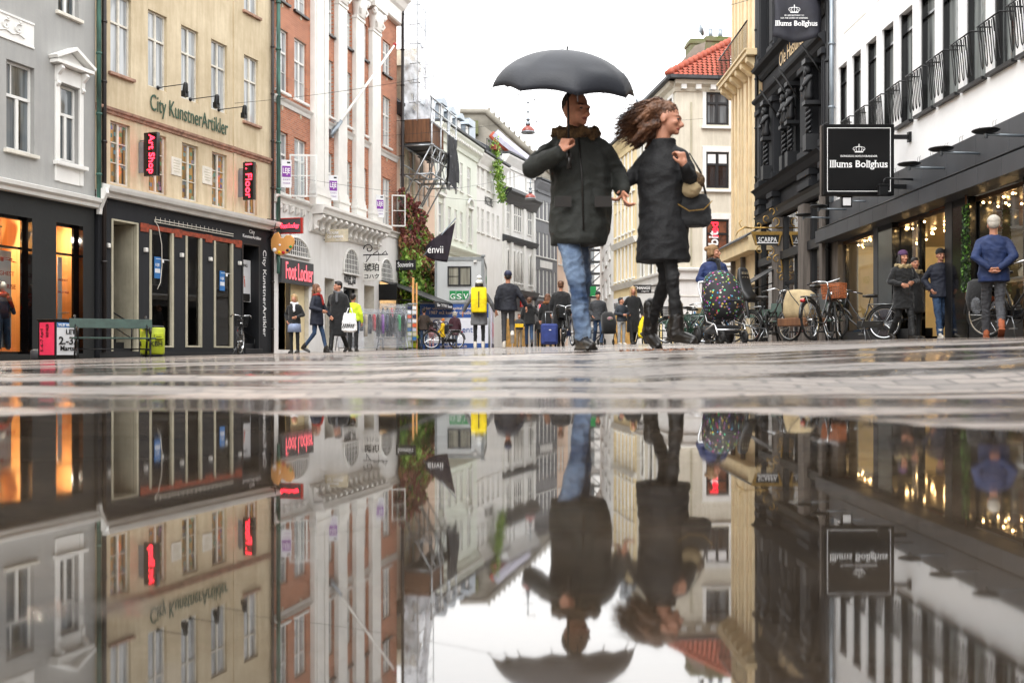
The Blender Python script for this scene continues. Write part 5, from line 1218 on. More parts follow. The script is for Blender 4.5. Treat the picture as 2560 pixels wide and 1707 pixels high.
def crown(mb, cx, cz, s, y):
    mb.box(cx-.42*s, cx+.42*s, y-.004, y, cz, cz+.13*s)
    for k in (-1, -.5, 0, .5, 1):
        pts = [(cx+k*.42*s, y-.003, cz+.14*s), (cx+k*.62*s, y-.003, cz+.34*s), (cx+k*.55*s, y-.003, cz+.5*s), (cx+k*.25*s, y-.003, cz+.58*s), (cx, y-.003, cz+.6*s)]
        mb.tube(pts, .03*s, 5)
    mb.ell((cx, y-.003, cz+.66*s), .06*s, n=6, m=5); mb.box(cx-.02*s, cx+.02*s, y-.005, y, cz+.7*s, cz+.88*s).box(cx-.07*s, cx+.07*s, y-.0045, y-.0005, cz+.77*s, cz+.81*s)
    for k in (-.5, .5): mb.ell((cx+k*.9*s, y-.003, cz+.3*s), .05*s, n=6, m=5)

# ---- white department store
il = Fac(2079, YW(2079), 2860, Yr=YW(2860))
e = il.root('department_store', 'white rendered department store with tall black windows above dark stone shop fronts', 'building')
U = il.u; RX = 2246
zh, zs = il.z(RX, 41), il.z(RX, 319)
cols = [(2095.7, 2117), (2128.9, 2152), (2164.6, 2191), (2204.2, 2233.5), (2246.7, 2281), (2297, 2337), (2350, 2396), (2411, 2464), (2480, 2539), (2556, 2622), (2642, 2716), (2740, 2825)]
zfa = il.z(RX, 433); ztop = il.z(RX, -330)
zh2, zs2 = zh+1.35, zh+3.6
ow = [(U(a_), U(b_), zs, zh) for a_, b_ in cols]
wall(e, il, 0, il.len, zfa, ztop, ow, 'illum_white', rec=.2)
for i, o in enumerate(ow):
    f = window(e, o[0]+.004, o[1]-.004, o[2]+.004, o[3]-.004, 'gloss_black', 'pane_store', .12, 'single', .05)
    MB().box(o[0]+.006, o[0]+.05, .05, .12, o[2], o[3]).build('black_reveal', 'gloss_black', f)
    MB().box(o[0]-.06, o[1]+.06, -.1, .3, zs-.06, zs-.004).build('sill', 'dark_stone', f)
    rh = .78; mb = MB(); w_ = o[1]-o[0]; y_ = -.26
    mb.bar((o[0]+.0, y_, zs+rh), (o[1]-.0, y_, zs+rh), .016, 6).bar((o[0], y_, zs+rh), (o[0], .0, zs+rh), .014, 6).bar((o[1], y_, zs+rh), (o[1], 0, zs+rh), .014, 6)
    nb = 5
    for k in range(nb):
        xc = o[0]+w_*(k+.5)/nb; hw = w_/nb*.3
        mb.tube([(xc-hw, y_, zs+rh-.03), (xc-hw*.8, y_+.05, zs+.2), (xc-hw*.5, y_+.06, zs+.07), (xc, y_+.06, zs+.04), (xc+hw*.5, y_+.06, zs+.07), (xc+hw*.8, y_+.05, zs+.2), (xc+hw, y_, zs+rh-.03)], .0095, 5)
        mb.bar((xc, y_, zs+rh), (xc, y_+.03, zs+rh-.25), .009, 5)
    mb.build('balcony_rail', 'black_metal', e)
# faint panel joints of the render are shallow grooves: thin raised drip lines
mb = MB()
for k in range(5): mb.box(U(2110)+k*2.2, U(2110)+k*2.2+1.5, -.006, 0, zh+.72, zh+.735)
mb.build('render_joint', 'old_white', e)
# stone fascia with gutter and canopy band
zg0, zg1 = il.z(RX, 500), il.z(RX, 512); zb0 = il.z(RX, 551)
mb = MB(); k = 0; x = 0
while x < il.len:
    mb.box(x+.004, min(x+1.15, il.len)-.004, -.1, .05, zg0, zfa); x += 1.15
mb.build('stone_fascia', 'grey_stone', e, bevel=.004)
MB().box(0, il.len, -.06, .05, zg0-.13, zg0-.002).build('gutter_slot', 'interior_dark', e)  # black gutter band between the stone fascia and the canopy
mb = MB(); x = 0
while x < il.len: mb.box(x+.003, min(x+.8, il.len)-.003, -.42, .1, zb0, zg0-.13); x += .8
mb.build('canopy_band', 'grey_stone', e, bevel=.004)
MB().bar((0, -.36, zg0-.08), (il.len, -.36, zg0-.08), .018).bar((0, -.2, zg0-.02), (il.len, -.2, zg0-.02), .016).build('gutter_rail', 'black_metal', e)
for k in range(14):
    x = .5+k*.62
    MB().tube([(x, -.05, zfa), (x, -.05, zfa+.1), (x+.05, -.05, zfa+.11)], .006, 4).tube([(x+.1, -.05, zfa), (x+.1, -.05, zfa+.1), (x+.15, -.05, zfa+.11)], .006, 4).build('bird_spike', 'steel', e)
# shop front below
zB = 0
piers = [(2079, 2096, 'wood_post'), (2185, 2196, 'grey_stone'), (2198, 2232, 'gloss_black'), (2364, 2382, 'dark_stone'), (2384, 2422, 'gloss_black'), (2560, 2600, 'gloss_black'), (2660, 2700, 'dark_stone')]
for x0, x1, mt in piers: MB().box(U(x0), U(x1), -.02, .5, -.3, zb0).build('pier', mt, e, bevel=.006)
MB().box(0, U(2277), .1, .45, -.3, il.z(2150, 828)).box(U(2364), il.len, .0, .45, -.3, il.z(2450, 780)).build('stall_riser', 'dark_stone', e)
def glass(x0, x1, z0, z1, y_=.2, m='glass', fr=True):
    g = MB().quad((U(x0), y_, z0), (U(x1), y_, z0), (U(x1), y_, z1), (U(x0), y_, z1)).build('shop_glass', m, e)
    if fr: MB().box(U(x0), U(x0)+.05, y_-.04, y_+.04, z0, z1).box(U(x1)-.05, U(x1), y_-.04, y_+.04, z0, z1).box(U(x0), U(x1), y_-.039, y_+.039, z0, z0+.05).build('glass_frame', 'gloss_black', g)
glass(2097, 2184, il.z(2150, 828), zb0, m='glass'); glass(2232, 2277, il.z(2250, 800), zb0, m='glass'); glass(2424, 2558, il.z(2450, 780), zb0, m='glass'); glass(2602, 2850, il.z(2450, 780), zb0, m='glass')
# lit interior behind
bx = MB(); bx.box(0, il.len, 3.2, 3.3, -.3, zb0+.1).box(0, il.len, .1, 3.2, .2, .26); bx.box(.0, .06, .1, 3.2, .2, zb0).build('shop_interior', 'interior_cream', e)
MB().box(0, U(2277), .12, 3.2, zb0-.1, zb0-.02).box(U(2364), il.len, .12, 3.2, zb0-.1, zb0-.02).box(U(2277), U(2364), .12, 3.2, zb0-.1, zb0-.02).build('shop_ceiling', 'interior_bronze', e)
# recessed entrance: side glass, doors
MB().box(U(2277), U(2277)+.05, .2, .28, 0, zb0).box(U(2277), U(2277)+.05, 2.12, 2.2, 0, zb0).box(U(2277), U(2277)+.05, .28, 2.12, 0, .5).box(U(2364)-.05, U(2364), .2, 2.2, 0, zb0).box(U(2277), U(2364), 2.12, 2.2, 2.35, 2.45).box(U(2325)-.12, U(2325)+.1, 2.1, 2.2, 0, zb0).box(U(2300), U(2305), 2.1, 2.2, 0, 2.35).build('entrance_frame', 'gloss_black', e)
mb = MB(); rnd = random.Random(2)
for k in range(170):
    x = .4+(il.len-.8)*rnd.random(); y_ = rnd.uniform(.12, 1.9); mb.ell((x, y_, zb0-.13-.05*rnd.random()), (.022, .022, .022), n=6, m=5)
mb.build('ceiling_spots', 'bulb_warm', e)
for k, x in enumerate((U(2205), U(2395), U(2585))):
    li = bpy.data.lights.new('shop_light', 'POINT'); li.energy = 75; li.color = (1, .78, .48); li.shadow_soft_size = .05; link('shop_light', li, e, loc=(x, 1.9, zb0-.15))
# window display: dress stand, counters, poster
MB().loft([(U(2170), .8, .9, .12, .1), (U(2170), .8, 1.0, .2, .14), (U(2170), .8, 1.5, .11, .09), (U(2170), .8, 1.75, .19, .1), (U(2170), .8, 1.85, .05, .05)]).build('dress_form', 'gauze', e)
MB().loft([(U(2175)+.25, .75, .7, .2, .12), (U(2175)+.25, .75, 1.3, .12, .1), (U(2175)+.25, .75, 1.8, .18, .1), (U(2175)+.25, .75, 1.9, .05, .05)]).build('dress_form', 'interior_dark', e)
q = MB().box(U(2424)+.05, U(2424)+.38, .3, .33, il.z(2430, 778), il.z(2430, 742)).build('window_poster', 'orange_poster', e); MB().box(U(2437), U(2437)+.2, .26, .28, il.z(2430, 778), il.z(2430, 755)).build('window_card', 'banner_side', e)
MB().box(U(2480), U(2555), .8, 1.3, .9, 1.15).build('display_table', 'interior_warm', e)
rnd = random.Random(21)
for (xa, xb, n_) in ((2100, 2165, 5), (2428, 2555, 12), (2605, 2800, 9)):
    for k in range(n_):
        x_ = U(xa, -.7)+(U(xb, -.7)-U(xa, -.7))*(k+.5)/n_; h_ = rnd.uniform(.12, .4); z_ = .95+(.55 if k % 3 == 0 else 0); r_ = rnd.uniform(.05, .1)
        MB().lathe([(0, 0), (r_, 0), (r_*1.2, h_*.5), (r_*.4, h_*.8), (r_*.5, h_), (0, h_)], (x_, .75+.2*(k % 2), z_), n=14).build('vase', rnd.choice(['white_ink', 'terracotta', 'gold', 'navy', 'gauze', 'interior_dark']), e)
MB().box(U(2428, -.7), U(2555, -.7), .6, 1.1, .9, .94).box(U(2605, -.7), U(2800, -.7), .6, 1.1, .9, .94).box(U(2100, -.7), U(2165, -.7), .6, 1.1, .9, .94).box(U(2428, -.7), U(2800, -.7), .65, 1.05, 1.46, 1.49).build('display_shelf', 'white_ink', e)
# evergreen column in the window bay
t = il.at('window_garland', U(2437), .06, 0, 'dark green leafy garland hanging beside the black pier of the store', 'garland')
mb = MB(); rnd = random.Random(12)
for _ in range(1500):
    z = rnd.uniform(1.25, zb0-.2); a0 = rnd.uniform(0, 6.28); r_ = .10*(1-.45*(z-1.2)/2)*rnd.uniform(.5, 1.2); c0 = Vector((r_*math.cos(a0), -.1+r_*math.sin(a0)*.5, z)); rt = Euler((rnd.uniform(-1, 1), rnd.uniform(-1, 1), rnd.uniform(-3, 3))).to_matrix()
    mb.add([c0+rt @ Vector(p)*.045 for p in ((0, 0, -1), (.5, 0, 0), (0, 0, 1), (-.5, 0, 0))], [(0, 1, 2, 3)], rnd.choice((0, 1, 1, 1, 1)))
mb.build('leaves', ['ivy_a', 'ivy_e'], t); MB().bar((0, -.1, 1.1), (0, -.1, zb0-.02), .015).build('stem', 'wood_board', t)
# disc wall lamps
def disc_lamp(x, y, lab, first=None, arm=.78):
    u_, Y = il.hit(x); z = il.z(x, y)
    if first: t = dup(first); t.location = il.W(u_, .1*0, z); t['label'] = lab; return t
    t = il.at('disc_lamp', u_, 0, z, lab, 'wall lamp', 'flat disc lamps on the stone fascia')
    MB().bar((0, -.1, 0), (0, -arm, .02), .022).lathe([(.055, 0), (.055, .03)], n=12).bar((0, -arm+.02, -.04), (0, -arm+.02, .1), .03).build('arm', 'zinc', t)
    MB().lathe([(0, .12), (.08, .115), (.20, .095), (.21, .08), (.18, .06), (.1, .04), (0, .035)], (0, -arm+.02, 0), n=28).build('disc', 'black_metal', t)
    return t
d1 = disc_lamp(2374, 421, 'black disc lamp just right of the store’s square black sign')
for x, y, lb in ((2462, 384, 'black disc lamp, middle one of the row right of the square sign'), (2585, 340, 'black disc lamp, cut by the right edge of the picture'), (2125, 524, 'black disc lamp below the square sign, nearer the floodlight'), (2083, 545, 'black disc lamp below the square sign, farthest down the street'), (2262, 466, 'black disc lamp partly hidden behind the square sign')): disc_lamp(x, y, lb, d1)
u_, Y = il.hit(2174)
t = il.at('floodlight', u_, 0, il.z(2174, 503), 'square floodlight on an arm under the black sign', 'floodlight')
MB().bar((0, 0, 0), (0, -.45, 0), .018).lathe([(.05, 0), (.05, .02)], n=10).build('arm', 'zinc', t); q = MB().box(-.06, .06, -.66, -.42, -.14, .1).box(-.1, .1, -.72, -.36, .1, .13).build('housing', 'black_metal', t, bevel=.008); MB().box(.061, .066, -.63, -.45, -.11, .07).build('lens', 'white_ink', q)
# square projecting sign
u_, Y = il.hit(2277); z0, z1 = il.z(2277, 490), il.z(2277, 313)
t = il.at('square_sign', u_, 0, z0, 'large square black sign with a white crown and the words Illums Bolighus', 'sign')
H_ = z1-z0; o0, o1 = .37, 1.82; Wd = o1-o0; M3 = lambda yy, zz: Matrix(((0,0,1,.085),(1,0,0,yy),(0,1,0,zz),(0,0,0,1)))
q = MB().box(-.08, .08, -o1, -o0, 0, H_).build('panel', 'sign_black', t, bevel=.01); MB().box(-.085, -.03, -o1-.025, -o1-.003, -.005, H_).build('panel_edge', 'wood_post', t)
mb = MB(); i_ = .075; th = .012
mb.box(.081, .086, -o1+i_, -o0-i_, i_, i_+th).box(.081, .086, -o1+i_, -o0-i_, H_-i_-th, H_-i_).box(.081, .0855, -o1+i_, -o1+i_+th, i_+th, H_-i_-th).box(.081, .0855, -o0-i_-th, -o0-i_, i_+th, H_-i_-th); mb.build('border_line', 'white_ink', q)
s_ = serif_text('lettering', 'Illums Bolighus', q, (0, 0, 0), width=Wd*.82, mat='white_ink', bold=.012); s_.matrix_local = M3(-o1+Wd*.085, H_*.36)
s_ = serif_text('lettering', 'KONGELIG HOFLEVERANDØR', q, (0, 0, 0), width=Wd*.52, mat='white_ink'); s_.matrix_local = M3(-o1+Wd*.24, H_*.535)
mb = MB(); crown(mb, 0, 0, .2, 0); s_ = mb.build('crown', 'white_ink', q); s_.matrix_local = Matrix(((0,-1,0,.084),(1,0,0,-(o0+o1)/2),(0,0,1,H_*.60),(0,0,0,1)))
MB().box(-.03, .03, -o0, 0, H_*.8, H_*.86).box(-.03, .03, -o0, 0, H_*.1, H_*.16).box(-.05, .05, -.06, 0, H_*.76, H_*.9).build('bracket', 'black_metal', t)
t2 = il.at('sign_lamp', u_+.35, 0, z0+.05, 'black spotlight on a long arm aimed at the foot of the square sign', 'wall light')
MB().bar((0, 0, .22), (0, -.62, .25), .022).tube([(0, -.62, .25), (0, -.68, .22), (0, -.7, .08)], .02, 6).build('arm', 'black_metal', t2); MB().box(-.05, .07, -.8, -.62, -.1, .1).box(-.07, .09, -.82, -.6, .09, .12).build('lamp_head', 'black_metal', t2, bevel=.01)
# pipes at the joint
downpipe(e, .06, .4, ztop, .055, 'black_metal', out=.12); downpipe(e, .3, zfa, ztop, .06, 'zinc', out=.1)

# ---- black ornate house
bk = Fac(1906, YW(1906), 2079, Yr=YW(2079))
e = bk.root('black_ornate_house', 'black painted ornate house with carved figures and gold lettering', 'building'); U = bk.u
zC = bk.z(1985, 182); zB1 = bk.z(1985, 432); zF = bk.z(1985, 506); zD = zC+1.0; ztop = zD+6
ow = [(U(a_), U(b_), zB1+.25, zC-.2) for a_, b_ in ((1919, 1937), (1953, 1972), (1989, 2012), (2052, 2070))]
ow += [(U(a_), U(b_), zD+.5, zD+3.2) for a_, b_ in ((1919, 1937), (1953, 1972), (1989, 2012), (2052, 2070))]
wall(e, bk, 0, bk.len, zF, ztop, ow, 'black_front', rec=.5)
for o in ow: window(e, o[0]+.004, o[1]-.004, o[2]+.004, o[3]-.004, 'slate_deep', 'pane_dark', .4, 'cross', .07)
PR = [(.05, -.3), (.12, -.22), (.16, -.1), (.34, -.03), (.38, .05), (.1, .12)]
cornice(e, 0, bk.len, zC, [(.1, -.3), (.2, -.2), (.25, -.08), (.34, -.02), (.36, .05), (.1, .16)], 'black_front'); cornice(e, 0, bk.len, zD, PR, 'black_front'); cornice(e, 0, bk.len, zB1, [(.1, -.3), (.2, -.2), (.3, -.05), (.4, .02), (.1, .1)], 'black_front')
cornice(e, 0, bk.len, zF, [(.12, -.25), (.18, -.2), (.22, -.05), (.3, .02), (.05, .1)], 'slate_deep')
for (x0, x1) in ((1908, 1917), (1939, 1951), (2018, 2046), (2072, 2079)):
    for za, zb_ in ((zF+.08, zB1-.3), (zB1+.1, zC-.3), (zD+.12, ztop)):
        MB().box(U(x0), U(x1), -.2, 0, za, zb_).box(U(x0)-.05, U(x1)+.05, -.28, 0, za, za+.18).box(U(x0)-.05, U(x1)+.05, -.28, 0, zb_-.16, zb_).box(U(x0)+.08, U(x1)-.08, -.22, -.2, za+.3, zb_-.3).build('pilaster', 'black_front', e, bevel=.01)
text('gold_lettering', 'Ole Haslunds Hus', e, (U(1962), -.16, zC+.42), width=U(2048)-U(1962), height=.42, mat='gold', bold=.005)
MB().box(U(1958), U(2050), -.14, 0, zC+.2, zD-.15).build('name_band', 'black_front', e)
# carved figures on twisted columns
for k, x in enumerate((1944, 1980, 1995, 2056)):
    cx_ = U(x); h0 = zB1+.1; h1 = zC-.3; mid = h0+(h1-h0)*.52; y_ = -.36 if k in (0, 3) else -.22
    mb = MB(); mb.loft([(cx_, y_, mid, .1, .1), (cx_, y_, mid+.12, .16, .14), (cx_, y_, mid+.3, .12, .1), (cx_, y_, mid+.55, .2, .13), (cx_, y_, mid+.66, .17, .1), (cx_, y_, mid+.7, .06, .06)], n=12)
    mb.ell((cx_, y_-.02, mid+.83), (.1, .11, .13)); mb.ell((cx_, y_-.09, mid+.74), (.06, .06, .1)); mb.cap((cx_-.19, y_, mid+.6), (cx_-.1, y_-.16, mid+.32), .06, .05).cap((cx_+.19, y_, mid+.6), (cx_+.08, y_-.16, mid+.4), .06, .05)
    mb.box(cx_-.16, cx_+.16, y_-.14, 0, mid+.98, mid+1.1).box(cx_-.15, cx_+.15, y_-.14, 0, mid-.1, mid)
    for j in range(2): mb.tube([(cx_+.05*math.cos(t*.7+j*3.1), y_+.05*math.sin(t*.7+j*3.1), h0+.45+(mid-h0-.6)*t/22) for t in range(23)], .045, 6)
    mb.box(cx_-.14, cx_+.14, y_-.12, 0, h0, h0+.42); mb.build('carved_figure', 'slate_deep', e)
    MB().bar((cx_+.25, -.6, zC-.1), (cx_+.45, -.02, zC-1.1), .025).build('iron_stay', 'black_metal', e)
# glazed ground floor between old timber posts
for (x0, x1) in ((1950, 1963), (2017, 2031), (2071, 2079)): MB().box(U(x0), U(x1), -.25, .1, -.2, zF-.3).build('timber_post', 'wood_post', e, bevel=.01)
zt = bk.z(1990, 628)
f = MB()
for x in (1908, 1964, 2014, 2033, 2068): f.box(U(x), U(x)+.1, -.08, .08, .2, zF-.3)
f.box(0, bk.len, -.15, .02, zt-.14, zt+.1).box(0, bk.len, -.1, .02, .1, .45).box(U(1964), U(1990), -.04, .02, 2.2, 2.3)
f.box(U(1990), U(1990)+.06, -.05, .02, .3, zt); F_ = f.build('shop_frame', 'slate_deep', e)
MB().quad((0, .0, .4), (bk.len, .0, .4), (bk.len, .0, zF-.3), (0, .0, zF-.3)).build('pane', 'glass_strong', F_)
MB().box(0, bk.len, 2.4, 2.5, 0, zt).build('shop_interior', 'interior_cream', e); MB().box(0, bk.len, 2.4, 2.5, zt, zF).box(0, bk.len, .05, 2.4, zt-.1, zt).build('upper_interior', 'midgrey_render', e); MB().box(0, bk.len, .05, 2.4, zF-.1, zF).build('ceiling_lining', 'interior_dark', e)
MB().box(U(2040), U(2062), .5, .55, zt-1.3, zt-.2).build('window_banner', 'red_light', e)
li = bpy.data.lights.new('shop_light', 'POINT'); li.energy = 50; li.color = (1, .86, .62); li.shadow_soft_size = .06; link('shop_light', li, e, loc=(bk.len/2, 1.2, zt-.2))
# hanging banner with crown
u_, Y = bk.hit(2076); zt = bk.z(2076, -60)
t = bk.at('hanging_banner', u_, 0, 0, 'dark fabric banner with a white crown and lettering high on the black house', 'banner')
zb_ = bk.z(2076, 92); n = 12; vs = []; fs = []
for i in range(n+1):
    for j in range(n+1): s, tt = i/n, j/n; vs.append((.07*math.sin(s*9+tt*3)+.1*(1-tt)*s*0, -1.5+1.22*s+.06*math.sin(tt*4), zb_+.14*math.sin(s*3.1)*-1*(1-tt)+(zt-zb_)*tt))
for i in range(n):
    for j in range(n): fs.append((i*(n+1)+j, (i+1)*(n+1)+j, (i+1)*(n+1)+j+1, i*(n+1)+j+1))
q = MB().add(vs, fs, 0, True).build('cloth', 'banner_dark', t); sm = q.modifiers.new('s', 'SOLIDIFY'); sm.thickness = .01
MB().bar((0, 0, zt), (0, -1.6, zt), .03).build('banner_pole', 'zinc', t)
M4 = lambda yy, zz: Matrix(((0,0,1,.085),(1,0,0,yy),(0,1,0,zz),(0,0,0,1)))
s_ = serif_text('lettering', 'Illums Bolighus', q, (0, 0, 0), width=1.08, mat='white_ink', bold=.012); s_.matrix_local = M4(-1.44, bk.z(2076, 72)); s_ = serif_text('lettering', 'BY APPOINTMENT TO', q, (0, 0, 0), width=.5, mat='white_ink'); s_.matrix_local = M4(-1.2, bk.z(2076, 44)); s_ = serif_text('lettering', 'H.M. THE QUEEN OF DENMARK', q, (0, 0, 0), width=.7, mat='white_ink'); s_.matrix_local = M4(-1.3, bk.z(2076, 51))
mb = MB(); crown(mb, 0, 0, .24, 0); s_ = mb.build('crown', 'white_ink', q); s_.matrix_local = Matrix(((0,-1,0,.085),(1,0,0,-.95),(0,0,1,bk.z(2076, 36)),(0,0,0,1)))
# gilded shoe shop sign
e2, q, z0, z1 = proj_sign(bk, 'gilded_sign', 1963, 588, 613, .2, .88, 'black SCARPA shop sign in a gilded scrollwork bracket', 'black_paint', txts=[('SCARPA', .09, .28, .82, .5, 'white_ink', {})], side=1, hang=1)
mb = MB(); zz = z1+.22
mb.bar((0, 0, zz), (0, -1.05, zz), .02).box(-.06, .06, -.98, -.1, z1, z1+.1)
mb.prismx([(-.88, z0-.0), (-1.02, z1+.1), (-.92, z1+.1), (-.84, z0)], -.055, .055); mb.prismx([(-.24, z0), (-.2, z0), (-.1, z1+.1), (-.16, z1+.1)], -.055, .055)
def scroll(cy_, cz, r_, a0, turns, sgn=1, th=.018): mb.tube([(0, cy_+r_*(1-.08*k)*math.cos(a0+sgn*k*.55), cz+r_*(1-.08*k)*math.sin(a0+sgn*k*.55)) for k in range(turns)], [th*(1-.05*k) for k in range(turns)], 6)
for (y_, z_, r_, a0, sg) in ((-.3, zz+.2, .16, -1.5, 1), (-.55, zz+.28, .14, -1.5, -1), (-.42, zz+.5, .12, -1.2, 1), (-.2, zz+.55, .1, 0, 1), (-.8, zz+.08, .1, -1.5, 1), (-.75, z0-.16, .13, 1.5, 1), (-.45, z0-.2, .15, 1.5, -1), (-.25, z0-.42, .14, 1.2, 1), (-.2, z0-.75, .13, 1.5, -1), (-.1, z0-.98, .1, 1.2, 1), (-.5, z0-.42, .08, 0, 1)): scroll(y_, z_, r_, a0, 11, sg)
mb.tube([(0, -1.0, zz-.02), (0, -1.2, zz+.02), (0, -1.4, zz-.1), (0, -1.48, zz-.25)], [.02, .03, .02, .008], 6).tube([(0, -1.3, zz), (0, -1.38, zz+.14), (0, -1.3, zz+.22)], .014, 5).tube([(0, -.05, z0-.1), (0, -.12, z0-.5), (0, -.0, z0-1.05)], .025, 6)
mb.build('gilded_scrollwork', 'gold', e2); MB().box(.055, .06, -.86, -.22, z0+.05, z0+.075).build('underline', 'white_ink', q)
# black awning below
u0_, _ = bk.hit(1950)
t = bk.at('black_awning', 0, 0, 0, 'black sloping shop awning under the gilded sign', 'awning')
za, zb_ = bk.z(1950, 664), bk.z(1950, 664)-.78
MB().add([(U(1920), -.05, za), (U(1955), -.05, za), (U(1955), -1.35, zb_), (U(1920), -1.35, zb_), (U(1920), -.05, za-.03), (U(1955), -.05, za-.03), (U(1955), -1.35, zb_-.03), (U(1920), -1.35, zb_-.03)], [(0,1,2,3),(7,6,5,4),(0,3,7,4),(1,5,6,2),(3,2,6,7),(0,4,5,1)]).build('awning_cloth', 'awning_cloth', t)
MB().box(U(1920), U(1955), -1.36, -1.34, zb_-.2, zb_-.03).bar((U(1953), -.1, za-.5), (U(1953), -1.3, zb_-.05), .02).bar((U(1922), -.1, za-.5), (U(1922), -1.3, zb_-.05), .02).build('awning_arm', 'black_metal', t)

# ---- yellow brick house with balcony
yb = Fac(1834, YW(1834), 1906, Yr=YW(1906))
e = yb.root('striped_brick_house', 'cream and red brick striped house with a bracketed balcony on its corner', 'building'); U = yb.u
zbal = yb.z(1870, 165); ztop = zbal+6.5; z1f = yb.z(1870, 595)
cols = [(1845, 1850), (1861, 1866), (1881, 1887)]
ow = [(U(a_), U(b_), z0, z1) for a_, b_ in cols for z0, z1 in ((z1f+.4, z1f+2.3), (z1f+2.9, zbal-.9), (zbal+.35, zbal+2.6), (zbal+3.2, zbal+5.2))]
wall(e, yb, 0, yb.len, z1f, ztop, ow, 'brick_yellow', rec=.12)
for o in ow: window(e, o[0]+.004, o[1]-.004, o[2]+.004, o[3]-.004, 'white_trim', 'pane_pale', .05, 'cross', .06)
for (a_, b_) in ((1834.5, 1838), (1842, 1845), (1850, 1855), (1858, 1861), (1866, 1873), (1877.5, 1881), (1887, 1894), (1900, 1905.5)):
    MB().box(U(a_), U(b_), -.1, 0, z1f, ztop).build('pilaster_strip', 'ochre_cream', e)
# end wall onto the side street
MB().box(-.01, 0.0, 0, 8, -.3, ztop).build('end_wall', 'brick_yellow', e)
MB().box(-.25, yb.len, -.52, .0, zbal-.2, zbal).box(-.25, yb.len, -.58, .0, zbal-.05, zbal+.02).build('balcony_slab', 'ochre_cream', e, bevel=.02)
for k in range(6):
    x = -.15+k*(yb.len)/5.4; MB().prismx([(-.48, zbal-.2), (0, zbal-.2), (0, zbal-.62), (-.15, zbal-.6), (-.28, zbal-.48), (-.45, zbal-.36)], x, x+.28).build('balcony_bracket', 'ochre_cream', e, bevel=.02)
mb = MB(); mb.bar((-.22, -.5, zbal+.9), (yb.len, -.5, zbal+.9), .025).bar((-.22, -.5, zbal+.9), (-.22, 0, zbal+.9), .025)
k = 0
while -.22+k*.16 < yb.len: mb.bar((-.22+k*.16, -.5, zbal), (-.22+k*.16, -.5, zbal+.9), .01, 5); k += 1
for k in range(4): mb.bar((-.22, -.5+k*.14, zbal), (-.22, -.5+k*.14, zbal+.9), .01, 5)
mb.build('balcony_railing', 'black_metal', e)
MB().box(-.35, yb.len, -.55, 0, ztop-.3, ztop).build('eaves', 'ochre_cream', e, bevel=.03)
for k in range(7):
    x = -.28+k*.7; MB().box(max(x, -.3), x+.3, -.45, 0, ztop-.6, ztop-.3).build('eaves_bracket', 'ochre_cream', e, bevel=.03)
MB().prismx([(-.6, ztop), (4, ztop+3.5), (8, ztop)], -.4, yb.len).build('roof', 'roof_dark', e)
wall(e, yb, 0, yb.len, -.5, z1f, [(.3, 1.5, .3, 2.5), (1.9, yb.len-.4, .3, 2.5)], 'ochre_cream', name='shop_storey', y0=.01, back=False, rec=.2)
for (p, q_) in ((.3, 1.5), (1.9, yb.len-.4)): MB().box(p, q_, .15, .2, .3, 2.5).build('shop_window', 'pane', e)
for k in (.15, 1.7, yb.len-.25): MB().box(k-.12, k+.12, -.12, 0, -.2, z1f-.3).build('timber_post', 'wood_post', e)
MB().prismx([(-.45, z1f-.62), (-.45, z1f-.2), (-.5, z1f-.18), (0, z1f+.12), (0, z1f-.62)], -.3, yb.len).build('shop_canopy', 'ochre_cream', e, bevel=.01)
MB().prismx([(-.55, z1f-.2), (-.55, z1f-.15), (0, z1f+.18), (0, z1f+.12)], -.35, yb.len).build('canopy_roof', 'roof_dark', e)
downpipe(e, yb.len-.1, .3, ztop, .06, 'black_metal', out=.16)

# ---- beige corner house across the side street
Yb = 48; zb_e = EYE+(HY-203)/F*Yb
fr = Fac(1690, Yb, 2300, Yr=Yb+1.2)
e = fr.root('beige_corner_house', 'beige rendered corner house with black windows, red pantile roof and mossy chimneys', 'building'); U = fr.u
wx = [(1765, 1822)]; rows_ = [(230, 312), (380, 470), (548, 654)]
ow = [(U(a_), U(b_), *rowz(fr, 1765, t_, b2)) for a_, b_ in wx for t_, b2 in rows_]
z1f = fr.z(1700, 675)
so_ = [(U(1740), U(1800), .3, 2.4)]
wall(e, fr, 0, fr.len, z1f, zb_e, ow, 'beige_render', rec=.15, back=False)
for k, o in enumerate(ow):
    f = window(e, o[0]+.004, o[1]-.004, o[2]+.004, o[3]-.004, 'slate_black', 'pane_dark' if k else 'pane', .05, 'cross', .09, split=.66)
    MB().box(o[0]-.18, o[0], -.05, 0, o[2]-.1, o[3]+.22).box(o[1], o[1]+.18, -.05, 0, o[2]-.1, o[3]+.22).box(o[0], o[1], -.05, 0, o[3], o[3]+.22).box(o[0]-.25, o[1]+.25, -.14, 0, o[2]-.2, o[2]-.1).box(o[0]-.2, o[1]+.2, -.045, 0, o[3]+.221, o[3]+.28).build('window_surround', 'white_trim', e, bevel=.008)
    if k == 1: MB().box(o[0]+.1, (o[0]+o[1])/2-.08, .04, .075, o[3]-.62, o[3]-.1).box((o[0]+o[1])/2+.08, o[1]-.1, .04, .075, o[3]-.62, o[3]-.1).build('roller_blind', 'white_ink', f)
    if k == 2:
        q = MB().box(o[0]+.1, o[1]-.1, .08, .085, o[2]+.1, o[3]-.1).build('lit_room', 'interior_brown', f)
        text('window_lettering', 'rbit', q, (o[0]+.62, .03, o[2]+.55), rot=(R(90), R(-90), 0), width=.95, height=.5, mat='white_ink', bold=.02); text('window_lettering', 'red', q, (o[0]+.62, .03, o[3]-.85), rot=(R(90), R(-90), 0), width=.72, height=.42, mat='neon_dim', bold=.02)
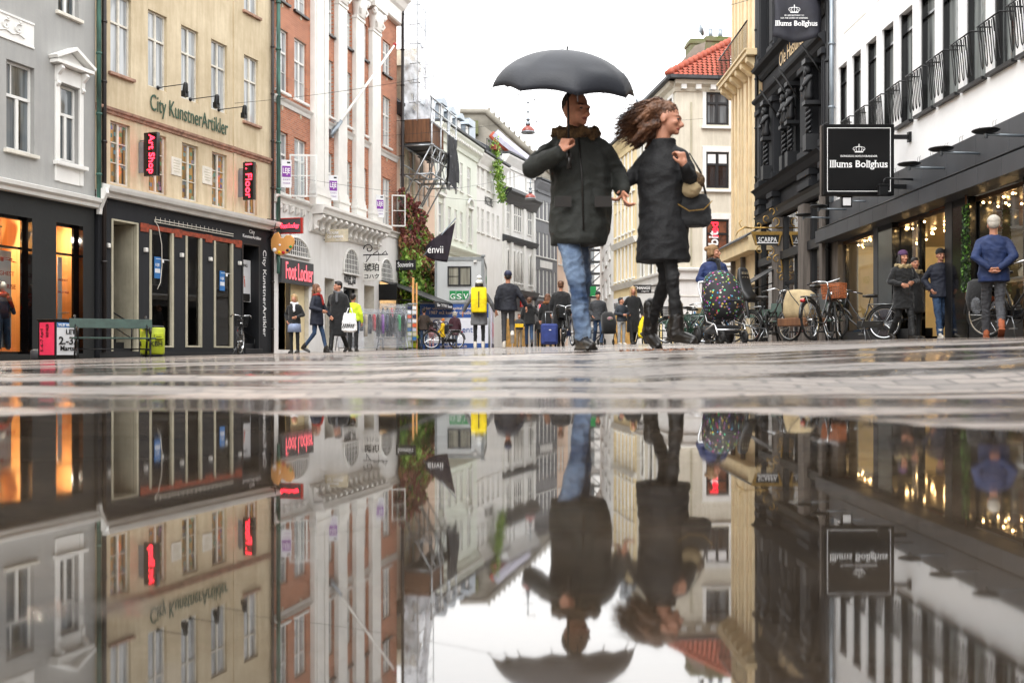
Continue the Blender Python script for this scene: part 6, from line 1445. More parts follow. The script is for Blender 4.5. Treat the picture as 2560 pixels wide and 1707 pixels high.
for zc_ in (z1f,): cornice(e, -.1, fr.len, zc_, [(.1, -.5), (.16, -.45), (.18, -.12), (.3, -.04), (.32, .05), (.03, .12)], 'white_trim', 'belt_course')
cornice(e, -.1, fr.len, zb_e, [(.05, -.5), (.1, -.3), (.3, -.18), (.34, 0), (.02, .02)], 'beige_render')
mb = MB(); x = .2
while x < fr.len: mb.box(x, x+.26, -.28, -.05, zb_e-.42, zb_e-.2); x += .72
mb.build('modillions', 'white_trim', e)
cornice(e, -.4, fr.len, zb_e, [(.4, 0), (.55, .03), (.55, .18), (.4, .2)], 'roof_dark', 'gutter')
MB().box(U(1728)-.05, U(1728)+.05, -.03, 0, z1f+.2, zb_e-1.0).build('wall_groove', 'grubby_cream', e)
wall(e, fr, 0, fr.len, -.5, z1f, so_, 'white_render', name='shop_storey', y0=-.02, back=False)
mb = MB()
for z in (.75, 1.3, 1.85, 2.4, 2.95): mb.box(-.03, fr.len, -.045, -.02, z-.018, z+.018)
mb.build('rustication', 'old_white', e)
s_ = MB().box(U(1713), U(1762), -.09, -.05, fr.z(1713, 700), fr.z(1713, 686)).build('street_sign', 'navy', e); text('lettering', 'Niels Hemmingsens', s_, (U(1716), -.1, fr.z(1713, 692)), width=.86, height=.1, mat='white_ink'); text('lettering', 'Gade', s_, (U(1730), -.1, fr.z(1713, 698)), width=.3, height=.1, mat='white_ink')
# side along the street
lf = Fac(1592, 55.7, 1690, Yr=Yb)
zt_l = zb_e
e3 = empty('street_side', e.location*0); bpy.data.objects.remove(e3)
def sub(par, fc):      # a wing: its own frame under the house
    s_ = empty('street_wing', (0, 0, 0)); s_.parent = par
    mwp = Matrix.Translation(par.location) @ Matrix.Rotation(par.rotation_euler.z, 4, 'Z')
    s_.matrix_local = mwp.inverted() @ (Matrix.Translation((fc.a.x, fc.a.y, 0)) @ Matrix.Rotation(fc.ang, 4, 'Z')); return s_
def baked(par, fc, fn):
    """build with fn(tmp) in the wing's frame, then hang the parts straight under the house"""
    tmp = empty('tmp', (0, 0, 0)); fn(tmp)
    mwp = Matrix.Translation(par.location) @ Matrix.Rotation(par.rotation_euler.z, 4, 'Z'); mf = Matrix.Translation((fc.a.x, fc.a.y, 0)) @ Matrix.Rotation(fc.ang, 4, 'Z')
    X_ = mwp.inverted() @ mf
    for ch in list(tmp.children): ch.parent = par; ch.matrix_local = X_ @ ch.matrix_basis
    bpy.data.objects.remove(tmp)
def wing(t):
    ow = [(lf.u(a_), lf.u(b_), *rowz(lf, 1690, t_, b2)) for a_, b_ in ((1604, 1610), (1624, 1632), (1645, 1654), (1672, 1682)) for t_, b2 in ((236, 315), (385, 480), (560, 665))]
    z1 = lf.z(1690, 675)
    wall(t, lf, 0, lf.len, z1, zt_l, ow, 'beige_render', back=False)
    for k, o in enumerate(ow): window(t, o[0]+.004, o[1]-.004, o[2]+.004, o[3]-.004, 'slate_black', 'pane_dark', .05, 'cross', .08)
    for o in ow: MB().box(o[0]-.16, o[0], -.05, 0, o[2]-.1, o[3]+.2).box(o[1], o[1]+.16, -.05, 0, o[2]-.1, o[3]+.2).box(o[0], o[1], -.05, 0, o[3], o[3]+.2).box(o[0]-.2, o[1]+.2, -.12, 0, o[2]-.2, o[2]-.1).build('window_surround', 'white_trim', t)
    cornice(t, 0, lf.len+.1, z1, [(.1, -.5), (.16, -.45), (.18, -.12), (.3, -.04), (.32, .05), (.03, .12)], 'white_trim', 'belt_course'); cornice(t, 0, lf.len, zt_l, [(.05, -.5), (.1, -.3), (.3, -.18), (.34, 0), (.02, .02)], 'beige_render'); cornice(t, 0, lf.len+.4, zt_l, [(.4, 0), (.55, .03), (.55, .18), (.4, .2)], 'roof_dark', 'gutter')
    doors = [(lf.u(1600), lf.u(1622), .3, 2.55), (lf.u(1642), lf.u(1658), .3, 2.7), (lf.u(1672), lf.u(1686), .3, 2.7)]
    wall(t, lf, 0, lf.len, -.5, z1, doors, 'white_render', name='shop_storey', y0=-.02, back=False, rec=.25)
    for o in doors:
        MB().box(o[0], o[1], .2, .22, o[2], o[3]).build('lit_shop', 'shop_glow', t)
        n_ = max(2, int((o[1]-o[0])/.55)); mb = MB()
        for k in range(n_+1): x = o[0]+(o[1]-o[0]-.07)*k/n_; mb.box(x, x+.07, .1, .16, o[2], o[3])
        mb.box(o[0], o[1], .101, .159, 2.1, 2.17).box(o[0], o[1], .101, .159, o[2], o[2]+.2); mb.build('shop_frame', 'black_paint', t)
    text('shop_lettering', 'PANDORA', t, (lf.u(1664), -.06, lf.z(1690, 700)+.35), width=lf.u(1688)-lf.u(1664), height=.28, mat='gold'); text('shop_lettering', 'DIAMANT', t, (lf.u(1598), -.06, lf.z(1690, 700)-.2), width=1.6, height=.3, mat='ink')
baked(e, lf, wing)
# hipped tile roof, gable and chimneys
ax, ay = fr.a.x, fr.a.y
def L_(p): d_ = Vector((p[0], p[1], 0))-Vector((fr.a.x, fr.a.y, 0)); c_, s2 = math.cos(-fr.ang), math.sin(-fr.ang); return (d_.x*c_-d_.y*s2, d_.x*s2+d_.y*c_, p[2])
cA = L_((ax-.5, ay-.4, zb_e+.15)); cB = L_((fr.b.x, fr.b.y-.4, zb_e+.15)); cD = L_((lf.a.x-.5, lf.a.y, zb_e+.15)); rg = L_((ax+4.2, ay+4.2, zb_e+3.5)); rg2 = L_((fr.b.x, fr.b.y+4.5, zb_e+3.5)); rg3 = L_((lf.a.x+4.3, lf.a.y+.1, zb_e+3.5))
D('tile_course', 'ac5238', .7, col2='8a3c28', scale=6)
tl = MB(); rows_n = 17
def tilesurf(mb, p0, p1, q0, q1, nr=rows_n):
    p0, p1, q0, q1 = map(Vector, (p0, p1, q0, q1))
    for r_ in range(nr):
        a_, b_ = p0.lerp(q0, r_/nr), p1.lerp(q1, r_/nr); c_, d_ = p0.lerp(q0, (r_+1)/nr), p1.lerp(q1, (r_+1)/nr); Ln = (b_-a_).length; n_ = max(2, int(Ln/.24))
        vs = []; fs = []
        for k in range(n_*4+1):
            t_ = k/(n_*4); w_ = .05*math.sin(k*math.pi/2)
            vs.append(a_.lerp(b_, t_)+Vector((0, 0, .08+w_))); vs.append(c_.lerp(d_, t_)+Vector((0, 0, .01+w_)))
        for k in range(n_*4): fs.append((2*k, 2*k+2, 2*k+3, 2*k+1))
        mb.add(vs, fs, 0, True)
tilesurf(tl, cA, cB, rg, rg2); tl.build('pantile_roof', 'tile_red', e)
t2_ = MB(); t2_.quad(cD, cA, rg, rg3); t2_.build('side_roof', 'tile_red', e)
mb = MB()
for k in range(17): p = Vector(cA).lerp(Vector(rg), k/17); q = Vector(cA).lerp(Vector(rg), (k+1)/17); mb.tube([p+Vector((0, 0, .1)), q+Vector((0, 0, .12))], .14, 8, r2=.18)
mb.build('hip_tiles', 'tile_course', e)
for (x0, x1, y0, Y_, w2) in ((1726, 1762, 96, 53, 1.0), (1764, 1828, 90, 54.5, 1.2)):
    p = L_(((x0-CX)/F*Y_, Y_, 0)); q = L_(((x1-CX)/F*Y_, Y_, 0)); zt_ = EYE+(HY-y0)/F*Y_
    c_ = MB().box(p[0], q[0], p[1], p[1]+w2, zb_e+1, zt_).box(p[0]-.06, q[0]+.06, p[1]-.06, p[1]+w2+.06, zt_-.3, zt_-.12).build('chimney', 'moss_stone', e, bevel=.03)
    for k in range(2):
        if x1-x0 > 40: MB().lathe([(.14, 0), (.12, .5)], (p[0]+.4+k*.55, p[1]+.4, zt_), n=10).build('chimney_pot', 'zinc', c_)
    if x1-x0 < 40: MB().lathe([(0, 0), (.2, .03), (.32, .1)], n=16).xf(Matrix.Translation((p[0]+.6, p[1]+.3, zt_+.5)) @ Matrix.Rotation(R(70), 4, 'Y') @ Matrix.Scale(1, 4)).bar((p[0]+.55, p[1]+.3, zt_), (p[0]+.55, p[1]+.3, zt_+.5), .02).build('satellite_dish', 'zinc', c_)
MB().prism([(cA[0]+.1, zb_e), (cA[0]+2.8, zb_e+.1), (L_(((1762-CX)/F*53, 53, 0))[0], zb_e+3.4), (L_(((1735-CX)/F*53, 53, 0))[0], zb_e+3.2)], 4.6, 4.9).build('chimney_breast', 'gable_render', e)
# hanging black sign of the lingerie shop
q0 = P3(1583, 712, 50); t = empty('hanging_shop_sign', (q0.x, 50, EYE+(HY-733)/F*50)); tag(t, 'black projecting shop sign with the white word CHANGE', 'sign')
wd = 45/F*50; hh = 21/F*50; q = MB().box(0, wd, -.04, .04, 0, hh).build('panel', 'black_paint', t, bevel=.01); text('lettering', 'CHANGE', q, (.05, -.05, hh*.45), width=wd-.1, height=hh*.36, mat='white_ink', bold=.015); text('lettering', 'Lingerie', q, (wd*.45, -.05, hh*.12), width=wd*.42, height=hh*.22, mat='white_ink', shear=.4)
MB().bar((wd, 0, hh*.9), (wd+.35, .1, hh*.9), .025).bar((wd, 0, hh*.1), (wd+.35, .1, hh*.1), .025).build('bracket', 'black_metal', t)
# yellow stucco neighbour
yf = Fac(1534, 61, 1592, Yr=55.7)
h, z_e, ow = simple_house(yf, 'yellow_house', 'yellow stucco house with pale window bays beside the beige corner', 335, [(a_, a_+3.6) for a_ in (1538, 1547, 1556, 1565, 1574, 1583)], [(405, 470), (505, 570), (610, 690)], 'yellow_render', 1592, roof='roof_dark', frame='white_trim')
for zc_ in (590, 700): cornice(h, 0, yf.len, yf.z(1592, zc_), [(.1, -.3), (.2, -.1), (.25, 0), (.03, .05)], 'white_trim', 'belt_course')
for (a_, b_) in ((1544, 1546), (1553, 1555), (1562, 1564), (1571, 1573), (1580, 1582)): MB().box(yf.u(a_), yf.u(b_), -.05, 0, yf.z(1592, 700), z_e-.5).build('pilaster_strip', 'white_trim', h)
MB().box(.2, yf.len-.1, -.1, -.02, 2.7, 3.5).build('shop_fascia', 'white_poster', h); text('shop_lettering', 'BIANCO', h, (.6, -.12, 2.9), width=1.6, height=.35, mat='ink'); MB().box(.3, yf.len-.3, -.03, 0, .3, 2.5).build('shop_window', 'interior_warm', h)
for k, x in enumerate((.8, 2.6, 4.4)): MB().box(x, x+.9, .2, 1.4, z_e+.2, z_e+1.7).prism([(x-.1, z_e+1.7), (x+1.0, z_e+1.7), (x+.45, z_e+2.1)], .1, 1.5).build('dormer', 'zinc', h)
# farther right-hand terrace down the bend
ff = Fac(1500, 80, 1534, Yr=61.5)
h, z_e, ow = simple_house(ff, 'pale_terrace', 'pale far house with three rows of windows before the street bends', 445, [(a_, a_+4) for a_ in (1505, 1514, 1523)], [(520, 560), (600, 640), (680, 730)], 'white_render', 1530, roof='roof_dark')
# ================================================================= STREET OBJECTS
def place(x, Y, dz=0): X_ = (x-CX)/F*Y; return Vector((X_, Y, gz(X_, Y)+dz))
# ---- benches: timber slats on scrolled cast iron ends
def bench():
    e = empty('park_bench', (0, 0, 0)); Ln = 1.75; h = Ln/2-.12
    for s_ in (-1, 1):
        x = s_*h; mb = MB(); t = .024
        mb.tube([(x, .34, .92), (x, .30, .95), (x, .26, .90), (x, .24, .75), (x, .17, .5), (x, .14, .40), (x, .20, .22), (x, .33, .0)], t, 6)
        mb.tube([(x, -.34, 0), (x, -.28, .12), (x, -.24, .3), (x, -.28, .41)], t, 6)
        mb.bar((x, -.28, .41), (x, .15, .40), t).tube([(x, -.24, .15), (x, -.05, .2), (x, .22, .16)], .016, 6)
        mb.tube([(x, -.28, .41), (x, -.30, .5), (x, -.33, .58), (x, -.30, .66), (x, -.22, .68), (x, -.16, .62), (x, -.18, .55), (x, -.25, .54), (x, -.26, .60), (x, -.22, .62)], .02, 6)
        mb.tube([(x, -.28, .67), (x, -.1, .64), (x, .1, .68), (x, .24, .78)], .02, 6)
        mb.build('cast_iron_end', 'black_metal', e)
    mb = MB()
    for k in range(3): mb.box(-Ln/2, Ln/2, -.30+k*.155, -.165+k*.155, .425, .46)
    mb.build('seat', 'green_bench', e, bevel=.006)
    M_ = Matrix.Translation((0, .2, .78)) @ Matrix.Rotation(R(-10), 4, 'X')
    MB().box(-Ln/2, Ln/2, -.02, .015, -.115, .1).xf(M_).build('backrest', 'green_bench', e, bevel=.006)
    MB().bar((-h, .14, .2), (h, .14, .2), .014).bar((-h, -.2, .2), (h, -.2, .2), .014).build('tie_rod', 'black_metal', e)
    return e
b0 = bench(); first = True
for x, Y, rz, sc_, lab in ((282, 22.3, 30, 1, 'green slatted bench nearest on the left, beside the lime litter bin'),
                      (996, 38, 30, 1, 'green slatted bench before the plastic-covered clothes racks'),
                      (1882, 27.5, -62, 1, 'green slatted bench between the pram and the child seat bicycle'),
                      (2010, 22.6, -38, 1, 'green slatted bench behind the nearest parked bicycle'),
                      (1740, 29.5, -60, 1, 'green slatted bench half hidden among the far parked bicycles'),
                      (1650, 34, 20, 1, 'dark bench end seen between the walking woman’s boots')):
    o = b0 if first else dup(b0); first = False
    o.location = place(x, Y); o.rotation_euler = (0, 0, R(rz)); tag(o, lab, 'bench', 'street benches')
# ---- litter bins
def bin_():
    e = empty('litter_bin', (0, 0, 0))
    MB().loft([(0, 0, .06, .25, .25, .6), (0, 0, .1, .26, .26, .6), (0, 0, .66, .27, .27, .6), (0, 0, .68, .255, .255, .6)], n=28).build('body', 'lime', e)
    MB().loft([(0, 0, 0, .22, .22, .6), (0, 0, .06, .24, .24, .6)], n=28).build('base', 'slate_deep', e); MB().loft([(0, 0, .68, .25, .25, .6), (0, 0, .72, .24, .24, .6), (0, 0, .73, .15, .15, .6)], n=28).build('lid', 'slate_deep', e)
    MB().box(.0, .2, -.36, -.24, .42, .54).build('ash_tray', 'lime', e, bevel=.008); MB().box(.02, .16, -.365, -.361, .46, .47).build('slot', 'ink', e)
    t = text('lettering', 'KBH', e, (-.08, -.272, .25), width=.26, height=.11, mat='ink', bold=.012); t = text('lettering', 'KBH', e, (-.272, .12, .25), rot=(R(90), 0, R(-90)), width=.24, height=.11, mat='ink', bold=.012)
    return e
b1 = bin_(); b1.location = place(381, 23.2); b1.rotation_euler = (0, 0, R(28)); tag(b1, 'lime green litter bin lettered KBH beside the near left bench', 'litter bin', 'lime litter bins')
b2 = dup(b1); b2.location = place(1024, 37.5); b2['label'] = 'lime green litter bin lettered KBH behind the bench by the ivy'
# ---- poster box
e = empty('poster_box', place(144, 22.9), R(66)); tag(e, 'dark utility cabinet pasted with a pink and a white event poster', 'cabinet')
q = MB().box(-.3, .3, -.28, .28, 0, .88).box(-.32, .32, -.3, .3, .88, .92).build('cabinet', 'black_paint', e, bevel=.01)
f = MB().box(-.306, -.301, -.24, .22, .1, .84).build('pink_poster', 'pink_poster', e); text('lettering', '5.-6.-7 April', f, (-.31, .08, .18), rot=(R(90), R(-90), R(-90)), width=.52, height=.11, mat='ink'); text('lettering', 'VALBY HALLEN', f, (-.31, -.07, .5), rot=(R(90), R(-90), R(-90)), width=.3, height=.09, mat='ink')
f = MB().box(-.27, .27, -.286, -.281, .1, .84).build('white_poster', 'white_poster', e); MB().box(-.27, .27, -.29, -.287, .73, .84).build('poster_head', 'blue_poster', f)
text('lettering', 'VALBY HALLEN', f, (-.24, -.294, .75), width=.46, height=.07, mat='white_ink'); text('lettering', 'LET', f, (-.02, -.294, .58), width=.26, height=.11, mat='ink', bold=.01); text('lettering', '2.-3.', f, (-.22, -.294, .34), width=.46, height=.18, mat='ink', bold=.02); text('lettering', 'Marts', f, (-.18, -.294, .2), width=.38, height=.11, mat='ink', bold=.01)
e = empty('bollard', place(98, 23.2)); tag(e, 'short grey stone bollard left of the poster cabinet', 'bollard'); MB().loft([(0, 0, -.02, .17, .17, .6), (0, 0, .2, .17, .17, .6), (0, 0, .24, .14, .14, .6), (0, 0, .25, .05, .05)]).build('stone', 'grey_stone', e)

# ---- bicycles
D('bike_black', '15171a', .3, metal=.2, coat=.5, var=.1); D('bike_green', '1f4436', .35, coat=.4); D('bike_blue', '1c6c9c', .35, coat=.4); D('crate_wood', 'a35b2f', .6, var=.2, scale=12)
def bicycle(frame='bike_black', basket=None, rack=True, child=False, wr=.34, hi=False, label='', turn=12):
    e = empty('bicycle', (0, 0, 0)); wb = 1.08; r = wr
    def wheel(par, cx, rz=0, stuffr=r):
        w_ = MB().tube([(stuffr*math.cos(t), 0, stuffr*math.sin(t)) for t in [2*math.pi*k/32 for k in range(32)]], .022, 6, closed=True).build('wheel', 'rubber', par, loc=(cx, 0, stuffr+.022), rot=(0, 0, rz))
        MB().tube([((stuffr-.03)*math.cos(t), 0, (stuffr-.03)*math.sin(t)) for t in [2*math.pi*k/32 for k in range(32)]], .011, 5, closed=True).build('rim', 'chrome', w_)
        mb = MB()
        for k in range(18):
            t = 2*math.pi*k/18; mb.bar((.02*math.cos(t+1), (-1)**k*.03, .02*math.sin(t+1)), ((stuffr-.03)*math.cos(t), 0, (stuffr-.03)*math.sin(t)), .0022, 3)
        mb.bar((0, -.05, 0), (0, .05, 0), .018); mb.build('spokes', 'chrome', w_); return w_
    wheel(e, -wb/2); wheel(e, wb/2, R(turn)); z = r+.022
    fm = MB(); H_ = z+.62; sx = -.17; hd0, hd1 = (.36, 0, z+.30), (.30, 0, z+.58); bbk = (-.06, 0, z-.06); sd = (sx-.03, 0, z+.42)
    fm.bar(bbk, sd, .017).tube([hd0, (.2, 0, z+.08), (.05, 0, z-.04), bbk], .02, 8).tube([hd1, (.12, 0, z+.28), (-.02, 0, z+.12), (-.08, 0, z+.05)], .015, 8).bar(hd0, hd1, .022).bar(sd, (sx-.06, 0, z+.56), .012)
    for s_ in (-1, 1): fm.bar((-.06, s_*.03, z-.06), (-wb/2, s_*.06, z), .01).bar((sd[0], s_*.02, sd[2]), (-wb/2, s_*.06, z), .008).tube([(hd0[0], s_*.05, hd0[2]), (hd0[0]+.06, s_*.055, z+.18), (wb/2, s_*.06, z)], .012, 6)
    fm.build('frame', frame, e)
    hb = MB(); c_, s2 = math.cos(R(turn)), math.sin(R(turn)); top = Vector((.27, 0, z+.70))
    hb.bar(hd1, top, .013)
    for s_ in (-1, 1): hb.tube([top, top+Vector((.08, s_*.08, .03)), top+Vector((.06, s_*.22, .05)), top+Vector((-.12, s_*.28, .01)), top+Vector((-.2, s_*.28, -.01))], .012, 6)
    hq = hb.build('handlebar', 'chrome', e); g_ = MB()
    for s_ in (-1, 1): g_.bar(top+Vector((-.09, s_*.275, .015)), top+Vector((-.22, s_*.28, -.015)), .018)
    g_.build('grips', 'leather', hq)
    MB().loft([(sx-.08, 0, z+.565, .13, .07), (sx-.08, 0, z+.60, .15, .095), (sx-.09, 0, z+.63, .1, .075), (sx-.09, 0, z+.635, .05, .04)]).cap((sx, 0, z+.6), (sx+.1, 0, z+.6), .035, .022).build('saddle', 'leather', e)
    for cx, a0, a1, nm in ((-wb/2, 10, 190, 'mudguard'), (wb/2, 20, 165, 'mudguard')): MB().tube([(cx+(r+.05)*math.cos(R(a_)), 0, z+(r+.05)*math.sin(R(a_))) for a_ in range(a0, a1, 12)], .024, 6, flat=1).build(nm, frame, e)
    MB().box(-wb/2+.0, .04, .035, .06, z-.1, z+.05).tube([(-.06+.09*math.cos(t), .048, z-.06+.09*math.sin(t)) for t in [2*math.pi*k/16 for k in range(16)]], .014, 5, closed=True).build('chain_case', frame, e, bevel=.01)
    MB().bar((-.06, -.06, z-.06), (-.0, -.08, z-.22), .009).bar((-.06, .06, z-.06), (-.12, .08, z+.1), .009).box(-.05, .05, -.15, -.08, z-.235, z-.215).box(-.17, -.07, .08, .15, z+.09, z+.11).build('pedals', 'steel', e)
    if rack: MB().bar((-.2, -.05, z+.42), (-wb/2-.22, -.05, z+.40), .007).bar((-.2, .05, z+.42), (-wb/2-.22, .05, z+.40), .007).bar((-wb/2-.2, -.05, z+.4), (-wb/2, -.06, z), .006).bar((-wb/2-.2, .05, z+.4), (-wb/2, .06, z), .006).box(-wb/2-.22, -.25, -.055, .055, z+.405, z+.412).build('carrier', 'steel', e)
    MB().ell((-wb/2-.25, 0, z+.33), (.035, .05, .035)).build('rear_light', 'red_light', e); MB().ell((.42, 0, z+.5), (.05, .045, .045)).build('headlight', 'chrome', e)
    MB().bar((-.12, -.05, z-.08), (-.2, -.16, .0), .009).bar((-.12, .05, z-.08), (-.2, .16, 0), .009).build('kickstand', 'steel', e)
    if basket:
        mb = MB(); x0 = .40
        for k in range(6):
            f_ = 1+.12*k/5; zz = z+.42+.26*k/5; mb.tube([(x0-.02, -.16*f_, zz), (x0+.26*f_, -.16*f_, zz), (x0+.26*f_, .16*f_, zz), (x0-.02, .16*f_, zz)], .007 if k < 5 else .014, 5, closed=True)
        for k in range(9): 
            y_ = -.16+.32*k/8; mb.bar((x0+.26, y_, z+.42), (x0+.29, y_*1.12, z+.68), .005, 4).bar((x0-.02, y_, z+.42), (x0-.02, y_*1.12, z+.68), .005, 4); mb.bar((x0+.28*k/8-.02, -.16, z+.42), (x0+.31*k/8-.02, -.18, z+.68), .005, 4).bar((x0+.28*k/8-.02, .16, z+.42), (x0+.31*k/8-.02, .18, z+.68), .005, 4)
        mb.box(x0-.02, x0+.26, -.16, .16, z+.415, z+.425); mb.build('basket', basket, e)
    if child:
        q = MB().loft([(-.62, 0, z+.52, .16, .17, .6), (-.62, 0, z+.62, .19, .19, .6), (-.70, 0, z+.78, .1, .17, .6), (-.76, 0, z+1.05, .06, .16, .6), (-.78, 0, z+1.22, .05, .13, .6), (-.78, 0, z+1.27, .02, .08, .6)], n=24).cap((-.5, -.17, z+.5), (-.42, -.19, z+.2), .04, .03).cap((-.5, .17, z+.5), (-.42, .19, z+.2), .04, .03).build('child_seat', 'black_paint', e)
        mb = MB()
        for a_ in range(4):
            for c2 in range(3): mb.box(-.82, -.70, -.09+c2*.07, -.05+c2*.07, z+.82+a_*.1, z+.87+a_*.1)
        mb.build('seat_slots', 'steel', q)
    return e
bk1 = bicycle('bike_black', 'crate_wood', label='', turn=22); bk1.location = place(2062, 17.9); bk1.rotation_euler = (R(-4), 0, R(48)); tag(bk1, 'black city bicycle with an orange slatted front basket, nearest on the right', 'bicycle', 'parked bicycles')
bk2 = bicycle('bike_black', 'black_metal', turn=-20); bk2.location = place(2148, 21.8); bk2.rotation_euler = (R(3), 0, R(140)); tag(bk2, 'black bicycle with wire basket and red tail light by the store glass', 'bicycle', 'parked bicycles')
bk3 = bicycle('bike_black', None, child=True, wr=.30, turn=0); bk3.location = place(1925, 20.6); bk3.rotation_euler = (0, 0, R(-58)); tag(bk3, 'cargo bicycle with a tall black child seat and tan hood', 'bicycle', 'parked bicycles')
z_ = .3
MB().loft([(.85, 0, .42, .34, .32, .6), (.85, 0, .6, .42, .36, .6), (.85, 0, .85, .40, .36, .6), (.8, 0, 1.05, .30, .31, .6), (.76, 0, 1.14, .22, .26, .6), (.76, 0, 1.16, .1, .15, .6)], n=28).xf(Matrix.Translation((.85, 0, .45)) @ Matrix.Scale(.82, 4) @ Matrix.Translation((-.85, 0, -.45))).build('hood', 'tan_canvas', bk3)
MB().box(.5, 1.2, -.33, .33, .3, .46).build('cargo_box', 'wood_board', bk3, bevel=.02); MB().box(1.235, 1.275, -.2, .2, .62, .92).build('hood_window', 'zinc', bk3); MB().tube([(.5, -.36, .6), (.6, -.38, .9), (.75, -.34, 1.1), (.9, -.36, .9), (1.1, -.36, .7)], .01, 5).build('zip', 'black_fabric', bk3)
bk4 = dup(bk2); bk4.location = place(597, 28.3); bk4.rotation_euler = (R(-3), 0, R(-72)); bk4['label'] = 'black bicycle parked by the steps of the ochre house'
bk5 = bicycle('bike_black', None, turn=0, rack=True); bk5.location = place(2548, 14.6); bk5.rotation_euler = (R(4), 0, R(-65)); tag(bk5, 'bicycle with a black pannier and a clear bag at the right edge of the picture', 'bicycle', 'parked bicycles')
MB().loft([(-.55, -.14, .42, .17, .08, .6), (-.55, -.14, .62, .2, .1, .6), (-.55, -.12, .86, .17, .08, .6), (-.55, -.1, .9, .1, .05, .6)]).build('pannier', 'black_fabric', bk5); MB().ell((-.5, -.26, .5), (.09, .05, .13)).build('clear_bag', 'plastic_sheet', bk5)
bk6 = dup(bk2); bk6.location = place(1712, 28.6); bk6.rotation_euler = (0, 0, R(160)); bk6['label'] = 'dark bicycle in the far cluster beside the crossing woman’s boot'
bk7 = bicycle('bike_green', 'bike_green', turn=10); bk7.location = place(1735, 27.2); bk7.rotation_euler = (0, 0, R(25)); tag(bk7, 'green bicycle with a front carrier in the far cluster', 'bicycle', 'parked bicycles')
bk8 = bicycle('bike_blue', None, turn=10); bk8.location = place(1758, 30.5); bk8.rotation_euler = (0, 0, R(200)); tag(bk8, 'blue bicycle standing behind the green one', 'bicycle', 'parked bicycles')
bk9 = dup(bk2); bk9.location = place(1110, 40.5); bk9.rotation_euler = (0, 0, R(205)); bk9['label'] = 'black bicycle held by the child in yellow before the hoarding'
bk10 = dup(bk2); bk10.location = place(1420, 26.5); bk10.rotation_euler = (0, 0, R(100)); bk10['label'] = 'black bicycle seen end-on beside the blue suitcase'
bk11 = dup(bk2); bk11.location = place(1790, 31); bk11.rotation_euler = (0, 0, R(-20)); bk11['label'] = 'dark bicycle mostly hidden behind the pram'

# ---- souvenir shop: covered racks, card stand, awning
e = empty('clothes_rack', place(930, 35.5), R(22)); tag(e, 'long clothes rack under a clear plastic rain cover in front of the white shops', 'clothes rack')
mb = MB(); L2 = 1.25
for x in (-L2, L2):
    mb.bar((x, -.3, 0), (x, 0, .55), .018).bar((x, .3, 0), (x, 0, .55), .018).bar((x, 0, .5), (x, 0, 1.35), .018)
mb.bar((-L2, 0, 1.35), (L2, 0, 1.35), .018).bar((-L2, -.25, .1), (L2, -.25, .1), .015); mb.build('frame', 'steel', e)
cols_ = ['ink', 'red_ink', 'navy', 'white_poster', 'blue_poster', 'slate_deep', 'tan_canvas', 'ink', 'red_ink', 'ink', 'purple', 'navy', 'slate_deep', 'ink', 'gsv_green', 'ink']
for k in range(16):
    x = -1.15+k*.153; MB().loft([(x, 0, .5+.1*(k % 3), .05, .2), (x, 0, .8, .055, .22), (x, 0, 1.2, .05, .22), (x, 0, 1.3, .03, .08)], n=10).build('garment', cols_[k], e)
def cover(par, L3, dpt, h, seed):
    mb = MB(); n, m = 26, 14; vs = []; fs = []
    for i in range(n+1):
        for j in range(m+1):
            s, t = i/n, j/m; a_ = (t-.5)*2; x = -L3+2*L3*s
            if abs(a_) < .35: y_ = a_/.35*dpt; z = h-.08*abs(a_)+.05*noise.noise(Vector((x*2, a_*3, seed)))
            else: k = (abs(a_)-.35)/.65; y_ = math.copysign(dpt+.14*k, a_); z = h*(1-k)+.12*k
            nn = .09*noise.noise(Vector((x*2.5, z*2.2, seed+a_))); vs.append((x*(1+.03*math.sin(z*9)), y_+nn*2, max(.03, z)))
    for i in range(n):
        for j in range(m): fs.append((i*(m+1)+j, (i+1)*(m+1)+j, (i+1)*(m+1)+j+1, i*(m+1)+j+1))
    return mb.add(vs, fs, 0, True).build('rain_cover', 'plastic_sheet', par)
cover(e, 1.35, .34, 1.48, 2)
e = empty('clothes_rack', place(985, 36.8), R(15)); tag(e, 'tall rounded clothes rack wrapped in grey plastic beside the postcard stand', 'clothes rack')
mb = MB(); mb.bar((-.4, 0, 0), (-.4, 0, 1.6), .018).bar((.4, 0, 0), (.4, 0, 1.6), .018).bar((-.4, 0, 1.6), (.4, 0, 1.6), .018); mb.build('frame', 'steel', e)
for k in range(6): MB().loft([(-.4+k*.16, 0, .5, .06, .25), (-.4+k*.16, 0, 1.4, .06, .25), (-.4+k*.16, 0, 1.55, .03, .1)], n=10).build('garment', ['ink', 'slate_deep', 'red_ink', 'ink', 'navy', 'ink'][k], e)
cover(e, .55, .36, 1.72, 7)
e = empty('card_stand', place(1031, 36.6)); tag(e, 'revolving postcard stand beside the ivy', 'display stand')
MB().bar((0, 0, 0), (0, 0, 1.7), .02).box(-.18, .18, -.18, .18, 0, .03).box(-.16, .16, -.16, .16, 1.66, 1.7).build('column', 'steel', e)
for k in range(8):
    for s_ in (-1, 1): MB().box(s_*.09-.07, s_*.09+.07, -.17, -.16, .35+k*.16, .47+k*.16).build('postcard', ['white_poster', 'blue_poster', 'cream', 'banner_side', 'orange_poster', 'white_poster', 'navy', 'gauze'][(k+s_) % 8], e)
mb = MB()
for k in range(9): mb.bar((-.17, -.18, .33+k*.16), (.17, -.18, .33+k*.16), .006, 4)
mb.build('wire_shelf', 'steel', e)
t = bb.at('shop_awning', 0, 0, 0, 'long black folding awning with small white lettering beside the ivy', 'awning')
U = bb.u; z_t = bb.z(960, 702); z_f = z_t-.95; o_ = 2.6
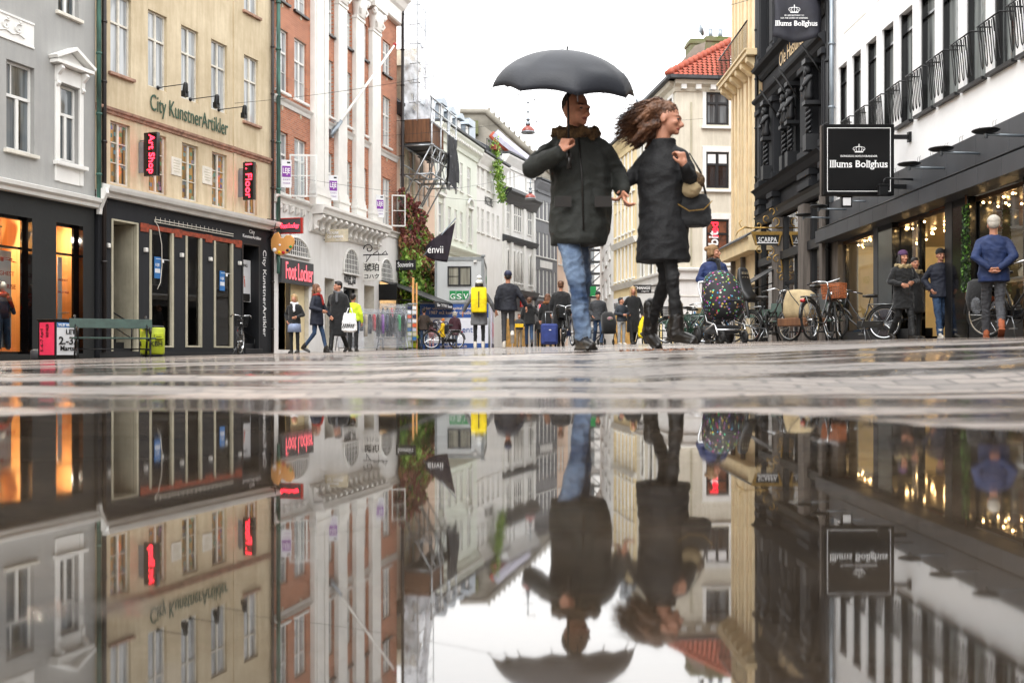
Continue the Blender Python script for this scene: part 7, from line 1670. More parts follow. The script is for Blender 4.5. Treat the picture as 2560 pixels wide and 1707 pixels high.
MB().add([(U(944), -.1, z_t), (bb.len+.5, -.1, z_t), (bb.len+.5, -o_, z_f), (U(944), -o_, z_f), (U(944), -.1, z_t-.04), (bb.len+.5, -.1, z_t-.04), (bb.len+.5, -o_, z_f-.04), (U(944), -o_, z_f-.04)], [(0,3,2,1),(4,5,6,7),(0,4,7,3),(1,2,6,5),(3,7,6,2),(0,1,5,4)]).build('awning_cloth', 'awning_cloth', t)
q = MB().box(U(944), bb.len+.5, -o_-.02, -o_, z_f-.3, z_f-.03).build('valance', 'awning_cloth', t); text('lettering', 'Silver   TATTOO   Souvenir', q, (U(950), -o_-.03, z_f-.22), width=2.0, height=.13, mat='white_ink')
MB().bar((U(946), -.1, z_t-.8), (U(946), -o_+.1, z_f-.05), .03).box(U(944)-.02, U(944), -.9, -.05, z_t-.9, z_t-.2).build('awning_arm', 'black_metal', t)
t = empty('wooden_post_sign', place(1033, 37.4)); tag(t, 'orange timber post standing by the ivy under the awning', 'post'); MB().box(-.04, .04, -.04, .04, 0, 2.7).box(.1, .16, -.04, .04, 0, 2.5).build('post', 'wood_ply', t, bevel=.01)

# ---- pram
e = empty('pram', place(1808, 16.6), R(12)); tag(e, 'black pram with a colourful star pattern pushed by the woman in navy', 'pram'); bodyM = bpy.data.materials.new('star_fabric'); bodyM.use_nodes = True
nt = bodyM.node_tree; b_ = nt.nodes['Principled BSDF']; L = nt.links.new; tc = N(nt, 'ShaderNodeTexCoord'); v = N(nt, 'ShaderNodeTexVoronoi', Scale=19.0); L(tc.outputs['Object'], v.inputs['Vector'])
lt = N(nt, 'ShaderNodeMath', operation='LESS_THAN'); lt.inputs[1].default_value = .33; L(v.outputs['Distance'], lt.inputs[0]); hs = N(nt, 'ShaderNodeHueSaturation'); hs.inputs['Saturation'].default_value = 1.1; hs.inputs['Value'].default_value = .5; L(v.outputs['Color'], hs.inputs['Color'])
mx = N(nt, 'ShaderNodeMix', data_type='RGBA'); mx.inputs[6].default_value = (.008, .008, .01, 1); L(lt.outputs[0], mx.inputs[0]); L(hs.outputs[0], mx.inputs[7]); L(mx.outputs[2], b_.inputs['Base Color']); b_.inputs['Roughness'].default_value = .7; MATS['star_fabric'] = bodyM
MB().loft([(0, 0, .40, .20, .25, .8), (0, 0, .5, .29, .34, .8), (0, 0, .66, .33, .38, .9), (0, .05, .84, .33, .36), (0, .1, 1.0, .31, .30), (0, .13, 1.12, .25, .22), (0, .15, 1.2, .16, .14), (0, .15, 1.23, .05, .05)], n=28).build('carrycot', 'star_fabric', e)
mb = MB()
for s_ in (-1, 1): mb.tube([(s_*.26, -.38, .13), (s_*.25, -.25, .30), (s_*.24, .1, .36), (s_*.25, .45, .95), (s_*.22, .52, 1.05)], .016, 6).bar((s_*.25, -.2, .32), (s_*.27, .38, .14), .014)
mb.bar((-.26, -.33, .22), (.26, -.33, .22), .016).tube([(-.22, .52, 1.05), (0, .55, 1.07), (.22, .52, 1.05)], .018, 6); mb.build('chassis', 'chrome', e)
MB().box(-.22, .22, -.2, .35, .16, .30).build('shopping_basket', 'black_fabric', e, bevel=.04); MB().box(-.16, .16, -.40, -.375, .70, .715).build('reflector_strip', 'chrome', e)
for (x, y, r_) in ((-.2, -.4, .1), (.2, -.4, .1), (-.29, .4, .15), (.29, .4, .15)):
    w_ = MB().tube([(x, y+(r_-.02)*math.cos(t), r_+(r_-.02)*math.sin(t)) for t in [2*math.pi*k/20 for k in range(20)]], .03, 6, closed=True).build('wheel', 'rubber', e); MB().tube([(x-.015, y, r_), (x+.015, y, r_)], r_-.04, 14).build('hub', 'slate_deep', w_)
e = empty('buggy', place(1522, 31.5), R(10)); tag(e, 'black folding buggy beside the man in the dark cap', 'buggy')
MB().loft([(0, 0, .35, .2, .2, .7), (0, 0, .7, .24, .22, .7), (0, .08, .95, .22, .2), (0, .1, 1.05, .12, .1)]).build('seat', 'black_fabric', e); MB().bar((-.22, -.3, .1), (-.2, .35, 1.0), .015).bar((.22, -.3, .1), (.2, .35, 1.0), .015).bar((-.2, .35, 1.0), (.2, .35, 1.0), .015).bar((-.2, .0, .5), (-.24, .35, .1), .015).bar((.2, 0, .5), (.24, .35, .1), .015).build('chassis', 'black_metal', e)
for (x, y) in ((-.22, -.32), (.22, -.32), (-.25, .36), (.25, .36)): MB().tube([(x, y+.08*math.cos(t), .1+.08*math.sin(t)) for t in [2*math.pi*k/16 for k in range(16)]], .02, 6, closed=True).build('wheel', 'rubber', e)
MB().ell((0, -.1, .82), (.12, .12, .08)).build('blanket', 'blanket_print', e)

# a line of fallen leaves caught in a joint of the paving
mb = MB(); rnd = random.Random(31)
for k in range(160):
    x_ = rnd.uniform(1548, 1735); Y = 6.0+rnd.gauss(0, .05); X_ = (x_-CX)/F*Y; c0 = Vector((X_, Y, gz(X_, Y)+.006+.006*rnd.random())); rt = Euler((rnd.uniform(-.5, .5), rnd.uniform(-.5, .5), rnd.uniform(0, 6))).to_matrix(); s_ = rnd.uniform(.006, .016)
    mb.add([c0+rt @ Vector(p)*s_ for p in ((-1, 0, 0), (0, -.5, .1), (1, 0, 0), (0, .5, .1))], [(0, 1, 2, 3)])
tag(mb.build('leaf_litter', 'leaf_brown'), 'thin line of brown fallen leaves on the wet paving', 'leaves', kind='stuff')
# ================================================================= PEOPLE
def blob(name, mb, mats, vox=.012, smooth=4, parent=None, wrinkle=0, wscale=9, paint=None, seed=0):
    """fuse overlapping volumes into one continuous surface"""
    me0 = mb.data('tmp', [M(mats[0] if isinstance(mats, list) else mats)])
    o = bpy.data.objects.new('tmp', me0); C.objects.link(o)
    r_ = o.modifiers.new('r', 'REMESH'); r_.mode = 'VOXEL'; r_.voxel_size = vox; r_.use_smooth_shade = True
    if smooth: s_ = o.modifiers.new('s', 'SMOOTH'); s_.iterations = smooth; s_.factor = .5
    dg = bpy.context.evaluated_depsgraph_get(); dg.update()
    me = bpy.data.meshes.new_from_object(o.evaluated_get(dg)); bpy.data.objects.remove(o); bpy.data.meshes.remove(me0)
    me.name = name
    if wrinkle:
        nn = [v.normal.copy() for v in me.vertices]
        for v, n_ in zip(me.vertices, nn):
            c_ = v.co; k = noise.noise(Vector((c_.x*wscale, c_.y*wscale, c_.z*wscale*.55+seed))); k2 = noise.noise(Vector((c_.x*wscale*2.6+5, c_.y*wscale*2.6, c_.z*wscale*1.6+seed)))
            k3 = noise.noise(Vector((c_.x*wscale*.8+c_.z*wscale*.9, c_.y*wscale, c_.z*wscale*1.5-c_.x*wscale*.7+seed))); v.co = c_ + n_*wrinkle*(-abs(k)*1.3-abs(k3)*1.3+.6+.4*k2)
    me.materials.clear()
    for m in (mats if isinstance(mats, list) else [mats]): me.materials.append(M(m))
    if paint:
        for p in me.polygons:
            c_ = p.center
            for (pc, pr, mi) in paint:
                if abs(c_.x-pc[0]) < pr[0] and abs(c_.y-pc[1]) < pr[1] and abs(c_.z-pc[2]) < pr[2]:
                    d_ = ((c_.x-pc[0])/pr[0])**2+((c_.z-pc[2])/pr[2])**2
                    if d_ < 1: p.material_index = mi
    me.polygons.foreach_set('use_smooth', [True]*len(me.polygons))
    return link(name, me, parent)

def hand(mb, w_, d, pn, curl=25, r=.0085, thumb=1):
    """palm, four bent fingers of different length and a thumb from its side. d = direction of the hand, pn = way the palm faces"""
    w_ = Vector(w_); d = Vector(d).normalized(); pn = Vector(pn); pn = (pn-d*pn.dot(d)).normalized(); s_ = d.cross(pn)*thumb
    mb.cap(w_, w_+d*.03, .026, .028); 
    for i in range(4): o = s_*(i-1.5)*.019; mb.cap(w_+d*.02+o*.7, w_+d*.088+o, .015, .0115)
    Ls = (.068, .08, .075, .058)
    for i in range(4):
        p = w_+d*.088+s_*(1.5-i)*.0195; dd = d.copy(); a_ = 0
        for j, f_ in enumerate((.45, .32, .23)):
            a_ += R(curl*(1+.15*i)); dd = (d*math.cos(a_)+pn*math.sin(a_)); q = p+dd*Ls[i]*f_; mb.cap(p, q, r*(1.05-.1*j), r*(.98-.1*j), n=8); p = q
    p = w_+d*.025+s_*.026; dd = (d*.65+s_*.65+pn*.3).normalized(); q = p+dd*.04; mb.cap(p, q, r*1.5, r*1.15, n=8); q2 = q+(d*.85+s_*.1+pn*.5).normalized()*.03; mb.cap(q, q2, r*1.15, r, n=8)

ARM = {'down': ((.255, .03, 1.13), (.265, -.04, .88)), 'pocket': ((.29, .08, 1.14), (.2, -.06, .95)), 'bend': ((.27, .02, 1.13), (.16, -.22, 1.06)), 'fwd': ((.25, -.1, 1.13), (.24, -.26, .94)),
       'back': ((.27, .14, 1.14), (.28, .2, .90)), 'chin': ((.26, -.12, 1.16), (.07, -.2, 1.36)), 'behind': ((.25, .14, 1.14), (.06, .2, .98)), 'out': ((.30, .05, 1.16), (.40, -.02, .95)), 'belly': ((.28, -.02, 1.14), (.08, -.22, 1.1))}
LEG = {'stand': (((.09, 0, .9), (.1, 0, .49), (.1, .02, .09)), ((-.09, 0, .9), (-.1, 0, .49), (-.1, .02, .09))),
       'walk': (((.085, 0, .9), (.09, -.12, .5), (.08, -.22, .09)), ((-.085, 0, .9), (-.08, .03, .49), (-.08, .30, .16))),
       'walk2': (((.085, 0, .9), (.08, .03, .49), (.08, .30, .16)), ((-.085, 0, .9), (-.09, -.12, .5), (-.08, -.22, .09))),
       'lift': (((.085, 0, .9), (.09, -.02, .49), (.09, .0, .09)), ((-.085, 0, .9), (-.09, -.05, .50), (-.10, .30, .30)))}
def person(pos, H, yaw, label, coat='black_fabric', clen=.85, legs='stand', arms=('down', 'down'), trousers='denim', shoes='leather', hair='short', hairm='hair_dark', head=(0, 0, 0), hat=None, hatm='navy',
           bulk=1.0, skin='skin', scarf=None, fine=False, skirt=None, J=None, collar=None, hood=None, flare=1.0, twist=0, group=None, legr=1.0, twolegs=True, center=(0, 0)):
    J = J or {}; k = H/1.75; vs = .0062 if fine else .0125; vc = .009 if fine else .015
    cx, cy = center
    sh = J.get('sh', ((.178*bulk+cx, cy, 1.365), (-.178*bulk+cx, cy, 1.365)))
    el, wr = [], []
    for i, s_ in enumerate((1, -1)):
        a = arms[i]
        if isinstance(a, str): e_, w_ = ARM[a]; e_ = Vector((e_[0]*s_+cx, e_[1]+cy, e_[2])); w_ = Vector((w_[0]*s_+cx, w_[1]+cy, w_[2]))
        else: e_, w_ = Vector(a[0]), Vector(a[1])
        el.append(e_); wr.append(w_)
    lg = J.get('legs') or LEG[legs]
    HM = Matrix.Translation(J.get('head', (cx, cy, 1.49))) @ Euler((R(head[1]), R(head[2]), R(head[0])), 'XYZ').to_matrix().to_4x4() @ Matrix.Translation((0, 0, -1.49))
    nk = J.get('neck', (cx, cy, 1.40))
    # --- body
    mb = MB()
    n0 = len(mb.v)
    mb.ell((0, .008, 1.635), (.076, .094, .10), n=20, m=14).ell((0, -.035, 1.59), (.062, .066, .085), n=18, m=12).ell((0, -.055, 1.545), (.045, .045, .034), n=14, m=8)
    mb.cap((0, -.098, 1.612), (0, -.118, 1.580), .009, .0155).ell((0, -.105, 1.572), (.021, .014, .011)).ell((0, -.092, 1.548), (.026, .014, .011)).ell((0, -.088, 1.632), (.055, .018, .012)).ell((0, -.085, 1.525), (.024, .02, .018))
    for s_ in (-1, 1): mb.ell((s_*.076, .008, 1.60), (.010, .024, .034)).ell((s_*.04, -.072, 1.585), (.022, .022, .02)).cap((s_*.028, -.075, 1.64), (s_*.05, -.066, 1.636), .009, .007)
    mb.xf(HM, n0)
    mb.cap(nk, HM @ Vector((0, .01, 1.55)), .06, .052)
    mb.loft([(cx, cy, .86, .12, .08), (cx, cy, 1.0, .11, .075), (cx, cy, 1.2, .12, .08), (cx, cy, 1.33, .11, .07), (cx, cy, 1.42, .06, .05)])
    for i in (0, 1):
        mb.cap(sh[i], el[i], .036, .034).cap(el[i], wr[i], .036, .024)
        d = J.get('hd%d' % i) or tuple((wr[i]-el[i]).normalized()); pn = J.get('pn%d' % i) or ((-1 if i == 0 else 1), 0, .01)
        hand(mb, wr[i], d, pn, J.get('curl%d' % i, 24), .0085 if fine else .011, thumb=1 if i == 0 else -1)
    for i in range(2 if twolegs else 1):
        h_, kn, an = lg[i]; lq = min(1, legr)*.8; mb.cap((h_[0]+cx, h_[1]+cy, h_[2]), kn, .06*lq, .045*lq).cap(kn, an, .045*lq, .035*lq)
    paint = None; mats = [skin, 'eye_dark', 'lips', hairm]
    eyes = [HM @ Vector((s_*.032, -.088, 1.612)) for s_ in (-1, 1)]
    for s_, q in zip((-1, 1), eyes): mb.ell(q, (.013, .012, .009), n=8, m=6)
    lp = HM @ Vector((0, -.1, 1.549)); br = [HM @ Vector((s_*.034, -.085, 1.637)) for s_ in (-1, 1)]
    paint = [(tuple(q), (.0115, .03, .0065), 1) for q in eyes] + [(tuple(lp), (.023, .03, .0085), 2)] + [(tuple(q), (.02, .03, .005), 3) for q in br]
    body = blob('person', mb, mats, vs, 3 if fine else 2, paint=paint)
    body.location = pos; body.rotation_euler = (0, 0, R(yaw)); body.scale = (k, k, k); tag(body, label, 'person', group)
    # --- trousers, skirt, shoes
    lr = legr
    mb = MB(); mb.loft([(cx, cy, .80, .15, .115), (cx, cy, .92, .165, .125), (cx, cy, 1.02, .15, .11)])
    for i in range(2):
        h_, kn, an = lg[i]; h_ = Vector((h_[0]+cx, h_[1]+cy, h_[2])); kn = Vector(kn); an = Vector(an)
        mb.cap(h_, kn, .088*lr, .066*lr).cap(kn, kn.lerp(an, .5), .066*lr, .060*lr).cap(kn.lerp(an, .5), an+Vector((0, 0, .0)), .060*lr, (.058 if lr > .85 else .045)*lr)
    blob('trousers', mb, trousers, vc, 3, body, wrinkle=.012 if fine else .006, wscale=12)
    if skirt: MB().loft([(cx, cy, skirt[0], .21, .17), (cx, cy, .85, .19, .15), (cx, cy, .98, .16, .12)], n=24).build('skirt', skirt[1], body)
    for i in range(2):
        h_, kn, an = (Vector(q) for q in lg[i]); tilt = max(0, min(1.1, (an.z-.1)*3.2 + max(0, an.y-.1)*1.2)) if 'shoe%d' % i not in J else J['shoe%d' % i][1]
        zr = 0 if 'shoe%d' % i not in J else J['shoe%d' % i][0]
        mb = MB(); mb.cap((0, 0, .07), (0, 0, -.01), .047, .052).cap((0, .03, -.05), (0, -.1, -.055), .038, .042).cap((0, -.1, -.055), (0, -.17, -.062), .042, .030).cap((0, .04, -.045), (0, .02, .02), .04, .045)
        mb.box(-.042, .042, -.19, .07, -.092, -.075)
        mb.xf(Matrix.Translation(an) @ Matrix.Rotation(R(zr), 4, 'Z') @ Matrix.Rotation(tilt, 4, 'X'))
        blob('shoe', mb, shoes if isinstance(shoes, str) else shoes[i], .008 if fine else .012, 2, body)
    # --- coat with sleeves
    zh = 1.44-clen*.0 ; hem = 1.42-clen; b = bulk
    rings = J.get('coat') or [(cx, cy, hem, .205*b*flare, .16*b*flare), (cx, cy, hem+.02, .21*b*flare, .165*b*flare)]
    if not J.get('coat'):
        for z, rx, ry in ((.92, .205, .15), (1.08, .185, .135), (1.25, .205, .14), (1.35, .205, .13), (1.42, .15, .105), (1.47, .075, .075)):
            if z > hem+.04: rings.append((cx, cy, z, rx*b, ry*b))
    mb = MB(); mb.loft(rings, n=28)
    for i in (0, 1):
        s0 = Vector(sh[i]); mb.cap(s0+Vector((0, 0, -.01)), el[i], .064*b, .060*b).cap((nk[0]+(.05 if i == 0 else -.05), nk[1], 1.43), s0+Vector((0, 0, .0)), .048, .056*b).cap(el[i], el[i].lerp(wr[i], .93), .062*b, .046*b)
    if hood: mb.ell((cx, cy+.10, 1.43), (.13, .08, .1)).ell((cx, cy+.04, 1.47), (.11, .1, .05))
    blob('coat', mb, coat, vc, 4, body, wrinkle=.013 if fine else .008, wscale=7 if fine else 9, seed=H*7)
    if collar: 
        mb = MB(); cz = J.get('collarz', 1.44)
        for t in range(16):
            a_ = 2*math.pi*t/16; mb.ell((cx+.125*math.cos(a_), cy+.01+.105*math.sin(a_), cz+.02*math.sin(a_)+.012*math.sin(t*3)), (.045, .045, .04), n=8, m=6)
        blob('fur_collar', mb, collar, .012, 1, body, wrinkle=.02, wscale=30)
    if scarf:
        mb = MB()
        for t in range(14): a_ = 2*math.pi*t/14; mb.ell((cx+.085*math.cos(a_), cy+.08*math.sin(a_)-.005, 1.465+.012*math.sin(a_*2)), (.045, .04, .038), n=8, m=6)
        mb.cap((cx+.03, cy-.11, 1.44), (cx+.05, cy-.15, 1.24), .04, .035); blob('scarf', mb, scarf, .013, 2, body, wrinkle=.008, wscale=18)
    # --- hair or hat, riding on the head
    if hair and hair != 'bald':
        mb = MB()
        if hair == 'crop': mb.ell((0, .030, 1.654), (.0775, .083, .089), n=18, m=14)
        elif hair == 'blown': mb.ell((0, .018, 1.664), (.082, .094, .086), n=16, m=12)
        else: mb.ell((0, .018, 1.668), (.088, .100, .088), n=16, m=12)
        if hair == 'short': mb.ell((0, .06, 1.62), (.072, .052, .07)).ell((0, -.03, 1.715), (.06, .06, .028))
        if hair == 'grey': mb.ell((0, .055, 1.625), (.08, .06, .075))
        if hair in ('long', 'bob', 'bun', 'pony'):
            mb.ell((0, .055, 1.60), (.084, .065, .1))
            for s_ in (-1, 1): mb.cap((s_*.066, .0, 1.67), (s_*.08, .0, 1.54 if hair == 'bob' else 1.57), .034, .032)
        if hair == 'long':
            for s_ in (-1, 0, 1): mb.cap((s_*.05, .07, 1.58), (s_*.07, .085, 1.38), .045, .03)
            for s_ in (-1, 1): mb.cap((s_*.078, .0, 1.62), (s_*.095, -.05, 1.36), .036, .024)
        if hair == 'bun': mb.ell((0, .13, 1.68), (.045, .045, .045))
        if hair == 'pony': mb.cap((0, .11, 1.68), (0, .17, 1.5), .035, .02)
        if hair == 'blown':
            rnd = random.Random(3); mb.ell((0, .06, 1.63), (.085, .08, .09))
            for s_ in range(36):
                a_ = rnd.uniform(-1, 1); z0 = rnd.uniform(1.55, 1.72); l_ = rnd.uniform(.08, .17); p = Vector((a_*.065, .05, z0)); q = p+Vector((a_*.03, l_*.5, -.02-.02*rnd.random())); q2 = q+Vector((rnd.uniform(-.05, .05), l_*.5, -.06-l_*.35)); q3 = q2+Vector((rnd.uniform(-.03, .03), .03, -.05*rnd.random())); mb.cap(p, q, .032, .028, n=7).cap(q, q2, .028, .016, n=7).cap(q2, q3, .014, .004, n=7)
        hm = hairm
        if hair == 'blown':
            st = MB(); rnd = random.Random(9)
            for k_ in range(900):
                th_ = rnd.uniform(-1.5, 1.5); z0 = rnd.uniform(1.54, 1.745); rr_ = math.sqrt(max(.05, 1-((z0-1.64)/.115)**2)); p = Vector((.082*rr_*math.sin(th_), .03+.088*rr_*abs(math.cos(th_)), z0)); l_ = rnd.gauss(.24, .06)*(1-.35*max(0, (z0-1.68)/.06))
                d1 = Vector((rnd.uniform(-.15, .15), .75, rnd.uniform(-.25, .25))).normalized(); d2 = Vector((rnd.uniform(-.3, .3), .6, -.55+rnd.uniform(-.3, .3))).normalized(); d3 = Vector((rnd.uniform(-.5, .5), .6, rnd.uniform(-.8, .2))).normalized()
                q = p+d1*l_*.35; q2 = q+d2*l_*.4; q3 = q2+d3*l_*.25; st.tube([p, p.lerp(q, .6)+Vector((0, 0, .01)), q, q2, q3], [.004, .0045, .004, .003, .0008], 4)
            st.xf(HM); st.build('hair_strands', 'hair_strand', body)
        mb.xf(HM); blob('hair', mb, hm, .006 if fine else .011, 3 if hair == 'blown' else 2, body, wrinkle=.008 if hair == 'blown' else .004, wscale=45)
    if hat:
        mb = MB(); mb.ell((0, .018, 1.685), (.090, .105, .078), n=18, m=12).lathe([(.088, 0), (.095, .012), (.094, .04), (.086, .05)], (0, 0, 0), n=22)
        n1 = len(mb.v)-22*4
        for i in range(n1, len(mb.v)): v = mb.v[i]; mb.v[i] = (v[0]*.97, v[1]*1.12+.012, v[2]+1.645)
        mb.xf(HM); hq = blob('hat', mb, hatm, .009, 1, body, wrinkle=.004, wscale=30)
        if hat == 'pompom': MB().ell(HM @ Vector((.0, .05, 1.80)), (.065, .065, .06)).build('pompom', 'gauze', hq)
    return body

def pp(x, Y, H, yaw, label, **k): return person(place(x, Y), H, yaw, label, **k)
S2 = 1.0884
# ---- the couple under the umbrella, mid-stride in the foreground
YM = 6.9; ppx = lambda x2, y2, Y=YM: ((x2*S2-CX)/F*Y, EYE+(HY-y2*S2)/F*Y)
mx0 = ppx(1336, 808)[0]; mz0 = ppx(1336, 808)[1]
def lm(x2, y2, d=0): X_, Z_ = ppx(x2, y2, YM+d); return Vector((X_-mx0, d, Z_-mz0))/1.04
kk = 1.04
man = person((mx0, YM, gz(mx0, YM)), 1.75*kk, 0, 'tall man in a dark olive parka and worn jeans holding a black umbrella', fine=True, coat='olive_parka', trousers='denim_worn', shoes='leather', skin='skin_red', hair='crop', hairm='hair_crop',
    arms=((lm(1416, 402, .06), lm(1431, 440, -.10)), (lm(1222, 388, -.10), lm(1288, 352, -.30))), head=(38, 6, 0), bulk=1.12, legr=.98,
    J={'head': (-.05, -.04, 1.47), 'neck': (-.04, -.01, 1.40), 'sh': ((.15, .0, 1.33), (-.215, .0, 1.33)), 'legs': (((.0, .06, .88), (.01, .12, .50), (.02, .46, .24)), ((-.08, -.02, .88), (-.045, -.12, .49), (.0, -.13, .095))),
       'shoe0': (10, .9), 'shoe1': (14, 0), 'coat': [(-.02, .0, .70, .185, .17), (-.02, 0, .73, .195, .18), (-.01, 0, .85, .205, .18), (.0, 0, 1.05, .20, .165), (-.01, 0, 1.18, .20, .165), (-.03, 0, 1.29, .195, .15), (-.04, 0, 1.37, .165, .13), (-.045, 0, 1.43, .11, .10), (-.045, 0, 1.48, .08, .08)],
       'hd0': (.12, -.3, -.9), 'pn0': (1, -.2, 0), 'curl0': 34, 'hd1': (.35, .1, .85), 'pn1': (.6, .7, -.1), 'curl1': 48, 'collarz': 1.45}, center=(-.04, 0), collar='fur')
mb = MB(); mb.tube([(-.03, -.165, 1.38), (-.01, -.185, 1.1), (.0, -.19, .78)], .006, 6); mb.box(-.19, -.08, -.20, -.185, .93, 1.0).box(.07, .18, -.2, -.185, .93, 1.0).xf(Matrix.Identity(4)); mb.build('zip_and_pockets', 'leather', man)
# umbrella
hx, hz = ppx(1306, 330, YM-.3); ap = Vector((*[ppx(1303, 114, YM-.2)[0]], YM-.2, ppx(1303, 114, YM-.2)[1]))
um = empty('umbrella', ap); tag(um, 'open dark grey umbrella held over the man', 'umbrella')
um.rotation_euler = (R(17), R(1.5), R(8))
ns = 8; nr = 12; na = 12; Ru = .495; Hu = .28; vs = [(0, 0, 0)]; fs = []
for i in range(1, nr+1):
    for a_ in range(ns*na):
        ph = (a_ % na)/na; s_ = i/nr; sag = 1-.085*math.sin(math.pi*ph)*s_**2.2; th = 2*math.pi*a_/(ns*na)
        r_ = Ru*math.sin(s_*1.42)/math.sin(1.42)*sag; z = -Hu*(1-math.cos(s_*1.42))/(1-math.cos(1.42))+.018*math.sin(math.pi*ph)*s_**2*(-1 if s_ < .6 else 1.3)
        vs.append((r_*math.cos(th), r_*math.sin(th), z))
nn = ns*na
for a_ in range(nn): fs.append((0, 1+a_, 1+(a_+1) % nn))
for i in range(nr-1):
    for a_ in range(nn): fs.append((1+i*nn+a_, 1+(i+1)*nn+a_, 1+(i+1)*nn+(a_+1) % nn, 1+i*nn+(a_+1) % nn))
q = MB().add(vs, fs, 0, True).build('canopy', 'umbrella_cloth', um); sm = q.modifiers.new('s', 'SOLIDIFY'); sm.thickness = .002
for a_ in range(8):
    th = 2*math.pi*a_/8; pts = []
    for i in range(0, nr+1, 2): s_ = i/nr; pts.append((Ru*math.sin(s_*1.42)/math.sin(1.42)*math.cos(th)*1.0, Ru*math.sin(s_*1.42)/math.sin(1.42)*math.sin(th), -Hu*(1-math.cos(s_*1.42))/(1-math.cos(1.42))-.006))
    rb = MB().tube(pts+[(pts[-1][0]*1.05, pts[-1][1]*1.05, pts[-1][2]-.03)], .0035, 5).build('rib', 'black_metal', um); MB().bar(pts[3], (0, 0, -.24), .0025, 4).build('strut', 'steel', rb)
tip = um.rotation_euler.to_matrix().inverted() @ (Vector((hx+.005, YM-.28, hz-.14))-ap)
MB().bar((0, 0, .022), (0, 0, 0), .006).bar((0, 0, 0), tip, .007, 8).build('shaft', 'black_metal', um); MB().bar(tip*.90, tip*1.03, .016, 10).build('handle', 'leather', um)

wx0, wz0 = ppx(1540, 798); YW2 = 6.9
def lw(x2, y2, d=0): X_, Z_ = ppx(x2, y2, YW2+d); return Vector((X_-wx0, d, Z_-gz(wx0, YW2)))/.97
woman = person((wx0, YW2, gz(wx0, YW2)), 1.75*.97, 0, 'woman with windblown brown hair in a black coat, hand in hand with the umbrella man', fine=True, coat='black_wool', trousers='tights', shoes='leather', hair='blown', hairm='hair_brown',
    arms=((lw(1592, 425, -.08), lw(1572, 382, -.24)), (lw(1456, 402, .06), lw(1431, 430, -.06))), head=(72, 8, 6), bulk=.95, legr=.74,
    J={'head': (-.05, -.02, 1.51), 'neck': (-.06, .0, 1.42), 'sh': ((.065, -.06, 1.36), (-.165, .03, 1.36)), 'legs': (((.02, -.03, .88), (.0, -.10, .50), (.03, -.08, .14)), ((-.02, .03, .88), (-.03, .05, .49), (-.10, .30, .16))),
       'shoe0': (35, .1), 'shoe1': (20, .5), 'coat': [(-.055, 0, .62, .185, .18), (-.055, 0, .65, .19, .18), (-.055, 0, .85, .18, .165), (-.06, 0, 1.03, .16, .14), (-.06, 0, 1.22, .175, .14), (-.055, 0, 1.33, .155, .12), (-.055, 0, 1.41, .105, .095), (-.05, -.01, 1.49, .085, .08)],
       'hd0': (-.25, -.05, .95), 'pn0': (-.5, .6, 0), 'curl0': 45, 'hd1': (-.3, -.2, -.9), 'pn1': (-.9, 0, .3), 'curl1': 35}, center=(-.055, 0))
for i, (a_, z_) in enumerate(((.03, .1), (-.10, .12))):
    pass
for an in ((.03, -.08, .14), (-.10, .30, .16)):
    mb = MB(); mb.cap((an[0], an[1], an[2]-.03), (an[0]-.005, an[1]+.01, an[2]+.17), .056, .052); blob('boot_shaft', mb, 'leather', .01, 2, woman, wrinkle=.006, wscale=20)
for j in range(2):
    mb = MB(); p0 = lw(1584, 440, -.1); p1 = lw(1601, 408, -.08); mb.cap(p0+(p1-p0)*(.2+.45*j), p0+(p1-p0)*(.3+.45*j), .068, .070); blob('cuff_band', mb, 'tan_canvas' if j == 0 else 'fur', .01, 2, woman, wrinkle=.006, wscale=18)
hb_ = empty('handbag', (lw(1592, 478, -.05)*.97)+Vector((wx0, YW2, gz(wx0, YW2)))); tag(hb_, 'black shoulder bag with a thin strap at the woman’s elbow', 'handbag')
mb = MB(); mb.loft([(0, 0, -.13, .11, .05, .7), (0, 0, -.1, .13, .06, .7), (0, 0, .05, .12, .05, .7), (-.01, 0, .10, .10, .03, .7)]); blob('bag_body', mb, 'black_fabric', .01, 3, hb_, wrinkle=.008, wscale=14)
MB().tube([(-.10, 0, .08), (-.09, .0, .25), (-.02, .02, .38), (.05, 0, .25), (.09, 0, .08)], .008, 6).build('strap', 'leather', hb_); MB().tube([(-.12, -.065, .02), (-.04, -.072, -.03), (.06, -.07, -.02), (.12, -.06, .04)], .004, 5).build('piping', 'gold', hb_)

# ---- passers-by, left to right
pp(736, 26.6, 1.58, -10, 'short blonde woman in a black jacket and pale blue skirt facing the camera', coat='black_fabric', clen=.55, skirt=(.62, 'pale_blue'), trousers='tights', legr=.9, hair='bob', hairm='hair_blond', scarf='white_poster', arms=('bend', 'pocket'), bulk=.95)
pp(792, 24.6, 1.70, 75, 'woman with a red scarf and long hair in a navy coat walking left', coat='navy_coat', clen=.72, legs='walk', hair='long', hairm='hair_ginger', scarf='red_scarf', arms=('fwd', 'bend'), legr=.85)
pp(845, 24.9, 1.78, -20, 'man in a long black coat and grey scarf seen before the Amber Star shop', coat='black_fabric', clen=1.02, trousers='black_trousers', hair='short', hairm='hair_dark', scarf='grey_scarf', arms=('down', 'pocket'), legs='walk2', bulk=1.08, head=(-30, 0, 0))
pp(883, 28.5, 1.66, 170, 'person in a neon yellow vest half hidden behind the man in the long black coat', coat='hi_vis', clen=.5, trousers='black_trousers', hair='short')
e = empty('shopping_bag', place(874, 24.6, .95)); tag(e, 'white plastic shopping bag with black and red print hanging beside the long black coat', 'shopping bag')
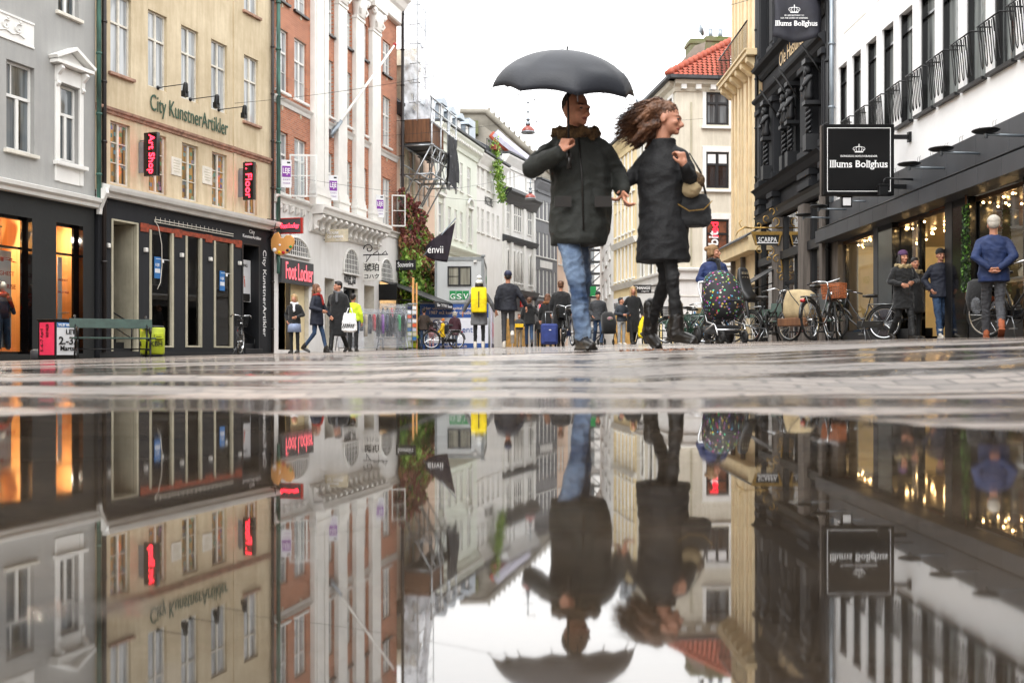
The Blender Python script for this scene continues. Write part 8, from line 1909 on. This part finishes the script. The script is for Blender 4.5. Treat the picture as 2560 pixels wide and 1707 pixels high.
mb = MB(); mb.loft([(0, 0, -.46, .13, .07, .8), (0, 0, -.42, .19, .1, .8), (0, 0, -.2, .18, .09, .8), (0, 0, 0, .14, .05, .8)]); q = blob('bag', mb, 'white_ink', .012, 2, e, wrinkle=.02, wscale=9); MB().tube([(-.08, 0, 0), (-.03, 0, .13), (.04, 0, .13), (.08, 0, 0)], .012, 6).build('handle', 'white_ink', e)
mb = MB()
for i in range(6): mb.prism([(-.15+i*.05, -.36), (-.11+i*.05, -.26), (-.13+i*.05, -.25), (-.17+i*.05, -.35)], -.112, -.1)
mb.build('print', 'ink', e)
pp(1060, 42.5, 1.75, 185, 'man in a brown jacket and jeans standing with his back turned by the ivy', coat='brown_jacket', clen=.6, hair='grey', hairm='hair_dark', legs='stand', arms=('pocket', 'bend'))
pp(1079, 43.3, 1.2, 170, 'child in pale pink beside the man in the brown jacket', coat='pink_jacket', clen=.5, trousers='pink_jacket', hair='long', hairm='hair_ginger')
kid = pp(1107, 42.2, 1.28, -80, 'child in a yellow raincoat and orange hat beside a bicycle before the hoarding', coat='yellow_rain', clen=.75, trousers='black_trousers', hair=None, hat='beanie', hatm='orange_hat', arms=('fwd', 'fwd'))
def backpack(pos, yaw, w_, h_, d_, mat, label, dz=1.0, strap=True):
    e = empty('backpack', pos, R(yaw)); tag(e, label, 'backpack'); mb = MB(); mb.loft([(0, 0, 0, w_*.46, d_*.9, .5), (0, 0, h_*.06, w_*.5, d_, .5), (0, 0, h_*.9, w_*.5, d_*.9, .5), (0, 0, h_, w_*.44, d_*.7, .5)], n=28); mb.build('pack', mat, e)
    return e
kp = kid.location; backpack(kp+Vector((.16, -.03, .62)), 90, .26, .36, .1, 'black_fabric', 'small black backpack on the child in yellow')
pp(1137, 43, 1.6, 180, 'white-haired person in a long maroon coat walking away before the hoarding', coat='maroon_coat', clen=.8, hair='bob', hairm='hair_white', trousers='denim', legs='walk', arms=('down', 'down'))
wy = pp(1198, 24.0, 1.66, 180, 'woman in a grey coat and pompom hat carrying the yellow backpack', coat='grey_coat', clen=.82, flare=1.05, hair='bob', hairm='hair_dark', hat='pompom', hatm='gauze', trousers='tights', legr=.82, shoes='pale_shoe', arms=('out', 'out'), scarf='grey_scarf', legs='stand')
e = backpack(wy.location+Vector((0, -.20, .86)), 0, .38, .60, .11, 'yellow_pack', 'bright yellow rectangular backpack worn over the grey coat')
MB().box(-.012, .012, -.115, -.098, .12, .5).build('zip', 'ink', e); MB().box(-.14, .14, -.08, .06, -.04, .01).build('base', 'black_fabric', e); MB().box(-.16, .16, -.106, -.1, .30, .305).build('seam', 'banner_yellow', e)
pp(1270, 23.8, 1.84, 180, 'tall man in a black sweater and navy beanie walking away', coat='navy_knit', clen=.58, hair='short', hairm='hair_dark', hat='beanie', hatm='navy', trousers='grey_denim', shoes='pale_shoe', arms=('down', 'out'), legs='lift', legr=.9, collar=None, scarf=None, bulk=1.05)
pp(1298, 33.5, 1.12, 0, 'small child in a dark jacket holding a yellow book', coat='slate_cloth', clen=.5, trousers='tan_trousers', hair='short', hairm='hair_ginger', arms=('belly', 'belly'))
e = empty('picture_book', place(1298, 33.2, .72)); tag(e, 'yellow book held by the small child', 'book'); MB().box(-.14, -.003, -.02, .02, -.06, .06).box(.003, .14, -.02, .02, -.06, .06).build('cover', 'banner_yellow', e, bevel=.004)
pp(1323, 35, 1.74, 182, 'man in a black hooded jacket and jeans walking away beside a child', coat='black_fabric', clen=.62, hair='short', hairm='hair_brown', arms=('down', 'out'), hood=True, legs='walk', bulk=1.08)
pp(1350, 35.4, 1.1, 180, 'child in a striped top holding the hooded man’s hand', coat='slate_cloth', clen=.45, trousers='black_trousers', hair='short', hairm='hair_brown')
pp(1369, 30.5, 1.62, 182, 'woman with a brown fur hood seen from behind next to the suitcase man', coat='black_fabric', clen=.7, hair='long', hairm='hair_ginger', collar='fur_ginger', trousers='black_trousers')
pp(1402, 27.3, 1.80, 172, 'man in a black coat pulling a blue suitcase, seen from behind', coat='black_fabric', clen=.95, hair='short', hairm='hair_brown', arms=('down', 'down'), trousers='black_trousers', legs='walk', bulk=1.05)
e = empty('suitcase', place(1373, 26.9), R(6)); tag(e, 'blue fabric suitcase on wheels with a raised handle', 'suitcase')
MB().box(-.225, .225, -.13, .13, .06, .62).build('case', 'blue_case', e, bevel=.05); MB().box(-.17, .17, -.16, -.125, .12, .5).build('front_pocket', 'blue_case', e, bevel=.03); MB().bar((-.09, .08, .6), (-.09, .08, .95), .01).bar((.09, .08, .6), (.09, .08, .95), .01).box(-.1, .1, .06, .1, .93, .96).build('handle', 'steel', e); MB().box(-.03, .03, -.166, -.16, .44, .46).build('badge', 'white_ink', e)
for x in (-.18, .18): MB().tube([(x-.02, .08, .035), (x+.02, .08, .035)], .035, 10).build('wheel', 'rubber', e)
pp(1495, 33, 1.78, 4, 'man in a black cap and grey jacket walking towards the camera', coat='grey_jacket', clen=.62, hair='short', hat='beanie', hatm='black_fabric', arms=('down', 'pocket'), legs='walk', bulk=1.1)
pp(1554, 28.9, 1.38, 25, 'boy in a black and blue jacket and light grey trousers looking up', coat='boy_jacket', clen=.55, trousers='light_trousers', shoes='pale_shoe', hair='short', hairm='hair_dark', arms=('belly', 'belly'), head=(30, -10, 0))
pp(1583, 29.4, 1.72, 5, 'blonde woman in a long black coat walking towards the camera', coat='black_fabric', clen=1.05, trousers='black_trousers', hair='long', hairm='hair_blond', arms=('down', 'pocket'), legs='walk2', bulk=.95)
e = empty('shopping_bag', place(1609, 29.0, .80)); tag(e, 'bright yellow plastic shopping bag carried by the blonde woman', 'shopping bag'); mb = MB(); mb.loft([(0, 0, -.62, .1, .08, .8), (0, 0, -.56, .17, .11, .8), (0, 0, -.3, .16, .1, .8), (0, 0, -.05, .07, .05, .8), (0, 0, .02, .03, .03)]); blob('bag', mb, 'yellow_pack', .012, 2, e, wrinkle=.015, wscale=9)
ch = pp(1622, 36, 1.42, 170, 'child in a light blue jacket and red hat with a brown bag', coat='sky_jacket', clen=.65, hair=None, hat='beanie', hatm='red_knit', trousers='denim'); backpack(ch.location+Vector((-.03, -.16, .72)), -10, .26, .26, .08, 'brown_jacket', 'brown satchel on the child in light blue')
pp(1784, 17.5, 1.74, 12, 'woman in a navy jacket with tied-back hair looking right over the pram', coat='navy_jacket', clen=.7, hair='bun', hairm='hair_blond_dark', head=(48, 0, 0), arms=('bend', 'bend'), trousers='black_trousers', fine=True, legs='stand', scarf='black_fabric')
pp(2258, 18.8, 1.68, 8, 'woman in a purple hat and black parka by the store entrance', coat='black_fabric', clen=.82, hair='long', hairm='hair_dark', hat='beanie', hatm='purple_knit', collar='fur_pale', arms=('belly', 'bend'), trousers='black_trousers', legs='walk', fine=True)
pp(2288, 19.6, 1.62, 18, 'dark-haired person in a black fur-trimmed coat just behind the purple hat', coat='black_fabric', clen=.85, hair='short', hairm='hair_dark', collar='fur_pale', arms=('bend', 'down'), trousers='black_trousers', head=(-20, 0, 0))
pp(2352, 18.9, 1.72, -6, 'man in a navy jacket with blue sleeves and a dark beanie by the store window', coat='navy_coat', clen=.62, hair='short', hat='beanie', hatm='black_fabric', arms=('pocket', 'pocket'), shoes='pale_shoe', legs='walk2', fine=True)
pp(2484, 14.5, 1.78, 158, 'white-haired man in a blue jacket, hands behind his back, walking past the store', coat='blue_jacket', clen=.62, hair='grey', hairm='hair_white', arms=('behind', 'behind'), trousers='grey_denim', shoes='tan_shoe', legs='walk', fine=True, bulk=1.0)
